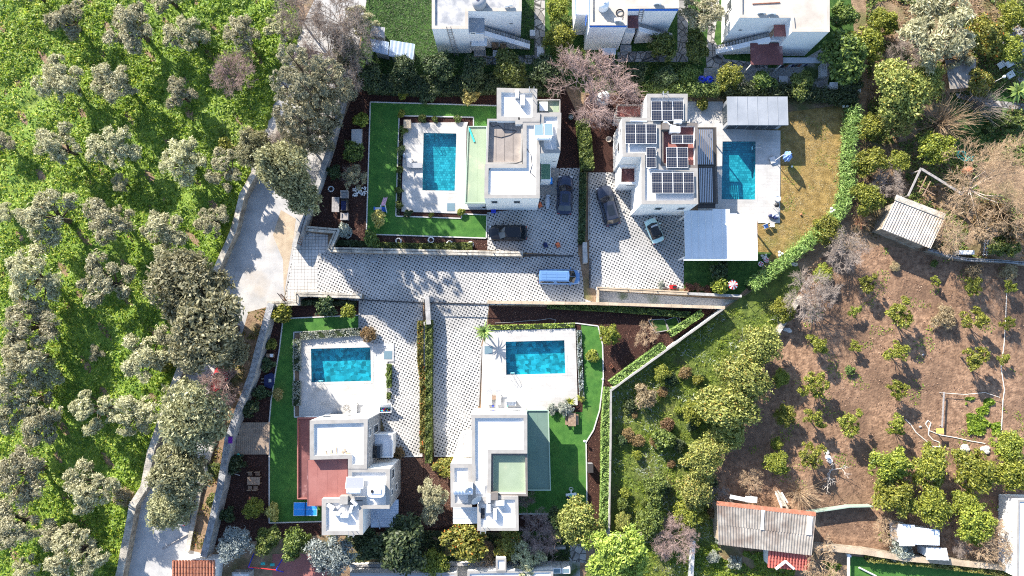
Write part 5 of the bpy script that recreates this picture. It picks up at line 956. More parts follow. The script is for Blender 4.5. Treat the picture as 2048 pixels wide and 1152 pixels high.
q = P(815, 249, .6); r = thing('pump_box', 'small beige pump box at the corner of the deep blue pool deck', 'box', (q.x, q.y, .12)); B().box(q.x - .42, q.y - .5, .12, q.x + .42, q.y + .5, .8).build('body', 'roof_beige', r); B().box(q.x - .46, q.y - .54, .8, q.x + .46, q.y + .54, .86).build('lid', 'sandy', r)
# toy slide
p = P(768, 416, .3); p.z = .05; r = thing('toy_slide', 'pink and blue toy slide on the artificial lawn', 'slide', p)
B().add([p + Vector(v) for v in ((-.2, .15, 1.0), (.22, .15, 1.0), (.38, 1.35, .12), (-.05, 1.35, .12))], [(0, 1, 2, 3)]).build('chute', 'pink_plastic', r)
for s in (0, 1): a = p + Vector((-.2 + .42 * s, .15, 1.05)); b_ = p + Vector((-.05 + .43 * s, 1.35, .18)); B().bar(a, b_, .06, .16).build('chute_side', 'pink_plastic', r)
for k in range(4): B().cb(p + Vector((.05, -.1 - .11 * k, .85 - .22 * k)), (.5, .13, .06)).build('step', 'blue_trim', r)
for s in (-1, 1): B().bar(p + Vector((.05 + s * .28, .12, 1.3)), p + Vector((.05 + s * .28, -.55, .0)), .08, .2).build('ladder_side', 'sheet_blue', r)
r = thing('toy_seesaw', 'small blue toy bench behind the round yellow bush', 'toy', P(757, 417, .2)); q = P(757, 417, .3); B().cb((q.x, q.y, .3), (1.1, .3, .1)).build('seat', 'sheet_blue', r)
for s in (-.5, .5): B().cb((q.x + s, q.y, .25), (.14, .4, .4)).build('end', 'blue_trim', r)
q = P(713, 274, .35); r = thing('concrete_tank', 'pale concrete cistern box in the shaded mulch', 'cistern', (q.x, q.y, .01)); B().box(q.x - .68, q.y - 1.05, .01, q.x + .68, q.y + 1.05, .35).build('body', 'render_grey', r); B().box(q.x - .62, q.y - 1.0, .35, q.x + .62, q.y + 1.0, .4).build('lid', 'light_grey', r)
q = P(719, 383, .06); r = thing('pebble_bed', 'white pebble patch beside the grey green bush', 'pebbles', q); random.seed(3)
for k in range(90): a = q + Vector((random.uniform(-.85, .85), random.uniform(-.6, .6), .03)); B().ball(a, random.uniform(.06, .13), 6, 4, (1, .8, .6)).build('pebble', 'white_stone', r)
def stone_ring(px, py, rad, label, n=11):
    q = P(px, py, .05); r = thing('stone_ring', label, 'stones', q)
    for k in range(n): t = 2 * math.pi * k / n; B().ball((q.x + rad * math.cos(t), q.y + rad * math.sin(t), .09), rad * .3 + random.uniform(-.02, .02), 6, 4, (1.1, .9, .7)).build('stone', 'white_stone', r)
for px, py, lb in ((797, 482, 'in the middle of the mulch strip'), (697, 470, 'near the stepped wall'), (862, 480, 'left of the ivy border end'), (899, 487, 'in the ivy border'), (941, 489, 'at the end of the ivy border'), (662, 378, 'beside the grey lane wall')): stone_ring(px, py, .33, 'ring of white stones ' + lb)
def pot(px, py, rad, h, label, m='terracotta', plant=None, z=0.02, cat='pot', soil='mulch'):
    p = P(px, py, z + h); p.z = z; r = thing('plant_pot', label, cat, p); B().lathe(p, [(rad * .7, 0), (rad * .95, h * .8), (rad, h * .8), (rad, h), (rad * .88, h), (rad * .88, h * .9)], 14).build('pot', m, r); B().lathe(p + Vector((0, 0, h * .86)), [(rad * .87, 0), (rad * .87, .02)], 12).build('filling', soil, r)
    return r, p + Vector((0, 0, h * .9))
pot(968, 413, .3, .4, 'black rimmed white pot at the corner of the pale green roof', 'white_paint', z=.12, soil='black_metal')
q = P(987, 421, .4); r = thing('storage_crate', 'bright blue plastic crate against the villa wall', 'crate', (q.x, q.y, .03)); B().prism([(q.x - .28, q.y - .28), (q.x + .28, q.y - .28), (q.x + .28, q.y + .28), (q.x - .28, q.y + .28)], .03, .5, holes=[[(q.x - .23, q.y - .23), (q.x + .23, q.y - .23), (q.x + .23, q.y + .23), (q.x - .23, q.y + .23)]]).build('side', 'blue_plastic', r); B().box(q.x - .22, q.y - .22, .05, q.x + .22, q.y + .22, .3).build('contents', 'blue_plastic', r)
q = P(1095, 404, .5); r = thing('covered_motorbike', 'motorbike under a pale grey cover between the cars', 'motorbike', (q.x, q.y, .03)); B().ball((q.x, q.y, .5), .55, 14, 8, (.6, 1.7, .95)).build('cover', 'cloth_grey', r, True); B().ball((q.x + .06, q.y + .75, .85), .2, 10, 6, (1.6, .7, .7)).build('handlebar_bulge', 'cloth_grey', r, True)
for px, py, m, lb in ((1080, 410, 'orange_plastic', 'orange bucket by the corner of the tan terrace villa'), (1116, 490, 'orange_plastic', 'red toy car on the forecourt paving'), (1091, 490, 'navy', 'dark blue toy scooter near the grey gate')):
    q = P(px, py, .2); r = thing('yard_toy', lb, 'toy', (q.x, q.y, .03)); B().cb((q.x, q.y, .2), (.45, .6, .3), .4).build('body', m, r); B().cb((q.x, q.y + .05, .42), (.3, .2, .15), .4).build('seat', m, r)
    for s in (-1, 1): B().tube((q.x + s * .25 - .03, q.y - .1, .11), (q.x + s * .25 + .03, q.y - .1, .11), .1, n=10).build('wheel', 'rubber', r)
q = P(1099, 362, .6); r = thing('child_pram', 'blue pram beside the tan terrace villa porch', 'pram', (q.x, q.y, .2)); B().cb((q.x + .1, q.y, .6), (.5, .8, .35)).build('basket', 'blue_table', r); B().cb((q.x - .4, q.y - .1, .5), (.35, .4, .4)).build('seat', 'rust', r)
for s in (-.25, .35): B().tube((q.x + s, q.y - .3, .3), (q.x + s + .05, q.y - .3, .3), .13, n=10).build('wheel', 'rubber', r)
r = thing('green_pole', 'teal pole lying on the pale green roof', 'pole', P(944, 268, 3.25)); B().bar(P(938, 256, 3.28), P(949, 284, 3.28), .22, .08).build('pole', 'teal_plastic', r)
pot(1142, 234, .32, .5, 'white topped green bin below the bare tree', 'net_green', soil='white_plastic', cat='bin')
# solar villa garden: parasol, grill, pots
p = P(1549, 322, .2); p.z = .13; r = thing('folded_parasol', 'folded blue cantilever parasol on the solar villa deck', 'parasol', p)
B().lathe(p, [(.5, 0), (.5, .08), (.1, .12)], 16).build('base', 'cloth_grey', r); B().tube(p, p + Vector((.1, .1, 2.6)), .045).build('mast', 'white_paint', r); top = p + Vector((1.15, .25, 2.1)); B().bar(p + Vector((.1, .1, 2.55)), top, .08, .1).build('arm', 'white_paint', r)
o_ = []; N = 16
for k, (rr, zz) in enumerate(((.06, .35), (.2, .1), (.42, -.3), (.5, -.9), (.36, -1.4))):
    for i in range(N): t = 2 * math.pi * i / N; f_ = rr * (1.12 if i % 2 else .75); o_.append(top + Vector((math.cos(t) * f_, math.sin(t) * f_ * 1.25, zz)))
B().add(o_, [(k * N + i, k * N + (i + 1) % N, (k + 1) * N + (i + 1) % N, (k + 1) * N + i) for k in range(4) for i in range(N)]).build('canopy', 'blue_cloth', r)
B().cb(p + Vector((-.25, .1, .15)), (.7, .8, .14), .3).build('weight', 'light_grey', r)
pot(1556, 397, .38, .6, 'white pot with dark filling at the edge of the solar villa deck', 'white_paint', z=.13, soil='black_metal')
p = P(1552, 411, .6); p.z = .13; r = thing('kettle_grill', 'round black kettle grill on the solar villa deck', 'grill', p); B().ball(p + Vector((0, 0, .75)), .3, 14, 8, (1, 1, .8)).build('bowl', 'black_metal', r, True)
for k in range(3): t = k * 2.1; B().tube(p + Vector((.3 * math.cos(t), .3 * math.sin(t), 0)), p + Vector((.14 * math.cos(t), .14 * math.sin(t), .6)), .02).build('leg', 'steel', r)
p = P(1548, 432, .3); p.z = .13; r = thing('ball_game_bundle', 'grey bundle of pool covers at the deck corner', 'bundle', p)
for k in range(6): B().ball(p + Vector((random.uniform(-.5, .4), random.uniform(-.35, .35), .22)), .3, 8, 5, (1.1, .8, .7)).build('fold', 'cloth_grey' if k % 2 else 'navy', r)
chair(1532, 452, 20, 'white folding chair below the solar villa deck', 'white_paint', 'blue_cloth', z=.03, w=.55); table(1545, 450, .5, .5, .5, 'tiny white side table next to the folding chair', 'white_paint', 2, z=.03)
def ball_(px, py, rad, m, label, z=0.03):
    q = P(px, py, z + rad); o = B().ball((q.x, q.y, z + rad), rad, 12, 8).build('ball', m, None, True); return tag(o, label, 'ball')
ball_(1584, 333, .14, 'white_plastic', 'white ball on the brown lawn beside the parasol'); ball_(1602, 429, .14, 'terracotta', 'small brown ball in the middle of the brown lawn')
def lamps(px, py, n, label, m='white_plastic', rad=.18):
    q = P(px, py, .6); r = thing('globe_lamp', label, 'lamp', (q.x, q.y, .02))
    for k in range(n): t = 2 * math.pi * k / n; a = Vector((q.x + .24 * math.cos(t) * (n > 1), q.y + .24 * math.sin(t) * (n > 1), .75)); B().ball(a, rad, 12, 8).build('globe', m, r, True); B().tube((q.x, q.y, .02), a - Vector((0, 0, rad)), .03).build('stem', 'white_paint', r)
lamps(1664, 421, 3, 'cluster of white globe lamps in the eastern hedge'); lamps(1560, 508, 3, 'cluster of white globe lamps in the lower hedge'); lamps(1690, 213, 2, 'pair of white globe lamps at the hedge corner')
lamps(1205.5, 758, 1, 'white globe lamp on the winding kerb beside the mulch', rad=.16); lamps(1169, 882, 1, 'white globe lamp at the bend of the winding kerb', rad=.16)
for px, py, rad, lb in ((1522, 528, .34, 'lower red and white flower basket beside the carport'), (1533, 520, .34, 'upper red and white flower basket beside the carport')):
    r, c = pot(px, py, rad, .35, lb, 'white_paint', soil='pink_plastic')
    for k in range(10): t = k * 2.4; B().ball(c + Vector((math.cos(t) * rad * .6, math.sin(t) * rad * .6, .06)), .08, 6, 4).build('flower', ['red_plastic', 'white_plastic'][k % 2], r)
q = P(1530, 514, .2); r = thing('rock_heap', 'small heap of pale rocks by the carport corner', 'rocks', q)
for k in range(7): B().ball((q.x + random.uniform(-.4, .4), q.y + random.uniform(-.3, .3), .12), random.uniform(.13, .22), 7, 5, (1, .8, .7)).build('rock', 'rock', r)
p = P(1467, 569, 1.8); r = thing('striped_parasol', 'small pink and white striped parasol among the hedge', 'parasol', (p.x, p.y, .03)); N = 16
for k in range(N):
    t0, t1 = 2 * math.pi * k / N, 2 * math.pi * (k + 1) / N; c = Vector((p.x, p.y, 1.85)); B().add([c, c + Vector((.6 * math.cos(t0), .6 * math.sin(t0), -.3)), c + Vector((.6 * math.cos(t1), .6 * math.sin(t1), -.3))], [(0, 1, 2)]).build('canopy_panel', 'red_plastic' if k % 2 else 'white_plastic', r)
B().tube((p.x, p.y, .03), (p.x, p.y, 1.9), .025).build('pole', 'white_paint', r)
p = P(1347, 574, .3); p.z = .03; r = thing('lawn_mower', 'red lawn mower against the cream forecourt wall', 'mower', p); B().cb(p + Vector((0, 0, .22)), (.7, .5, .2)).build('deck', 'red_plastic', r); B().cb(p + Vector((.1, 0, .4)), (.35, .35, .18)).build('engine', 'black_metal', r); B().cb(p + Vector((-.35, 0, .4)), (.3, .45, .3)).build('grass_box', 'red_plastic', r)
for sx in (-.28, .28):
    for sy in (-.27, .27): B().tube(p + Vector((sx, sy - .03, .12)), p + Vector((sx, sy + .03, .12)), .12, n=10).build('wheel', 'rubber', r)
B().path([p + Vector((-.3, -.2, .3)), p + Vector((-.8, -.2, .9)), p + Vector((-.8, .2, .9)), p + Vector((-.3, .2, .3))], .02).build('handle', 'steel', r)
q = P(1379, 251, .4); r = thing('pool_filter', 'round black pool filter on the deck above the pergola', 'filter', (q.x, q.y, .13)); B().lathe((q.x, q.y, .13), [(.25, 0), (.34, .15), (.34, .5), (.2, .7), (.08, .75)], 14).build('vessel', 'black_metal', r, True); B().tube((q.x, q.y + .2, .5), (q.x + .1, q.y + .9, .2), .04).build('pipe', 'white_plastic', r)
q = P(1207, 190, 2.2); r = thing('water_tank', 'white round water tank under the big bare tree', 'water tank', (q.x, q.y, .01)); B().lathe((q.x, q.y, .01), [(.8, 0), (.85, .2), (.8, .4), (.85, .6), (.8, .8), (.85, 1.0), (.85, 1.7), (.75, 1.9), (.2, 2.05)], 22).build('tank', 'white_plastic', r, True); B().lathe((q.x, q.y, 2.05), [(.22, 0), (.22, .08)], 14).build('lid', 'light_grey', r)
q = P(1218, 278, .4); r = thing('garden_bowl', 'dry round bowl in the mulch beside the solar villa', 'bowl', (q.x, q.y, .02)); B().lathe((q.x, q.y, .02), [(.25, 0), (.4, .35), (.36, .35), (.24, .1)], 14).build('bowl', 'corrugated', r)
for k, (px, py) in enumerate(((1403, 160), (1419, 160))):
    q = P(px, py, .8); r = thing('water_tank', ['left', 'right'][k] + ' bright blue barrel of the pair behind the bamboo hedge', 'barrel', (q.x, q.y, .02)); B().lathe((q.x, q.y, .02), [(.45, 0), (.55, .2), (.58, .5), (.55, .85), (.35, 1.05), (.12, 1.1)], 16).build('barrel', 'blue_plastic', r, True); B().lathe((q.x, q.y, 1.1), [(.14, 0), (.14, .08)], 10).build('cap', 'navy', r)
table(1567, 160, 1.1, 1.1, .75, 'grey square table on the northern terrace', 'light_grey', 3, z=.03)
q = P(1648, 140, .9); r = thing('stove_bench', 'white kitchen stove bench at the edge of the northern terrace', 'stove', (q.x, q.y, .03)); B().box(q.x - .35, q.y - .8, .03, q.x + .35, q.y + .8, .88).build('body', 'white_paint', r); B().box(q.x - .38, q.y - .83, .88, q.x + .38, q.y + .83, .94).build('top', 'light_grey', r)
for sx in (-.15, .15):
    for sy in (.2, .5): B().lathe((q.x + sx, q.y + sy, .94), [(.1, 0), (.1, .03)], 10).build('burner', 'grey_paint', r)
for px, py, w, d, lb in ((1709, 174, 1.6, 1.3, 'white metal box roof at the north east hedge corner'), (1668, 172, 1.0, 1.0, 'white crate with torn cover near the northern terrace')):
    q = P(px, py, 1.4); r = thing('storage_box', lb, 'box', (q.x, q.y, .01)); B().box(q.x - w / 2 + .08, q.y - d / 2 + .08, .01, q.x + w / 2 - .08, q.y + d / 2 - .08, 1.3).build('body', 'sheet_white', r); B().box(q.x - w / 2, q.y - d / 2, 1.3, q.x + w / 2, q.y + d / 2, 1.4).build('lid', 'white_plastic', r)
# red roof villa garden
p = P(611, 1018, .76); p.z = .05; r = thing('table_tennis_table', 'blue table tennis table beside the red terrace', 'table', p)
for s in (-1, 1):
    t = B().cb(p + Vector((s * .72, 0, .74)), (1.42, 1.6, .04)).build('table_half', 'blue_table', r)
    for bx in ((s * .72, .79, 1.42, .03), (s * .72, -.79, 1.42, .03), (s * 1.415, 0, .03, 1.6), (s * .72, 0, 1.42, .02)): B().cb(p + Vector((bx[0], bx[1], .762)), (bx[2], bx[3], .006)).build('line', 'white_paint', t)
    for y in (-.6, .6): B().box(p.x + s * 1.1 - .03, p.y + y - .03, .05, p.x + s * 1.1 + .03, p.y + y + .03, .77).build('leg', 'navy', r)
B().cb(p + Vector((0, 0, .84)), (.02, 1.75, .15)).build('net', 'navy', r)
for y in (-.87, .87): B().cb(p + Vector((0, y, .80)), (.05, .05, .3)).build('net_post', 'black_metal', r)
table(507, 962, 1.55, .95, .74, 'brown garden table with four chairs in the dark mulch', 'wood', 4, z=.02)
for k, (px, py, dg) in enumerate(((500, 947, 0), (515, 947, 0), (500, 976, 180), (511, 976, 180))): chair(px, py, dg, 'brown garden chair at the %s side of the mulch garden table' % ['upper left', 'upper right', 'lower left', 'lower right'][k], z=.02)
lounger(708, 809, 90, 'white sun lounger beside the wire chair at the red roof villa', L=2.0)
p = P(693, 815, .5); p.z = .13; r = thing('wire_chair', 'round black wire chair on the red roof villa deck', 'chair', p)
for k in range(10): t = 2 * math.pi * k / 10; B().path([p + Vector((.2 * math.cos(t), .2 * math.sin(t), .35)), p + Vector((.45 * math.cos(t), .45 * math.sin(t), .6 + .2 * (math.sin(t) > 0)))], .015, 5).build('wire', 'black_metal', r)
for rr, zz in ((.2, .35), (.34, .48)): B().path([p + Vector((rr * math.cos(t), rr * math.sin(t), zz)) for t in np.linspace(0, 6.283, 13)], .02, 5).build('hoop', 'black_metal', r)
for k in range(4): t = .8 + k * 1.57; B().tube(p + Vector((.3 * math.cos(t), .3 * math.sin(t), 0)), p + Vector((.18 * math.cos(t), .18 * math.sin(t), .35)), .018, n=5).build('leg', 'black_metal', r)
p = P(770, 818, .9); p.z = .03; r = thing('toy_chest', 'white chest of coloured toys at the corner of the red roof villa', 'chest', p); B().prism([(p.x - .75, p.y - .45), (p.x + .75, p.y - .45), (p.x + .75, p.y + .25), (p.x - .75, p.y + .25)], .03, .8, holes=[[(p.x - .68, p.y - .38), (p.x + .68, p.y - .38), (p.x + .68, p.y + .18), (p.x - .68, p.y + .18)]]).build('side', 'white_paint', r)
B().cb((p.x, p.y + .45, 1.0), (1.5, .08, .75), 0, -.6).build('lid', 'white_paint', r)
for k in range(26): B().ball((p.x + random.uniform(-.6, .6), p.y + random.uniform(-.32, .12), .62), .09, 6, 4).build('toy_ball', random.choice(['red_plastic', 'blue_plastic', 'teal_plastic', 'orange_plastic', 'yellow', 'black_metal']), r)
p = P(537, 761, .3); p.z = .02; r = thing('toddler_trampoline', 'dark blue plastic basin with white handle in the mulch', 'basin', p); B().prism([p + Vector(v) for v in ((-.55, -.7, 0), (.3, -1.0, 0), (.65, -.5, 0), (.65, .7, 0), (.3, .95, 0), (-.55, .6, 0))], .02, .3).build('basin', 'navy', r); B().cb(p + Vector((.2, 0, .34)), (.3, .4, .08)).build('label_plate', 'light_grey', r)
for s in (-.2, .2): B().bar(p + Vector((-.55, s, .25)), p + Vector((-.95, s, .25)), .03, .03).build('handle', 'white_paint', r)
q = P(543, 711, .5); r = thing('skimmer_box', 'small white topped box in the mulch bed', 'box', (q.x, q.y, .02)); B().cb((q.x - .25, q.y, .25), (.9, .45, .45)).build('body', 'wood', r); B().cb((q.x, q.y, .5), (.4, .4, .06)).build('lid', 'white_plastic', r)
q = P(476, 913, .3); r = thing('garden_toy', 'turquoise toy boat at the foot of the wooden deck', 'toy', (q.x, q.y, .02)); B().ball((q.x, q.y, .2), .35, 10, 6, (.8, 1.2, .5)).build('hull', 'teal_plastic', r, True); B().cb((q.x, q.y, .38), (.2, .3, .06)).build('seat', 'white_plastic', r)
q = P(461, 880, 2.02); tag(B().cb((q.x, q.y, 2.04), (.5, .8, .05)).build('purple_towel', 'purple_cloth'), 'purple cloth hung on the rough stone wall', 'cloth')
tag(B().path([P(458, 944, .1), P(480, 951, .1)], .05).build('stick', 'twig_white'), 'pale stick lying near the mulch garden table', 'stick')
# green roof villa garden
lounger(979, 793, 90, 'left beige sun lounger by the teal pool', 'light_grey', 'light_grey'); lounger(997, 793, 90, 'right beige sun lounger by the teal pool', 'light_grey', 'light_grey'); table(988, 795, .45, .5, .4, 'small dark side table between the beige loungers', 'wood', 2, z=.13)
armchair(1022, 806, 0, 'grey outdoor bench against the green roof villa wall', w=1.25, d=.65, m='cloth_grey', nseat=2)
table(1144, 839, .95, 1.6, .75, 'wooden picnic table on the green roof villa lawn', 'wood', 4)
for px, lb in ((1133, 'left'), (1154, 'right')):
    q = P(px, 839, .45); q.z = .05; r = thing('picnic_bench', lb + ' wooden bench of the picnic table', 'bench', q); B().cb(q + Vector((0, 0, .43)), (.32, 1.3, .05)).build('seat', 'wood', r)
    for y in (-.5, .5): B().cb(q + Vector((0, y, .2)), (.28, .06, .4)).build('leg', 'wood', r)
p = P(1142, 990, .4); p.z = .05; r = thing('toy_aeroplane', 'white and blue toy rocker on the shaded lawn', 'toy', p); B().cb(p + Vector((0, -.35, .2)), (1.0, .55, .3)).build('base', 'navy', r); B().cb(p + Vector((0, .1, .5)), (1.3, .3, .1), .1).build('wing', 'white_plastic', r); B().ball(p + Vector((-.05, -.05, .6)), .2, 10, 6).build('head', 'teal_plastic', r, True)
B().path([p + Vector((0, .1, .5)), p + Vector((0, .7, .5))], .08).build('tail', 'white_plastic', r); B().path([p + Vector((.25 * math.cos(t), .75 + .2 * math.sin(t), .5)) for t in np.linspace(0, 6.3, 12)], .04).build('hoop', 'light_grey', r)
q = P(1181, 936, .9); r = thing('garden_cabinet', 'dark grey cabinet on the mulch beside the tall hedge', 'cabinet', (q.x, q.y, .02)); B().box(q.x - .28, q.y - .5, .02, q.x + .28, q.y + .5, 1.0).build('body', 'grey_paint', r); B().box(q.x - .32, q.y - .54, 1.0, q.x + .32, q.y + .54, 1.06).build('lid', 'dark_frame', r)
for k in range(2): B().box(q.x - .29, q.y - .46 + .48 * k, .1, q.x - .283, q.y - .02 + .48 * k, .9).build('door', 'dark_frame', r)
pot(1223, 733, .22, .4, 'small clay pot on the red mulch', 'terracotta')
q = P(1185, 713, .1); r = thing('tree_planter', 'square white planter frame on the green roof villa lawn', 'planter', q); b0 = [(q.x - .6, q.y - .55), (q.x + .6, q.y - .55), (q.x + .6, q.y + .55), (q.x - .6, q.y + .55)]; B().prism(b0, .04, .2, holes=[inset(b0, .09)]).build('frame', 'kerb_white', r); B().prism(inset(b0, .09), .04, .09, sides=False).build('soil_fill', 'mulch', r)
for pts, lb, m in (([(1296, 640), (1328, 638), (1338, 660), (1310, 665)], 'first grass bed with timber edge in the pointed garden', 'grass_dark'), ([(1330, 640), (1352, 634), (1360, 652), (1336, 666)], 'second grass bed with timber edge in the pointed garden', 'grass_dark'), ([(1357, 634), (1378, 632), (1381, 638), (1363, 652)], 'third dark bed with timber edge in the pointed garden', 'mulch')):
    q = PP(pts); r = thing('raised_bed', lb, 'raised bed', q[0]); B().prism(q, .0, .1, sides=False).build('planting', m, r)
    for a, b_ in zip(q, q[1:] + q[:1]): B().bar(a + Vector((0, 0, .12)), b_ + Vector((0, 0, .12)), .09, .2).build('edge_board', 'wood_grey', r)
tag(B().path([P(x, y, .06) for x, y in ((990, 646), (1020, 645), (1050, 642), (1080, 640), (1100, 637), (1112, 640), (1108, 648), (1090, 650))], .03).build('garden_hose', 'wood_grey'), 'garden hose curving across the red mulch', 'hose')
for k, (px, py) in enumerate(((986, 812), (1015, 811))): ball_(px, py, .13, ['blue_plastic', 'teal_plastic'][k], ['blue', 'teal'][k] + ' ball against the green roof villa wall', .13)
# south yard swing, east things
p = P(520, 1132, 1.2); r = thing('swing_set', 'red and blue swing set in the southern yard', 'swing', (p.x, p.y, .02)); a, b_ = P(497, 1134, 2.1), P(552, 1140, 2.1); B().tube(a, b_, .05).build('top_bar', 'red_plastic', r)
for e, s in ((a, -1), (b_, 1)):
    for y in (-.9, .9): B().tube(e, (e.x + s * .2, e.y + y, .02), .06).build('leg', 'blue_plastic', r)
for t in (.35, .7):
    c = a.lerp(b_, t); B().cb((c.x, c.y, .5), (.5, .3, .12)).build('seat', 'teal_plastic', r)
    for s in (-.2, .2): B().tube((c.x + s, c.y, .5), (c.x + s, c.y, 2.1), .012, n=4).build('chain', 'steel', r)
tag(B().path([P(325, 1098, .12), P(352, 1082, .12), P(380, 1066, .12)], .09).build('log_pole', 'wood_grey'), 'long grey pole lying across the lower lane', 'pole')
for px, py, lb in ((2002, 130, 'left'), (2018, 128, 'middle'), (2020, 150, 'right')): chair(px, py, 30, lb + ' white garden seat on the eastern terrace', 'white_paint', z=.03, w=.8, arm=True)
q = P(1996, 160, 1.6); r = thing('white_lamp_post', 'white lamp post at the edge of the eastern terrace', 'lamp post', (q.x, q.y, .01)); B().tube((q.x, q.y, .01), (q.x, q.y, 2.6), .04).build('post', 'white_paint', r); B().ball((q.x, q.y, 2.7), .2, 12, 8).build('globe', 'white_plastic', r, True)
tag(B().path([P(1930 + 14 * math.cos(t) + 3 * math.cos(3 * t), 312 + 10 * math.sin(t * 1.3), .4 + .02 * i) for i, t in enumerate(np.linspace(0, 12, 30))], .05).build('hose_heap', 'teal_plastic'), 'tangled turquoise hose under the fan shaped bare tree', 'hose')
q = P(1935, 341, .5); r = thing('orange_barrel', 'orange barrel under the fan shaped bare tree', 'barrel', (q.x, q.y, .01)); B().lathe((q.x, q.y, .01), [(.4, 0), (.48, .3), (.48, .7), (.4, .95)], 14).build('barrel', 'orange_plastic', r, True)
q = P(1932, 505, 1.0); tag(B().cb((q.x, q.y, .6), (1.9, .5, 1.1)).build('white_cabinet', 'white_plastic'), 'white cabinet lying along the orchard wall', 'cabinet')
r = thing('ladder', 'white metal ladder frame in the eastern yard', 'ladder', P(1972, 490)); a, b_ = P(1976, 455, 1.0), P(1970, 512, .3)
for s in (-.18, .18): B().bar(a + Vector((s, 0, 0)), b_ + Vector((s, 0, 0)), .06, .06).build('rail', 'white_paint', r)
for k in range(10): c = a.lerp(b_, (k + .5) / 10); B().bar(c - Vector((.35, 0, 0)), c + Vector((.35, 0, 0)), .05, .05).build('rung', 'white_paint', r)
for px, py, lb in ((695, 513, 'western'), (748, 517, 'eastern')):
    q = P(px, py, .03); r = thing('drain_cover', lb + ' grey drain cover beside the long stone wall', 'drain cover', (q.x, q.y, .021)); B().cb((q.x, q.y, .035), (.85, .85, .028)).build('frame', 'galv', r)
    for k in range(6): B().cb((q.x - .32 + .128 * k, q.y, .054), (.09, .72, .012)).build('bar', 'render_grey', r)
# orchard things
r = thing('orchard_frame', 'low pale timber rail at the vegetable plot', 'rail', P(1886, 820)); B().bar(P(1888, 784, .7), P(1884, 855, .7), .16, .1).build('rail', 'wood_grey', r)
for py in (786, 852): q = P(1886, py, .7); B().tube((q.x, q.y, 0), (q.x, q.y, .7), .05).build('post', 'wood_grey', r)
q = P(1876, 861, .8); r = thing('yellow_board', 'yellow board on a post in the orchard', 'board', (q.x, q.y, .0)); B().cb((q.x, q.y, 1.2), (.9, .6, .06)).build('board', 'yellow', r); B().tube((q.x, q.y, 0), (q.x, q.y, 1.17), .06).build('post', 'wood', r)
tag(B().path([P(x, y, .06) for x, y in ((1811, 839), (1822, 850), (1832, 865), (1850, 880), (1866, 893), (1880, 894), (1878, 884), (1866, 880), (1857, 870), (1858, 858), (1862, 846), (1856, 841), (1851, 848), (1860, 862), (1880, 870), (1910, 875), (1940, 882), (1970, 887))], .06).build('irrigation_hose', 'hose_white'), 'white irrigation hose looping across the orchard soil', 'hose')
tag(B().path([P(x, y, .5) for x, y in ((1888, 786), (1930, 789), (1970, 785), (2000, 795))], .035).build('garden_rope', 'hose_white'), 'white rope round the vegetable plot', 'rope')
for px, py, w, lb in ((1652, 904, .8, 'pale concrete block in the orchard'), (1640, 924, .7, 'grey bucket block beside the fallen branch'), (1842, 854, .35, 'round pale stone near the irrigation hose'), (1847, 709, .35, 'pale stone in the middle of the orchard'), (1935, 895, 1.4, 'heap of pale stones above the citrus clump'), (1970, 900, 1.2, 'white stone slab above the citrus clump'), (1575, 660, .9, 'reddish rubble heap beside the terrace wall'), (1590, 528, .8, 'pale rubble below the wire fence'), (2005, 1022, 1.0, 'white machine part below the citrus clump')):
    q = P(px, py, .2); r = thing('stone_block', lb, 'stone', (q.x, q.y, .0))
    for k in range(3): B().ball((q.x + random.uniform(-.3, .3) * w, q.y + random.uniform(-.2, .2) * w, .12), w * random.uniform(.28, .42), 7, 4, (1.1, .8, .45)).build('stone', 'rock', r)
for k, (px, py) in enumerate(((1658, 916), (1661, 922))): q = P(px, py, .5); r = thing('white_drum', ['upper', 'lower'][k] + ' white round drum in the orchard', 'drum', (q.x, q.y, 0)); B().lathe((q.x, q.y, 0), [(.28, 0), (.3, .5), (.26, .55)], 14).build('drum', 'white_plastic', r)
r = thing('net_fence', 'sagging green net fence behind the grey barn', 'fence', P(1700, 1018)); q = PP([(1618, 1026), (1660, 1020), (1700, 1014), (1745, 1013)], 1.3)
for a, b_ in zip(q[:-1], q[1:]): B().bar(a - Vector((0, 0, .5)), b_ - Vector((0, 0, .5)), .12, 1.1).build('net', 'green_trim', r); B().tube((b_.x, b_.y, 0), b_, .05).build('post', 'wood_grey', r)
r = thing('white_trough', 'white trough and sheet on the barn edge', 'trough', P(1490, 1000)); B().bar(P(1460, 993, 2.2), P(1490, 999, 2.2), .45, .15).build('trough', 'sheet_white', r); B().bar(P(1491, 998, 2.2), P(1514, 1000, 2.2), .7, .1).build('sheet', 'white_plastic', r)
for x in (1465, 1510): q = P(x, 997, 2.1); B().tube((q.x, q.y, 0), q, .05).build('post', 'wood_grey', r)
r = thing('timber_stack', 'stack of pale boards behind the grey barn', 'timber', P(1562, 1000)); random.seed(8)
for k in range(12): a = P(1550 + random.uniform(0, 14), 980 + random.uniform(0, 10), .8 + .05 * k); B().bar(a, a + Vector((random.uniform(.6, 1.1), random.uniform(-2.0, -1.2), 0)), .16, .05).build('board', 'stone_cap' if k % 3 else 'white_paint', r)
r = thing('white_gate_post', 'tall white framed gate post beside the corner lawn', 'gate', P(1697, 1130)); B().bar(P(1697, 1108, .8), P(1697, 1160, .8), .3, .12).build('frame', 'white_paint', r); B().cb(P(1697, 1110, .4), (.3, .3, .8)).build('post', 'white_paint', r)
tag(B().path([P(1718, 1135, .2), P(1752, 1152, .2)], .1).build('white_pole', 'white_paint'), 'thick white pole on the corner lawn', 'pole')

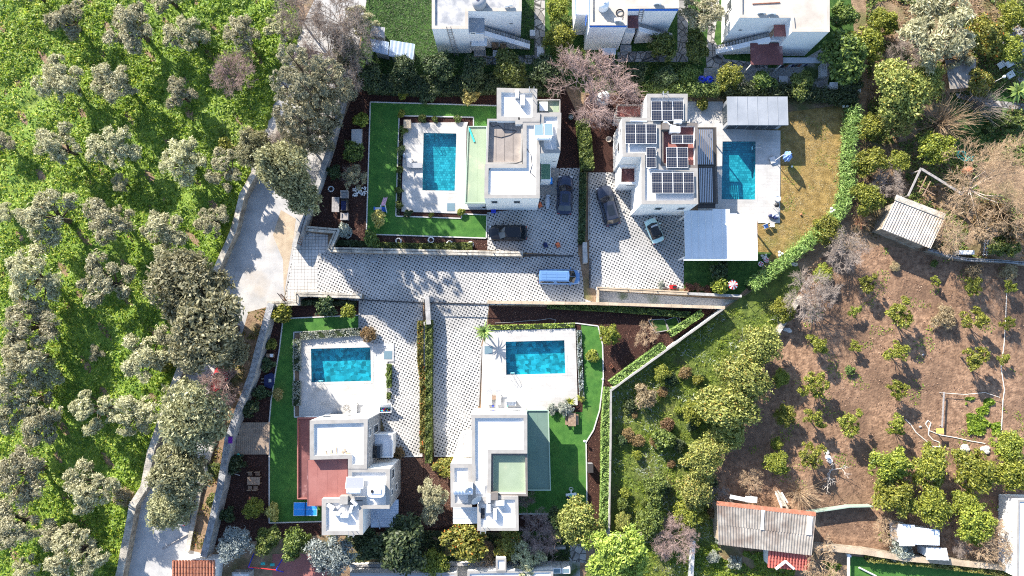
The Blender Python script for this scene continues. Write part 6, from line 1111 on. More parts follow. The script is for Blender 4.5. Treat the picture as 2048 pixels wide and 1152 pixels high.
# ---------------------------------------------------------------- vegetation
leafmat('leaf_clod', (0.10, 0.055, 0.035), (0.36, 0.24, 0.16), 0.0); leafmat('leaf_bark', (0.02, 0.009, 0.007), (0.16, 0.07, 0.05), 0.0)
mat('hedge_core', (0.012, 0.02, 0.008), (0.03, 0.045, 0.015), scale=3, rough=1.0)
def unit(v): return v / np.maximum(np.linalg.norm(v, axis=1, keepdims=True), 1e-6)
def diamonds(rng, pos, nrm, size, aspect=0.5, jit=0.5):
    n = len(pos); t1 = unit(np.cross(nrm, rng.normal(size=(n, 3)))); t2 = np.cross(nrm, t1); s = size * rng.uniform(1 - jit, 1 + jit, (n, 1)); l, w = t1 * s, t2 * s * aspect
    return np.stack([pos - l, pos + w, pos + l * 1.1, pos - w], 1)
def cloud(rng, C, Rd, n, size, aspect=0.5, sq=(1, 1, .8), shell=.45, up=.35, rnd=.8, clump=0.0):
    C, Rd = np.asarray(C, float), np.asarray(Rd, float); k = rng.choice(len(C), n, p=Rd ** 2 / (Rd ** 2).sum()); d = unit(rng.normal(size=(n, 3))); d[:, 2] = np.where(d[:, 2] < -.45, -d[:, 2], d[:, 2])
    if clump:      # sprays: pull directions to a few hundred spots so that dark gaps open between them
        m = max(6, int(clump)); hub = unit(rng.normal(size=(len(C) * m, 3))); hub[:, 2] = np.abs(hub[:, 2]) * 1.0 - .25; hi_ = k * m + rng.integers(0, m, n); h = hub[hi_]; d = unit(h + rng.normal(size=(n, 3)) * .25); hr = rng.uniform(.72, 1.28, len(hub))[hi_]
    if not clump: hr = 1.0
    rr = hr * Rd[k] * (1 - shell * rng.random(n) ** 1.6) * (1 + np.abs(rng.normal(size=n)) * .13 - .05); pos = C[k] + d * rr[:, None] * np.array(sq); nrm = unit(d * .7 + rng.normal(size=(n, 3)) * rnd + np.array([0, 0, up]))
    return diamonds(rng, pos, nrm, size, aspect)
def limb(b, pts, r0, r1, n=6):
    m = len(pts) - 1
    for i in range(m): b.tube(pts[i], pts[i + 1], r0 + (r1 - r0) * i / m, r0 + (r1 - r0) * (i + 1) / m, n=n, cap=False)
def mesh_of(b, name, m):
    me = bpy.data.meshes.new(name); me.from_pydata([tuple(p) for p in b.v], [], b.f); me.update(); me.polygons.foreach_set('use_smooth', [True] * len(me.polygons)); me.materials.append(MATS[m]); return me
PROTO = {}
def leafy(kind, leaf, bark='bark', n=8000, R=2.5, zc=3.4, lobes=11, lr=(.7, 1.15), spread=1.65, zs=.9, size=.15, aspect=.4, trunk=.2, variants=3, seed=1, sq=(1, 1, .8), clump=14, shell=.5, limbs=True, up=.35):
    L = []
    for v in range(variants):
        rng = np.random.default_rng(seed * 100 + v); C, Rd = [], []
        for i in range(lobes):
            t = 2 * math.pi * (i * .381966 + rng.random() * .12); rad = spread * math.sqrt((i + .3) / lobes) * rng.uniform(.8, 1.15); C.append((rad * math.cos(t), rad * math.sin(t), zc + zs * (.55 - rad / spread) + rng.normal() * .28 * zs)); Rd.append(rng.uniform(*lr))
        V = cloud(rng, C, Rd, n, size, aspect, sq, shell, up, clump=clump); b = B(); fork = Vector((rng.normal() * .12, rng.normal() * .12, max(.5, zc * .38))); limb(b, [(0, 0, -.1), fork * .5 + Vector((rng.normal() * .06, 0, 0)), fork], trunk * 1.35, trunk)
        if limbs:
            for c, rr in zip(C, Rd):
                c = Vector(c); m = fork.lerp(c, .5) + Vector((rng.normal() * .18, rng.normal() * .18, .12)); limb(b, [fork, m, c + Vector((0, 0, -.1))], trunk * .5, trunk * .13, 5)
                for q in range(3): e = c + Vector(tuple(unit(rng.normal(size=(1, 3)))[0] * rr * .75)); limb(b, [c, e], trunk * .13, trunk * .05, 4)
        L.append((quads('crown', V, leaf), mesh_of(b, 'trunk', bark)))
    PROTO[kind] = (L, R, zc, 'crown')
leafy('olive', 'leaf_olive', n=9800, variants=8, lobes=12, clump=10, size=.125, aspect=.32, lr=(.4, .92), spread=2.2, seed=1, up=.6, zs=1.1)
leafy('olive_green', 'leaf_olive_green', n=17000, variants=3, lobes=16, clump=14, size=.115, aspect=.42, spread=1.7, lr=(.7, 1.1), seed=2)
leafy('grey_tree', 'leaf_grey', n=7000, variants=2, clump=16, size=.16, aspect=.28, seed=3)
leafy('orchard', 'leaf_citrus', n=3800, variants=5, lobes=7, size=.125, aspect=.55, clump=8, spread=1.75, lr=(.55, .9), zc=3.1, zs=.9, trunk=.12, seed=24)
leafy('citrus', 'leaf_citrus', n=9000, variants=5, lobes=11, size=.12, aspect=.55, clump=10, spread=1.5, lr=(.75, 1.1), zc=2.6, zs=.8, trunk=.14, seed=4)
leafy('gum', 'leaf_gum', n=13000, variants=3, lobes=14, size=.11, aspect=.55, clump=12, spread=1.6, zc=3.2, seed=5)
leafy('dark_tree', 'leaf_dark', n=8000, variants=3, lobes=11, size=.16, aspect=.5, clump=10, zc=3.2, seed=6)
leafy('mid_tree', 'leaf_mid', n=8500, variants=3, lobes=11, size=.17, aspect=.5, clump=10, zc=3.0, seed=7)
leafy('orange_bush', 'leaf_orange', n=8000, variants=2, lobes=11, size=.14, aspect=.5, clump=10, zc=2.6, seed=8)
leafy('bright_pine', 'leaf_bright', n=16000, variants=1, lobes=18, size=.12, aspect=.4, clump=12, lr=(.5, .85), zc=4.2, zs=1.2, spread=2.0, seed=9)
leafy('round_bush', 'leaf_yellow', n=3500, variants=2, lobes=6, size=.13, aspect=.3, R=1.0, zc=.9, zs=.3, lr=(.4, .55), spread=.55, trunk=.06, clump=14, seed=10)
leafy('green_bush', 'leaf_mid', n=2600, variants=3, lobes=6, size=.12, aspect=.5, R=1.0, zc=.75, zs=.3, lr=(.4, .55), spread=.6, trunk=.05, clump=9, seed=11)
leafy('citrus_bush', 'leaf_citrus', n=2600, variants=2, lobes=6, size=.12, aspect=.5, R=1.0, zc=.9, zs=.3, lr=(.4, .55), spread=.6, trunk=.05, clump=9, seed=12)
leafy('dark_bush', 'leaf_dark', n=2400, variants=2, lobes=6, size=.12, aspect=.5, R=1.0, zc=.7, zs=.3, lr=(.4, .55), spread=.6, trunk=.05, clump=9, seed=13)
leafy('grey_bush', 'leaf_lavender', n=2600, variants=2, lobes=6, size=.1, aspect=.3, R=1.0, zc=.7, zs=.3, lr=(.4, .55), spread=.6, trunk=.05, clump=9, seed=14)
leafy('rust_bush', 'leaf_rust', n=1600, variants=2, lobes=5, size=.14, aspect=.25, R=1.0, zc=.6, zs=.2, lr=(.35, .5), spread=.6, trunk=.04, clump=6, seed=15)
leafy('brown_bush', 'leaf_brown', n=2600, variants=1, lobes=7, size=.1, aspect=.35, R=1.0, zc=.7, zs=.3, lr=(.4, .55), spread=.6, trunk=.05, clump=9, seed=16)
leafy('dry_bush', 'leaf_dry', n=2600, variants=2, lobes=7, size=.13, aspect=.16, R=1.0, zc=.6, zs=.2, lr=(.4, .55), spread=.6, trunk=.05, clump=8, seed=17)
leafy('rust_tree', 'leaf_brown', n=4000, variants=1, lobes=10, size=.13, aspect=.4, clump=9, zc=2.2, seed=18, shell=.8)
# tall cypress-like conifers
def tall(kind, leaf, n, Ht, R, variants, seed):
    L = []
    for v in range(variants):
        rng = np.random.default_rng(seed + v); C, Rd = [], []
        for i in range(46):
            t = (i + .5) / 46; z = Ht * (.16 + .82 * t); rad = R * (math.sin(math.pi * min(1, .18 + t * .80)) ** .7) * .62; a = i * 2.4 + rng.random(); C.append((rad * 1.15 * math.cos(a), rad * 1.15 * math.sin(a), z)); Rd.append(.32 + .62 * (1 - t) * rng.uniform(.6, 1.2))
        V = cloud(rng, C, Rd, n, .17, .35, (1, 1, 1.1), .6, clump=10); b = B(); limb(b, [(0, 0, -.1), (0.1, 0, Ht * .3), (0, .1, Ht * .9)], .26, .05)
        for c in C[::2]: limb(b, [(0, 0, c[2] - .6), c], .06, .02, 4)
        L.append((quads('crown', V, leaf), mesh_of(b, 'trunk', 'bark')))
    PROTO[kind] = (L, R, Ht * .62, 'crown')
tall('conifer', 'leaf_pine', 12500, 18.0, 2.8, 3, 300)
# leafless trees
def bare(kind, twig, variants, seed, R=2.5, Ht=4.2, first=6, lv=4, spread=.75, stem='bark', r0=.14, droop=0.0, kids=3, th=.016):
    L = []
    for v in range(variants):
        rng = random.Random(seed + v); tr, tw = B(), B(); fork = Vector((0, 0, Ht * .25)); limb(tr, [(0, 0, -.1), fork], r0 * 1.3, r0)
        def grow_(p, d, l, r, k):
            q = p + d * l * .5 + Vector((rng.gauss(0, .06), rng.gauss(0, .06), rng.gauss(0, .04))) * l; e = q + (d + Vector((rng.gauss(0, .2), rng.gauss(0, .2), rng.gauss(0, .15) - droop))).normalized() * l * .5; b = tr if k == lv else tw
            limb(b, [p, q, e], r, r * .6, 5 if k == lv else 3)
            if k > 0:
                for j in range(kids + (k < lv)):
                    s = rng.choice((q, e, e, q.lerp(e, .5))); d2 = (d + Vector((rng.gauss(0, spread), rng.gauss(0, spread), rng.gauss(.06, spread * .6) - droop))).normalized(); grow_(s, d2, l * rng.uniform(.55, .78), max(th, r * .55), k - 1)
        for i in range(first):
            a = 2 * math.pi * (i + rng.random() * .5) / first; grow_(fork, Vector((math.cos(a) * .85, math.sin(a) * .85, .75)).normalized(), R * .5, r0 * .55, lv)
        L.append((mesh_of(tw, 'twigs', twig), mesh_of(tr, 'trunk', stem)))
    PROTO[kind] = (L, R, Ht * .62, 'twigs')
bare('bare_pink', 'twig_pink', 3, 40, first=9, stem='twig_pink', th=.0085, kids=4, r0=.08); bare('bare_grey', 'twig_grey', 3, 50, first=8, stem='twig_grey', th=.0085, kids=4, r0=.08)
bare('bare_big', 'twig_tan', 1, 65, first=9, lv=5, stem='twig_grey', th=.0048, kids=3, r0=.06, spread=.55)
bare('bare_tan', 'twig_tan', 2, 60, first=8, stem='twig_tan', th=.014, droop=.05, r0=.1); bare('bare_white', 'twig_white', 1, 70, first=4, lv=3, kids=2, stem='twig_white', r0=.1, Ht=1.2, th=.02)
def fan(kind, twig, seed, n=150, R=3.0, variants=2):
    L = []
    for v in range(variants):
        rng = random.Random(seed + v); tw, tr = B(), B(); limb(tr, [(0, 0, -.1), (0, 0, .9)], .3, .22)
        for i in range(n):
            a = rng.uniform(0, 6.283); el = rng.uniform(.15, 1.35); l = R * rng.uniform(.55, 1.25); d = Vector((math.cos(a) * math.cos(el), math.sin(a) * math.cos(el), math.sin(el))); p = Vector((0, 0, .8)); pts = [p + d * l * t + Vector((rng.gauss(0, .05), rng.gauss(0, .05), .25 * t * t)) * l * .3 for t in (0, .35, .7, 1)]
            limb(tw, pts, .022, .008, 3)
            for q in range(3): s = pts[1].lerp(pts[3], rng.random()); e = s + (d + Vector((rng.gauss(0, .35), rng.gauss(0, .35), rng.gauss(.1, .3)))).normalized() * l * .3; limb(tw, [s, e], .011, .006, 3)
        L.append((mesh_of(tw, 'twigs', twig), mesh_of(tr, 'trunk', 'bark')))
    PROTO[kind] = (L, R, R * .45, 'twigs')
fan('fan_tan', 'twig_tan', 80); fan('fan_grey', 'twig_grey', 90, n=120)
CNT = {}
def plant(kind, px, py, rpx, label, name, cat='tree', group=None, hs=1.0, foot=False):
    L, R, zc, cn = PROTO[kind]; k = CNT.get(kind, 0); CNT[kind] = k + 1; rng = random.Random(int(px * 7 + py * 13)); cm, tm = L[k % len(L)]; s = rpx / 16.0 / R
    for _ in range(2): s = rpx / (F / (HC - zc * s * hs)) / R
    p = P(px, py, 0 if foot else zc * s * hs); r = bpy.data.objects.new(name, None); link(r); r.location = (p.x, p.y, 0.0); r.rotation_euler = (0, 0, rng.uniform(0, 6.28)); r.scale = (s * rng.uniform(.86, 1.2), s * rng.uniform(.82, 1.1), s * hs); tag(r, label, cat, group)
    link(bpy.data.objects.new(cn, cm), r); link(bpy.data.objects.new('trunk', tm), r)
    return r
ORD = ['first', 'second', 'third', 'fourth', 'fifth', 'sixth', 'seventh', 'eighth', 'ninth', 'tenth', 'eleventh', 'twelfth', 'thirteenth', 'fourteenth']
def grouped(rows, fmt, group, name, cat='tree'):
    """rows of (kind, px, py, r): labels count along each row of the picture, top row first"""
    rows = sorted(rows, key=lambda t: t[2]); out = []; cur = [rows[0]]
    for t in rows[1:]:
        if t[2] - cur[0][2] > 62: out.append(cur); cur = [t]
        else: cur.append(t)
    out.append(cur)
    for i, rw in enumerate(out):
        for j, t in enumerate(sorted(rw, key=lambda t: t[1])): plant(t[0], t[1], t[2], t[3], fmt % (ORD[j], ORD[i]), name, cat, group, *(t[4:]))
OL = [(127, 37, 46), (260, 50, 56), (370, 67, 42), (118, 155, 52), (230, 160, 48), (355, 187, 40), (112, 290, 52), (224, 295, 46), (362, 317, 48), (448, 340, 46), (480, 62, 40), (3, 285, 26), (88, 428, 64), (243, 365, 20), (217, 440, 58), (325, 460, 52), (423, 440, 32), (60, 557, 60), (200, 564, 60), (55, 650, 55),
      (43, 712, 60), (190, 708, 18), (293, 715, 50), (93, 750, 35), (8, 425, 22), (25, 805, 55), (78, 842, 50), (187, 822, 54), (267, 830, 48), (35, 950, 60), (172, 975, 62), (25, 1050, 45), (105, 1072, 38), (147, 1112, 55), (50, 1142, 26), (555, 52, 36), (330, -10, 40), (60, -20, 34)]
grouped([('olive', x, y, r) for x, y, r in OL], 'grey green olive, %s from the left in the %s row of the grove', 'olive trees of the western grove', 'olive_tree')
for k, x, y, r, lb in (('olive_green', 375, 572, 78, 'large dark olive beside the lane wall opposite the alley'), ('olive_green', 410, 655, 92, 'huge dark evergreen overhanging the lane'), ('olive_green', 455, 700, 45, 'dark evergreen leaning over the verge above the red car'), ('olive', 350, 690, 46, 'pale olive against the huge dark evergreen'), ('olive_green', 378, 842, 78, 'broad evergreen over the lane below the red car'),
                       ('olive_green', 360, 945, 70, 'dense evergreen over the lower lane'), ('olive_green', 342, 1016, 52, 'lowest evergreen over the white car'), ('olive_green', 560, 335, 66, 'tangled evergreen over the upper lane'), ('olive_green', 600, 385, 48, 'evergreen spilling over the sandy patch'), ('olive_green', 510, 300, 42, 'pale evergreen beside the upper lane wall'),
                       ('olive', 1405, 25, 44, 'pale olive between the blue trimmed and red canopy houses'), ('olive', 1888, 62, 74, 'large silver olive above the brown open shed'), ('olive', 1050, 1124, 36, 'silver olive at the white southern house'), ('olive', 862, 1000, 38, 'grey green tree between the southern villas'), ('grey_tree', 663, 1112, 50, 'silvery tree behind the arc of air conditioners'),
                       ('grey_tree', 466, 1088, 40, 'blue grey tree at the foot of the rough stone wall'), ('olive', 1915, 105, 36, 'lower silver olive above the eastern shed'), ('olive', 718, 40, 34, 'dark olive above the blue metal sheds'), ('olive_green', 690, 110, 36, 'evergreen beside the blue metal sheds')):
    plant(k, x, y, r, lb, hs=1.9 if x > 500 and x < 620 else 1.25 if k == 'olive_green' else 1.0, name='evergreen_tree' if k == 'olive_green' else 'olive_tree' if k == 'olive' else 'silver_tree')
# conifers over the upper lane: placed by their crowns
for x, y, r, lb in ((648, 196, 44, 'tallest conifer over the upper lane'), (668, 246, 42, 'conifer behind the tallest one by the upper lane'), (630, 240, 42, 'left conifer over the upper lane'), (652, 296, 40, 'lower conifer over the upper lane'), (696, 206, 40, 'conifer against the grey lane wall'), (620, 290, 36, 'lowest conifer beside the grove')): plant('conifer', x, y, r, lb, 'conifer_tree', group='conifers over the upper lane', foot=True)
CT = [(1735, 565, 25), (1871, 562, 13), (1946, 573, 21), (2021, 576, 19), (1712, 623, 16), (1800, 625, 33), (1950, 637, 32), (2018, 647, 15), (1636, 685, 29), (1711, 695, 15), (1792, 702, 28), (1950, 715, 33), (2008, 718, 14), (1633, 770, 31), (1797, 775, 27), (1630, 840, 28), (1700, 845, 30), (1794, 850, 27), (1622, 910, 30)]
grouped([('orchard', x, y, r * 1.05) for x, y, r in CT], 'young citrus tree, %s from the left in the %s row of the orchard', 'young citrus trees in the ploughed orchard', 'citrus_tree')
CC = [(1784, 927, 47), (1865, 930, 44), (1950, 940, 50), (2024, 945, 44), (2016, 890, 36), (1787, 993, 44), (1862, 1014, 43), (1930, 1003, 33), (1952, 1050, 42)]
grouped([('citrus', x, y, r) for x, y, r in CC], 'bushy citrus, %s from the left in the %s row of the dense citrus clump', 'citrus trees of the dense clump', 'citrus_tree')
for k, x, y, r, lb, nm in (
    ('citrus', 1742, 255, 30, 'round citrus at the top of the hedge side row', 'citrus_tree'), ('citrus', 1742, 325, 38, 'second citrus of the hedge side row', 'citrus_tree'), ('citrus', 1737, 397, 37, 'third citrus of the hedge side row', 'citrus_tree'), ('citrus', 1797, 322, 28, 'citrus beside the second of the hedge side row', 'citrus_tree'), ('citrus', 1655, 462, 34, 'citrus outside the wire fence corner', 'citrus_tree'), ('citrus', 1648, 548, 24, 'small citrus above the grey bare bush', 'citrus_tree'),
    ('citrus', 1566, 620, 28, 'citrus beside the broken terrace wall', 'citrus_tree'), ('gum', 1525, 688, 46, 'yellow green tree below the broken terrace wall', 'loquat_tree'), ('gum', 1492, 752, 56, 'largest yellow green tree of the field', 'loquat_tree'), ('gum', 1458, 820, 56, 'yellow green tree left of the largest one', 'loquat_tree'), ('gum', 1408, 915, 44, 'yellow green tree in the lower field', 'loquat_tree'), ('gum', 1392, 980, 38, 'yellow green tree above the bare grey bush', 'loquat_tree'), ('gum', 1450, 868, 36, 'yellow green tree with a dark hollow beside it', 'loquat_tree'),
    ('citrus', 1325, 746, 21, 'small round tree in the shaded part of the field', 'citrus_tree'), ('citrus', 1562, 757, 20, 'small bright tree beside the largest yellow green tree', 'citrus_tree'), ('citrus', 1570, 832, 24, 'small tree on bare soil at the orchard edge', 'citrus_tree'), ('citrus', 1387, 822, 27, 'small green tree among the weeds', 'citrus_tree'), ('citrus', 1555, 888, 17, 'tiny tree below the orchard edge', 'citrus_tree'), ('citrus', 1552, 925, 30, 'leafy tree above the bare shrubs', 'citrus_tree'),
    ('mid_tree', 1310, 975, 32, 'green tree in the middle of the lower field', 'leafy_tree'), ('mid_tree', 1300, 1043, 34, 'green tree at the bottom of the field', 'leafy_tree'), ('citrus', 1375, 1030, 32, 'dark citrus beside the grey barn', 'citrus_tree'), ('gum', 1246, 1043, 18, 'small yellow bush beside the zigzag wall', 'loquat_tree'), ('bright_pine', 1238, 1118, 62, 'bright green dense pine at the bottom edge', 'pine_tree'),
    ('gum', 1155, 1045, 48, 'yellow green tree at the foot of the green roof villa lawn', 'loquat_tree'), ('dark_tree', 1108, 1040, 27, 'dark tree beside the yellow green one', 'dark_tree'), ('orange_bush', 930, 1085, 52, 'orange flecked bush below the green roof villa', 'berry_bush'), ('orange_bush', 1015, 1088, 36, 'smaller orange flecked bush near the pink bare shrub', 'berry_bush'), ('orange_bush', 892, 935, 26, 'orange flecked bush at the side terrace', 'berry_bush'),
    ('dark_tree', 800, 1088, 58, 'big dark tree behind the red roof villa', 'dark_tree'), ('dark_tree', 740, 1090, 36, 'dark tree left of the big dark one', 'dark_tree'), ('citrus', 868, 1132, 32, 'yellow green tree at the bottom below the orange bush', 'citrus_tree'), ('mid_tree', 590, 1086, 36, 'green tree behind the swing set', 'leafy_tree'), ('mid_tree', 535, 1078, 32, 'green tree left of the swing set', 'leafy_tree'), ('citrus', 508, 1018, 24, 'small green tree in the dark mulch by the yellow bush', 'citrus_tree'),
    ('citrus', 1220, 668, 28, 'round green tree on the winding kerb', 'citrus_tree'), ('dark_tree', 743, 158, 32, 'dark hedge tree at the west end of the northern row', 'dark_tree'), ('dark_tree', 808, 138, 34, 'second dark hedge tree of the northern row', 'dark_tree'), ('dark_tree', 880, 132, 36, 'third dark hedge tree of the northern row', 'dark_tree'), ('dark_tree', 945, 140, 34, 'fourth dark hedge tree of the northern row', 'dark_tree'), ('mid_tree', 1020, 136, 38, 'greener hedge tree above the roof ladder', 'leafy_tree'), ('dark_tree', 1090, 140, 34, 'dark hedge tree beside the big bare tree', 'dark_tree'),
    ('citrus', 1122, 78, 38, 'bright tree beside the flagstone path', 'citrus_tree'), ('citrus', 1115, 15, 32, 'bright tree at the top of the flagstone path', 'citrus_tree'), ('mid_tree', 1325, 92, 34, 'green bush in front of the blue trimmed stairs', 'leafy_tree'), ('mid_tree', 1394, 95, 30, 'green bush between two flagstone paths', 'leafy_tree'), ('dark_tree', 1270, 150, 30, 'dark bush left of the blue barrels', 'dark_tree'), ('dark_tree', 1330, 152, 28, 'dark bush above the solar villa ladder', 'dark_tree'), ('mid_tree', 1378, 150, 24, 'green bush beside the blue barrels', 'leafy_tree'),
    ('citrus', 1460, 155, 32, 'yellow green tree right of the blue barrels', 'citrus_tree'), ('mid_tree', 1528, 163, 28, 'green tree on the northern terrace', 'leafy_tree'), ('mid_tree', 1602, 168, 30, 'green tree beside the stove bench', 'leafy_tree'), ('mid_tree', 1690, 110, 52, 'broad green tree beside the red canopy house', 'leafy_tree'), ('citrus', 1735, 85, 44, 'pale crown beside the broad green tree', 'citrus_tree'), ('citrus', 1772, 42, 34, 'bright tree at the top edge', 'citrus_tree'), ('mid_tree', 1690, 30, 30, 'green tree at the corner of the red canopy roof', 'leafy_tree'),
    ('gum', 1800, 180, 60, 'large pale green tree in the eastern gardens', 'loquat_tree'), ('gum', 1850, 165, 46, 'right half of the pale green eastern trees', 'loquat_tree'), ('gum', 1800, 235, 40, 'lower pale green tree above the hedge side row', 'loquat_tree'), ('orange_bush', 1968, 70, 44, 'orange tree beside the silver olive', 'berry_bush'), ('citrus', 2025, 30, 36, 'green tree in the top right corner', 'citrus_tree'), ('citrus', 2020, 95, 36, 'yellow green tree on the eastern terrace', 'citrus_tree'), ('orange_bush', 1960, 165, 34, 'bush with orange leaves by the eastern path', 'berry_bush'),
    ('citrus', 1870, 295, 46, 'yellowish undergrowth tree below the fan shaped shoots', 'citrus_tree'), ('rust_tree', 1985, 440, 58, 'russet leaved tree below the fan shaped bare tree', 'russet_tree'), ('mid_tree', 2010, 490, 34, 'green bush beside the white ladder frame', 'leafy_tree'), ('olive', 708, 355, 27, 'dark grey green bush with white pebbles at the lawn edge', 'olive_tree'), ('dark_tree', 1700, 165, 28, 'dark tree behind the white metal box', 'dark_tree')): plant(k, x, y, r, lb, nm)
for k, x, y, r, lb in (('bare_pink', 1192, 172, 96, 'big pink grey bare tree over the white tank'), ('bare_grey', 640, 80, 66, 'large bare tree over the upper lane'), ('bare_grey', 690, 150, 42, 'bare tree on the grey lane wall'), ('bare_grey', 590, 20, 48, 'bare tree at the top of the upper lane'), ('bare_grey', 668, 20, 62, 'bare tree straddling the top of the upper lane'), ('bare_grey', 705, 75, 48, 'bare tree above the grey lane wall end'), ('bare_pink', 615, 130, 44, 'brownish bare tree between the upper lane conifers'), ('bare_pink', 465, 140, 48, 'pinkish bare tree at the grove edge'), ('bare_grey', 560, 290, 46, 'bare tree behind the conifers'), ('bare_pink', 440, 770, 52, 'bare pinkish branches over the red car'),
                      ('bare_grey', 1812, 112, 44, 'bare grey tree below the silver olive'), ('bare_grey', 1625, 590, 56, 'grey bare bush beside the broken terrace wall'), ('bare_grey', 1695, 500, 52, 'grey bare bush above the orchard'), ('bare_pink', 1350, 1080, 46, 'brown bare bush left of the grey barn'), ('bare_tan', 1505, 962, 32, 'pale bare shrub above the grey barn'), ('bare_grey', 1440, 1000, 30, 'bare creeper on the corner of the grey barn'), ('bare_tan', 1780, 1060, 32, 'tan bare shrub beside the white metal shed'), ('bare_tan', 1992, 1088, 48, 'tan bare tree near the right border building'),
                      ('bare_grey', 1925, 1098, 20, 'small bare shrub between sheds and citrus clump'), ('bare_tan', 1645, 1130, 44, 'tan bare tree at the red tiled porch'), ('bare_pink', 1082, 1070, 42, 'pink bare shrub below the shaded lawn'), ('bare_tan', 975, 1118, 30, 'brown bare shrub at the low pale wall'), ('bare_tan', 1294, 668, 28, 'tan bare shrub in the pointed mulch garden'), ('bare_grey', 1780, 360, 36, 'bare bush between citrus and timber frame'), ('bare_tan', 1900, 470, 46, 'bare thicket right of the pale barn'), ('bare_pink', 1050, 995, 20, 'thorny climber at the corner of the sunken green terrace'),
                      ('bare_big', 1985, 365, 112, 'huge fan shaped bare tree in the eastern yard'), ('fan_tan', 1885, 245, 62, 'tan fan of bare shoots above the eastern path'), ('fan_grey', 1960, 210, 44, 'grey fan of bare shoots by the curved path'), ('fan_tan', 1600, 985, 36, 'dry brush heap behind the grey barn'), ('fan_grey', 700, 350, 18, 'bare twiggy shrub beside the pebbles'), ('bare_white', 1665, 942, 40, 'white fallen branch in the orchard'), ('fan_tan', 1720, 440, 26, 'rusty dry palm fronds at the fence corner')): plant(k, x, y, r, lb, 'bare_tree' if r > 30 else 'bare_shrub', hs=1.7 if 'upper lane' in lb or 'lane wall' in lb else 1.0)
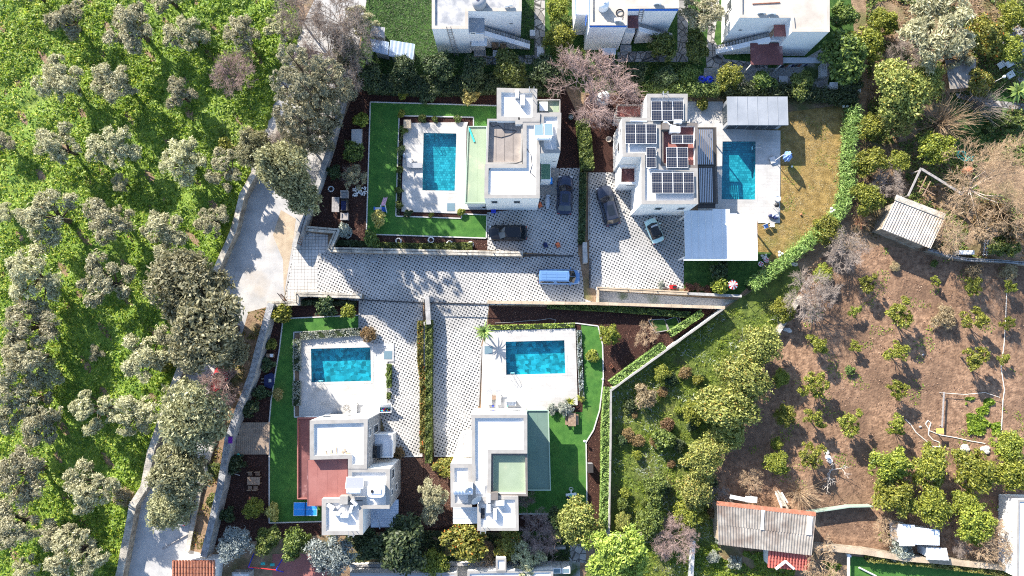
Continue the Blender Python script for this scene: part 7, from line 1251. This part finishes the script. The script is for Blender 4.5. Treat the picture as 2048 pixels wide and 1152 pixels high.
for k, x, y, r, lb in (('round_bush', 757, 436, 20, 'round yellow variegated bush on the artificial lawn corner'), ('round_bush', 938, 188, 22, 'pale yellow bush at the top of the artificial lawn'), ('round_bush', 475 + 81, 788, 12, 'clipped round bush on the red roof villa kerb'), ('round_bush', 544, 1024, 16, 'pale yellow bush beside the table tennis table'), ('citrus_bush', 563, 627, 24, 'yellow green bush at the corner of the rough stone wall'), ('citrus_bush', 697, 622, 20, 'leafy bush at the top of the red roof villa lawn'), ('dark_bush', 650, 612, 26, 'dark bush behind the angled stone wall'),
                      ('citrus_bush', 543, 689, 12, 'yellow green shrub beside the rough stone wall'), ('dark_bush', 535, 730, 16, 'dark shrub above the blue basin'), ('dark_bush', 520, 785, 18, 'dark shrub below the blue basin'), ('dark_bush', 500, 815, 22, 'dark shrub above the wooden deck'), ('dark_bush', 470, 930, 20, 'dark shrub below the wooden deck'), ('dark_bush', 455, 1030, 20, 'dark shrub beside the rough stone wall foot'), ('citrus_bush', 1440, 572, 22, 'yellow green palm shrub below the carport'), ('dark_bush', 1437, 545, 26, 'dark cycad below the carport'),
                      ('citrus_bush', 1405, 208, 13, 'yellow green shrub in a gap of the solar villa deck'), ('citrus_bush', 805, 185, 15, 'small citrus shrub left of the northern dark hedge'), ('dark_bush', 855, 190, 20, 'dark shrub at the top of the artificial lawn'), ('citrus_bush', 722, 240, 17, 'shrub beside the pale cistern box'), ('green_bush', 705, 305, 22, 'green shrub below the pale cistern box'), ('dark_bush', 667, 345, 18, 'dark shrub by the grey lane wall'), ('grey_bush', 690, 463, 17, 'grey shrub near the stepped wall'), ('green_bush', 742, 480, 20, 'green shrub at the bottom of the artificial lawn'),
                      ('rust_bush', 1378, 575, 12, 'left rust coloured shrub of the three'), ('rust_bush', 1397, 577, 11, 'middle rust coloured shrub of the three'), ('rust_bush', 1416, 580, 11, 'right rust coloured shrub of the three'), ('grey_bush', 1323, 570, 10, 'small grey shrub beside the lawn mower'), ('brown_bush', 735, 667, 19, 'brown shrub at the corner of the lavender hedge'), ('brown_bush', 795, 908, 14, 'brown green shrub by the stone east wall'), ('green_bush', 807, 260, 10, 'first shrub of the bed left of the deep blue pool'), ('citrus_bush', 803, 228, 9, 'leafy shrub at the bed corner'), ('dark_bush', 802, 300, 10, 'second shrub of the bed left of the deep blue pool'),
                      ('green_bush', 799, 340, 9, 'third shrub of the bed left of the deep blue pool'), ('green_bush', 797, 380, 9, 'fourth shrub of the bed left of the deep blue pool'), ('green_bush', 798, 410, 10, 'fifth shrub of the bed left of the deep blue pool'), ('dark_bush', 815, 427, 9, 'shrub at the lower corner of the deep blue pool bed'), ('green_bush', 845, 236, 9, 'shrub above the deep blue pool ladder'), ('green_bush', 870, 238, 8, 'second shrub above the deep blue pool'), ('green_bush', 915, 238, 8, 'third shrub above the deep blue pool'), ('citrus_bush', 922, 424, 8, 'yellow shrub at the bed end below the pale green roof'),
                      ('citrus_bush', 862, 430, 6, 'tiny yellow shrub in the lower bed'), ('citrus_bush', 1185, 712, 13, 'small tree in the square white planter'), ('grey_bush', 1130, 814, 17, 'white leaved shrub at the deck corner'), ('grey_bush', 1105, 817, 12, 'white leaved shrub beside the dark green awning'), ('green_bush', 778, 750, 7, 'upper box shrub of the deck side bed'), ('dry_bush', 1884, 635, 24, 'dry hay heap in the middle of the orchard'), ('dry_bush', 1790, 1175 - 640, 10, 'dry clump below the pale barn'), ('green_bush', 1868, 562 - 35, 9, 'low green plant at the orchard wall'), ('dry_bush', 1950, 540, 18, 'pale dry shrub under the orchard wall'), ('dry_bush', 2020, 545, 20, 'tan dry shrub at the right border'),
                      ('green_bush', 1700, 740, 10, 'low green weed tuft in the orchard'), ('dry_bush', 500, 275, 20, 'yellow dry grass clump at the lane wall'), ('dry_bush', 245, 990, 20, 'yellow dry grass clump by the lower lane wall'), ('citrus_bush', 450, 290, 16, 'fresh green shrub near the upper lane wall'), ('citrus_bush', 330, 725, 22, 'yellow green shrub by the lower lane wall'), ('dry_bush', 1290, 790, 26, 'grey dry grass clump in the shaded field'), ('green_bush', 1330, 880, 24, 'largest green weed clump in the field'), ('grey_bush', 1425, 1115, 14, 'grey bush south of the brown bare bush'), ('grey_bush', 1470, 1125, 16, 'silvery bush south of the grey barn'),
                      ('grey_bush', 1800, 1105, 22, 'silvery bush beside the small pale shed'), ('green_bush', 428, 1000, 16, 'shrub on the verge below the evergreen'), ('green_bush', 430, 940, 16, 'shrub on the verge beside the rough wall'), ('citrus_bush', 1740, 1112, 10, 'yellow shrub at the start of the yellow hedge'), ('grey_bush', 1440, 1078, 13, 'cactus clump at the corner of the grey barn')): plant(k, x, y, r, lb, 'shrub', 'shrub')
rr_ = random.Random(77)
for k in range(40):
    x, y = rr_.uniform(1235, 1430), rr_.uniform(720, 1060)
    if y < 790 - (x - 1235) * .62: continue
    plant(['green_bush', 'citrus_bush', 'brown_bush', 'dark_bush'][k % 4], x, y, rr_.uniform(7, 16), ['leafy green', 'yellow green', 'brownish', 'dark green'][k % 4] + ' weed clump in the field beside the zigzag wall', 'weed_clump', 'plant', 'weed clumps of the field')
# spiky plants: every leaf its own part
def spiky(px, py, n, L, label, m='leaf_bamboo', z=0.0, w=.07, h=1.2, name='yucca', el=(.1, 1.2)):
    p = P(px, py, z + h); p.z = z; r = thing(name, label, 'plant', p); rng = random.Random(int(px)); B().tube(p, p + Vector((0, 0, h)), .12, .1, n=7).build('stem', 'bark', r); c = p + Vector((0, 0, h))
    for i in range(n):
        a = i * 2.4; e = rng.uniform(*el); l = L * rng.uniform(.75, 1.15); d = Vector((math.cos(a) * math.cos(e), math.sin(a) * math.cos(e), math.sin(e))); s = Vector((-math.sin(a), math.cos(a), 0)); pts = [c + d * l * t - Vector((0, 0, .35 * l * t * t)) for t in (0, .3, .65, 1)]; ws = (w * .7, w, w * .8, .006)
        B().add([q for t, q in enumerate(pts) for q in (pts[t] - s * ws[t], pts[t] + s * ws[t])], [(0, 1, 3, 2), (2, 3, 5, 4), (4, 5, 7, 6)]).build('leaf', m, r)
spiky(968, 662, 40, 1.5, 'spiky yucca at the corner of the teal pool deck', w=.09, h=1.6); spiky(2036, 182, 34, 1.7, 'young palm on the eastern lawn', w=.16, h=1.0, name='palm'); spiky(1140, 803, 24, .9, 'spiky plant at the deck corner of the green roof villa', 'leaf_citrus', h=.7); spiky(941, 872, 18, .5, 'small palm on the side terrace', 'leaf_mid', h=.4, z=.05); spiky(1720, 448, 18, 1.2, 'rust coloured dry palm at the fence corner', 'leaf_rust', h=.9, name='palm')
spiky(1162, 797, 20, .7, 'second spiky plant by the lavender strip', 'leaf_citrus', h=.6)
# hedges
def hedge(pts, w, h, leaf, label, dens=160, size=.11, aspect=.5, z=0.0, lump=.18, core=True, name='hedge', rnd=.9, feather=0.0):
    rng = np.random.default_rng(int(pts[0][0] * 3 + pts[0][1])); q = PP(pts, z + h * .8); r = thing(name, label, 'hedge', (q[0].x, q[0].y, z)); parts = []
    for a, b_ in zip(q[:-1], q[1:]):
        a, b_ = Vector((a.x, a.y, 0)), Vector((b_.x, b_.y, 0)); d = b_ - a; L = d.length; d.normalize(); s = Vector((-d.y, d.x, 0)); n = int(L * (w + h * 1.4) * dens); t = rng.random(n) * L; lf = rng.random(n)
        u = rng.uniform(-1, 1, n); k = rng.random(n) < w / (w + h * 1.2); bump = lump * (np.sin(t * 2.1 + a.x) + np.sin(t * 4.3 + u * 2)) * .5; zz = np.where(k, h + bump - rng.random(n) * .12, rng.random(n) * h); uu = np.where(k, u * (1 + .08 * np.sin(t * 3.1)), np.sign(u) * (1 - .12 * rng.random(n))) * w / 2
        zz += feather * rng.random(n) ** 3; uu *= 1 + feather * .35 * rng.normal(size=n)
        pos = np.array([a.x, a.y, z]) + np.outer(t, [d.x, d.y, 0]) + np.outer(uu, [s.x, s.y, 0]) + np.outer(zz, [0, 0, 1]); nr = unit(np.outer(np.where(k, 0, np.sign(u)), [s.x, s.y, 0]) + np.outer(np.where(k, 1, .3), [0, 0, 1.0]) + rng.normal(size=(n, 3)) * rnd); parts.append(diamonds(rng, pos, nr, size, aspect))
        if core: B().bar(a + Vector((0, 0, z + h * .42)), b_ + Vector((0, 0, z + h * .42)), w * .72, h * .8).build('stems', 'hedge_core', r)
    me = quads('foliage', np.concatenate(parts) - np.array(tuple(ORG[r])), leaf); link(bpy.data.objects.new('foliage', me), r)
    return r
hedge([(600, 672), (660, 668), (720, 663)], 1.0, .6, 'leaf_lavender', 'grey lavender hedge along the top of the red roof villa pool', size=.08); hedge([(593.5, 678), (593.5, 742)], .95, .6, 'leaf_lavender', 'upper grey lavender hedge left of the red roof villa pool', size=.08); hedge([(593.5, 762), (592.5, 812)], .95, .6, 'leaf_lavender', 'lower grey lavender hedge left of the red roof villa pool', size=.08)
hedge([(841, 642), (841, 720), (846, 760), (846, 906)], .7, 1.5, 'leaf_orange', 'brownish hedge on the red roof villa side of the driveways'); hedge([(858, 640), (858, 720), (857, 800), (857, 926)], .75, 1.6, 'leaf_mid', 'dark green hedge on the green roof villa side of the driveways')
hedge([(778, 728), (778, 775)], .5, .8, 'leaf_mid', 'box hedge between deck and red roof villa driveway'); hedge([(777, 785), (777, 798)], .4, .6, 'leaf_mid', 'short box clump below the box hedge')
hedge([(980, 655), (1060, 653), (1150, 650)], .55, .35, 'leaf_bright', 'low bright ground cover along the top of the teal pool', size=.08); hedge([(1158, 660), (1160, 720), (1164, 800)], .55, .5, 'leaf_grey', 'silvery lavender strip right of the teal pool', size=.08)
hedge([(1095, 611), (1230, 618), (1330, 626), (1380, 630)], .7, .9, 'leaf_mid', 'ivy hedge along the long cream wall'); hedge([(1405, 625), (1340, 668)], .8, 1.2, 'leaf_bamboo', 'upper clipped hedge inside the zigzag wall', size=.09); hedge([(1328, 690), (1270, 732), (1222, 768)], .9, 1.3, 'leaf_bamboo', 'middle clipped hedge inside the zigzag wall', size=.09); hedge([(1216, 774), (1211, 850), (1210, 960), (1208, 1060)], .95, 1.4, 'leaf_bamboo', 'long clipped hedge inside the straight part of the zigzag wall', size=.09)
hedge([(1165, 240), (1172, 300), (1176, 338)], 1.6, 1.7, 'leaf_mid', 'tall ivy hedge between the northern villas', size=.12); hedge([(1166, 345), (1165, 420), (1163, 488)], .8, .8, 'leaf_dark', 'low dark ivy hedge between the two forecourts')
hedge([(1706, 215), (1696, 300), (1692, 380), (1682, 420), (1640, 465), (1590, 505), (1545, 540), (1500, 575)], 1.0, 1.5, 'leaf_bamboo', 'feathery bright green hedge round the brown lawn', dens=130, size=.2, aspect=.16, feather=1.4, lump=.55)
hedge([(1265, 178), (1350, 180), (1440, 178)], 1.2, 1.6, 'leaf_bamboo', 'feathery hedge behind the solar villa', dens=100, size=.22, aspect=.16, feather=.9, lump=.3); hedge([(1445, 178), (1575, 180), (1640, 188), (1715, 198)], 1.4, 1.7, 'leaf_dark', 'dark feathery hedge behind the pool house', dens=110, size=.2, aspect=.2, feather=.8, lump=.3)
hedge([(735, 165), (820, 170), (920, 170), (1000, 165), (1120, 172)], 2.2, 1.6, 'leaf_dark', 'deep shaded hedge along the top of the tan terrace villa', size=.14); hedge([(755, 492), (850, 494), (945, 492)], .9, .55, 'leaf_mid', 'green ivy border along the long stone wall'); hedge([(665, 485), (735, 488)], .7, .5, 'leaf_dark', 'dark ivy border at the stepped wall')
hedge([(1735, 1115), (1830, 1122), (1930, 1134), (2110, 1158)], 1.0, 1.0, 'leaf_gum', 'long yellow hedge along the bottom right wall'); hedge([(1975, 262), (1990, 248), (2012, 240), (2040, 244)], .9, 1.0, 'leaf_mid', 'curved clipped hedge on the eastern lawn'); hedge([(600, 606), (640, 604), (712, 608)], .6, .6, 'leaf_dark', 'dark ivy behind the angled stone wall')
hedge([(804, 250), (799, 330), (796, 428)], .3, .3, 'leaf_dark', 'thin dark planting along the left edge of the deep blue pool deck', core=False)
# ---------------------------------------------------------------- ground cover
def noise2(x, y, s): return (np.sin(x * s + 1.7 * np.sin(y * s * .7 + 2)) * np.sin(y * s * 1.1 + 1.3 * np.sin(x * s * .6)) + .5 * np.sin(x * s * 2.3 + y * s * 1.9) * np.sin(y * s * 2.7 - x * s * .8)) / 1.5
def scatter(name, poly, n, leaf, label, size, hfun, keep=None, seed=1, aspect=.6, lump=.3, up=1.0, zmin=.03, rnd=.75):
    rng = np.random.default_rng(seed); P_ = np.array([(p[0], p[1]) for p in poly]); lo, hi = np.maximum(P_.min(0), (-75, -40)), np.minimum(P_.max(0), (75, 50)); xy = rng.uniform(lo, hi, (n, 2)); x, y = xy[:, 0], xy[:, 1]; m = inpoly(x, y, [tuple(p) for p in P_])
    if keep is not None: m &= keep(x, y, rng)
    x, y = x[m], y[m]; k = len(x); l = np.clip(noise2(x, y, 1.1) * .6 + noise2(x, y, 3.1) * .5 + .25, 0, 1.2) * lump; z = hfun(x, y) + zmin + l * rng.random(k) ** .5
    V = diamonds(rng, np.stack([x, y, z], 1), unit(rng.normal(size=(k, 3)) * rnd + np.array([0, 0, up])), size, aspect); me = quads(name, V, leaf); return tag(link(bpy.data.objects.new(name, me)), label, 'weeds', kind='stuff')
gh = lambda x, y: hills(x, y) * .9 + .05
zero = lambda x, y: np.zeros(x.shape)
scatter('weeds', GROVE, 210000, 'leaf_weed', 'lush green weeds covering the olive grove', .15, gh, lambda x, y, r: (noise2(x, y, .25) * .5 + .62 + (x + 60) * .012 > r.random(len(x))), 1, lump=.55)
scatter('weeds', GROVE, 110000, 'leaf_weed_yellow', 'yellow green weeds at the sunny edge of the grove', .12, gh, lambda x, y, r: (noise2(x, y, .25) * .45 + .25 - (x + 50) * .03 > r.random(len(x))), 2, lump=.4)
WEED = [(p.x, p.y) for p in PP([(1226, 784), (1450, 622), (1560, 590), (1600, 575), (1560, 660), (1505, 790), (1430, 890), (1436, 1010), (1432, 1180), (1228, 1180)])]
scatter('weeds', WEED, 60000, 'leaf_weed', 'tall green weeds in the field beside the zigzag wall', .2, zero, lambda x, y, r: noise2(x, y, .6) * .6 + .55 > r.random(len(x)), 3, lump=.45, aspect=.16)
scatter('weeds', WEED, 26000, 'leaf_bright', 'pale grass tussocks in the field beside the zigzag wall', .24, zero, lambda x, y, r: noise2(x + 3, y + 5, .7) > .15, 33, lump=.6, aspect=.1)
scatter('weeds', WEED, 16000, 'leaf_lavender', 'grey dry stalks among the field weeds', .2, zero, lambda x, y, r: noise2(x + 4, y, .5) > .1, 4, lump=.5, aspect=.12)
ORCH = [(p.x, p.y) for p in PP([(1560, 660), (1640, 520), (1770, 495), (1935, 526), (2100, 540), (2100, 1080), (1650, 1085), (1640, 1030), (1440, 1000), (1440, 880)])]
scatter('weeds', ORCH, 40000, 'leaf_weed', 'sparse green weeds on the orchard soil', .09, zero, lambda x, y, r: (noise2(x, y, .55) > .45) & (r.random(len(x)) < .7), 5, lump=.15)
scatter('leaf_litter', ORCH, 30000, 'leaf_clod', 'brown clods and dead leaves on the orchard soil', .075, zero, lambda x, y, r: noise2(x, y, .9) * .9 + .2 > r.random(len(x)), 6, lump=.05)
PLOT = [(p.x, p.y) for p in PP([(1930, 795), (1998, 795), (1998, 870), (1935, 870)])]
scatter('vegetables', PLOT, 9000, 'leaf_weed', 'green leafy crop in the fenced vegetable plot', .14, zero, lambda x, y, r: noise2(x, y, 1.0) > -.1, 7, lump=.4)
VERGE = [(p.x, p.y) for p in PP([(497, 624), (536, 615), (470, 835), (408, 1100), (380, 1098), (424, 905), (455, 755), (478, 690)])]
scatter('weeds', VERGE, 9000, 'leaf_orange', 'mixed weeds on the lane verge', .12, zero, lambda x, y, r: noise2(x, y, 1.0) > -.1, 8, lump=.35)
NG = [(p.x, p.y) for p in PP([(745, -100), (1070, -100), (1070, 120), (1165, 172), (712, 176)])]
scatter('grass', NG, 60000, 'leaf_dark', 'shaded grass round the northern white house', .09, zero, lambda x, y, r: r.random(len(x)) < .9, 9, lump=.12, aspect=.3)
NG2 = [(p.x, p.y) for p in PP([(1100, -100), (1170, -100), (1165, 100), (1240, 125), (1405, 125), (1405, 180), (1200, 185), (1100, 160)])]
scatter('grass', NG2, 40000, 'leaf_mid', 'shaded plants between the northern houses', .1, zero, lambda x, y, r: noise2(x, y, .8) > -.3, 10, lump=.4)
EG = [(p.x, p.y) for p in PP([(1730, -60), (2120, -60), (2120, 530), (1950, 515), (1880, 500), (1890, 440), (1790, 400), (1760, 480), (1720, 480), (1735, 200)])]
scatter('undergrowth', EG, 70000, 'leaf_mid', 'green undergrowth in the eastern gardens', .13, zero, lambda x, y, r: noise2(x, y, .35) > .05, 11, lump=.5)
scatter('undergrowth', EG, 40000, 'leaf_brown', 'brown leaf litter in the eastern gardens', .1, zero, lambda x, y, r: noise2(x + 9, y, .4) > -.1, 12, lump=.2)
for k, (bd, lb) in enumerate((([(712, 180), (740, 205), (733, 468), (972, 478), (975, 496), (662, 494), (676, 464), (622, 460), (655, 320)], 'tan terrace villa garden'), ([(540, 612), (565, 645), (540, 840), (538, 1046), (645, 1046), (645, 1066), (432, 1086), (470, 840)], 'red roof villa garden'), ([(980, 614), (1435, 620), (1216, 774), (1212, 1068), (1040, 1068), (1040, 1030), (1176, 1030), (1175, 885), (1200, 820), (1208, 700), (1196, 650), (980, 655)], 'green roof villa garden'), ([(790, 915), (846, 912), (846, 1058), (800, 1058)], 'shaded strip behind the driveway'), ([(866, 914), (902, 930), (904, 1050), (848, 1058), (848, 914)], 'strip beside the side terrace'))):
    scatter('bark_chips', [(p.x, p.y) for p in PP(bd)], 30000, 'leaf_bark', 'reddish bark chips in the ' + lb, .055, zero, lambda x, y, r: r.random(len(x)) < .8, 40 + k, lump=.02, zmin=.018, rnd=.35)
DL = [(p.x, p.y) for p in PP([(1563, 236), (1695, 212), (1690, 380), (1650, 450), (1580, 500), (1520, 515), (1520, 450), (1563, 448)])]
scatter('grass', DL, 60000, 'leaf_dry', 'dry straw coloured grass of the brown lawn', .06, zero, lambda x, y, r: noise2(x, y, 1.2) * .4 + .3 > r.random(len(x)), 13, lump=.06, aspect=.3)
scatter('grass', DL, 9000, 'leaf_weed', 'green tufts along the edge of the brown lawn', .08, zero, lambda x, y, r: (noise2(x, y, .8) > .35), 14, lump=.08, aspect=.4)
SG = [(p.x, p.y) for p in PP([(1290, 1085), (1600, 1110), (1690, 1130), (1690, 1200), (1290, 1200)])]
scatter('weeds', SG, 24000, 'leaf_weed', 'green weeds south of the grey barn', .13, zero, lambda x, y, r: noise2(x, y, .7) > -.1, 15, lump=.4)
SM = [(p.x, p.y) for p in PP([(640, 1068), (846, 1060), (960, 1066), (1140, 1080), (1140, 1120), (640, 1125)])]
scatter('undergrowth', SM, 16000, 'leaf_dark', 'dark planting behind the southern villas', .13, zero, lambda x, y, r: noise2(x, y, .9) > -.2, 16, lump=.5)
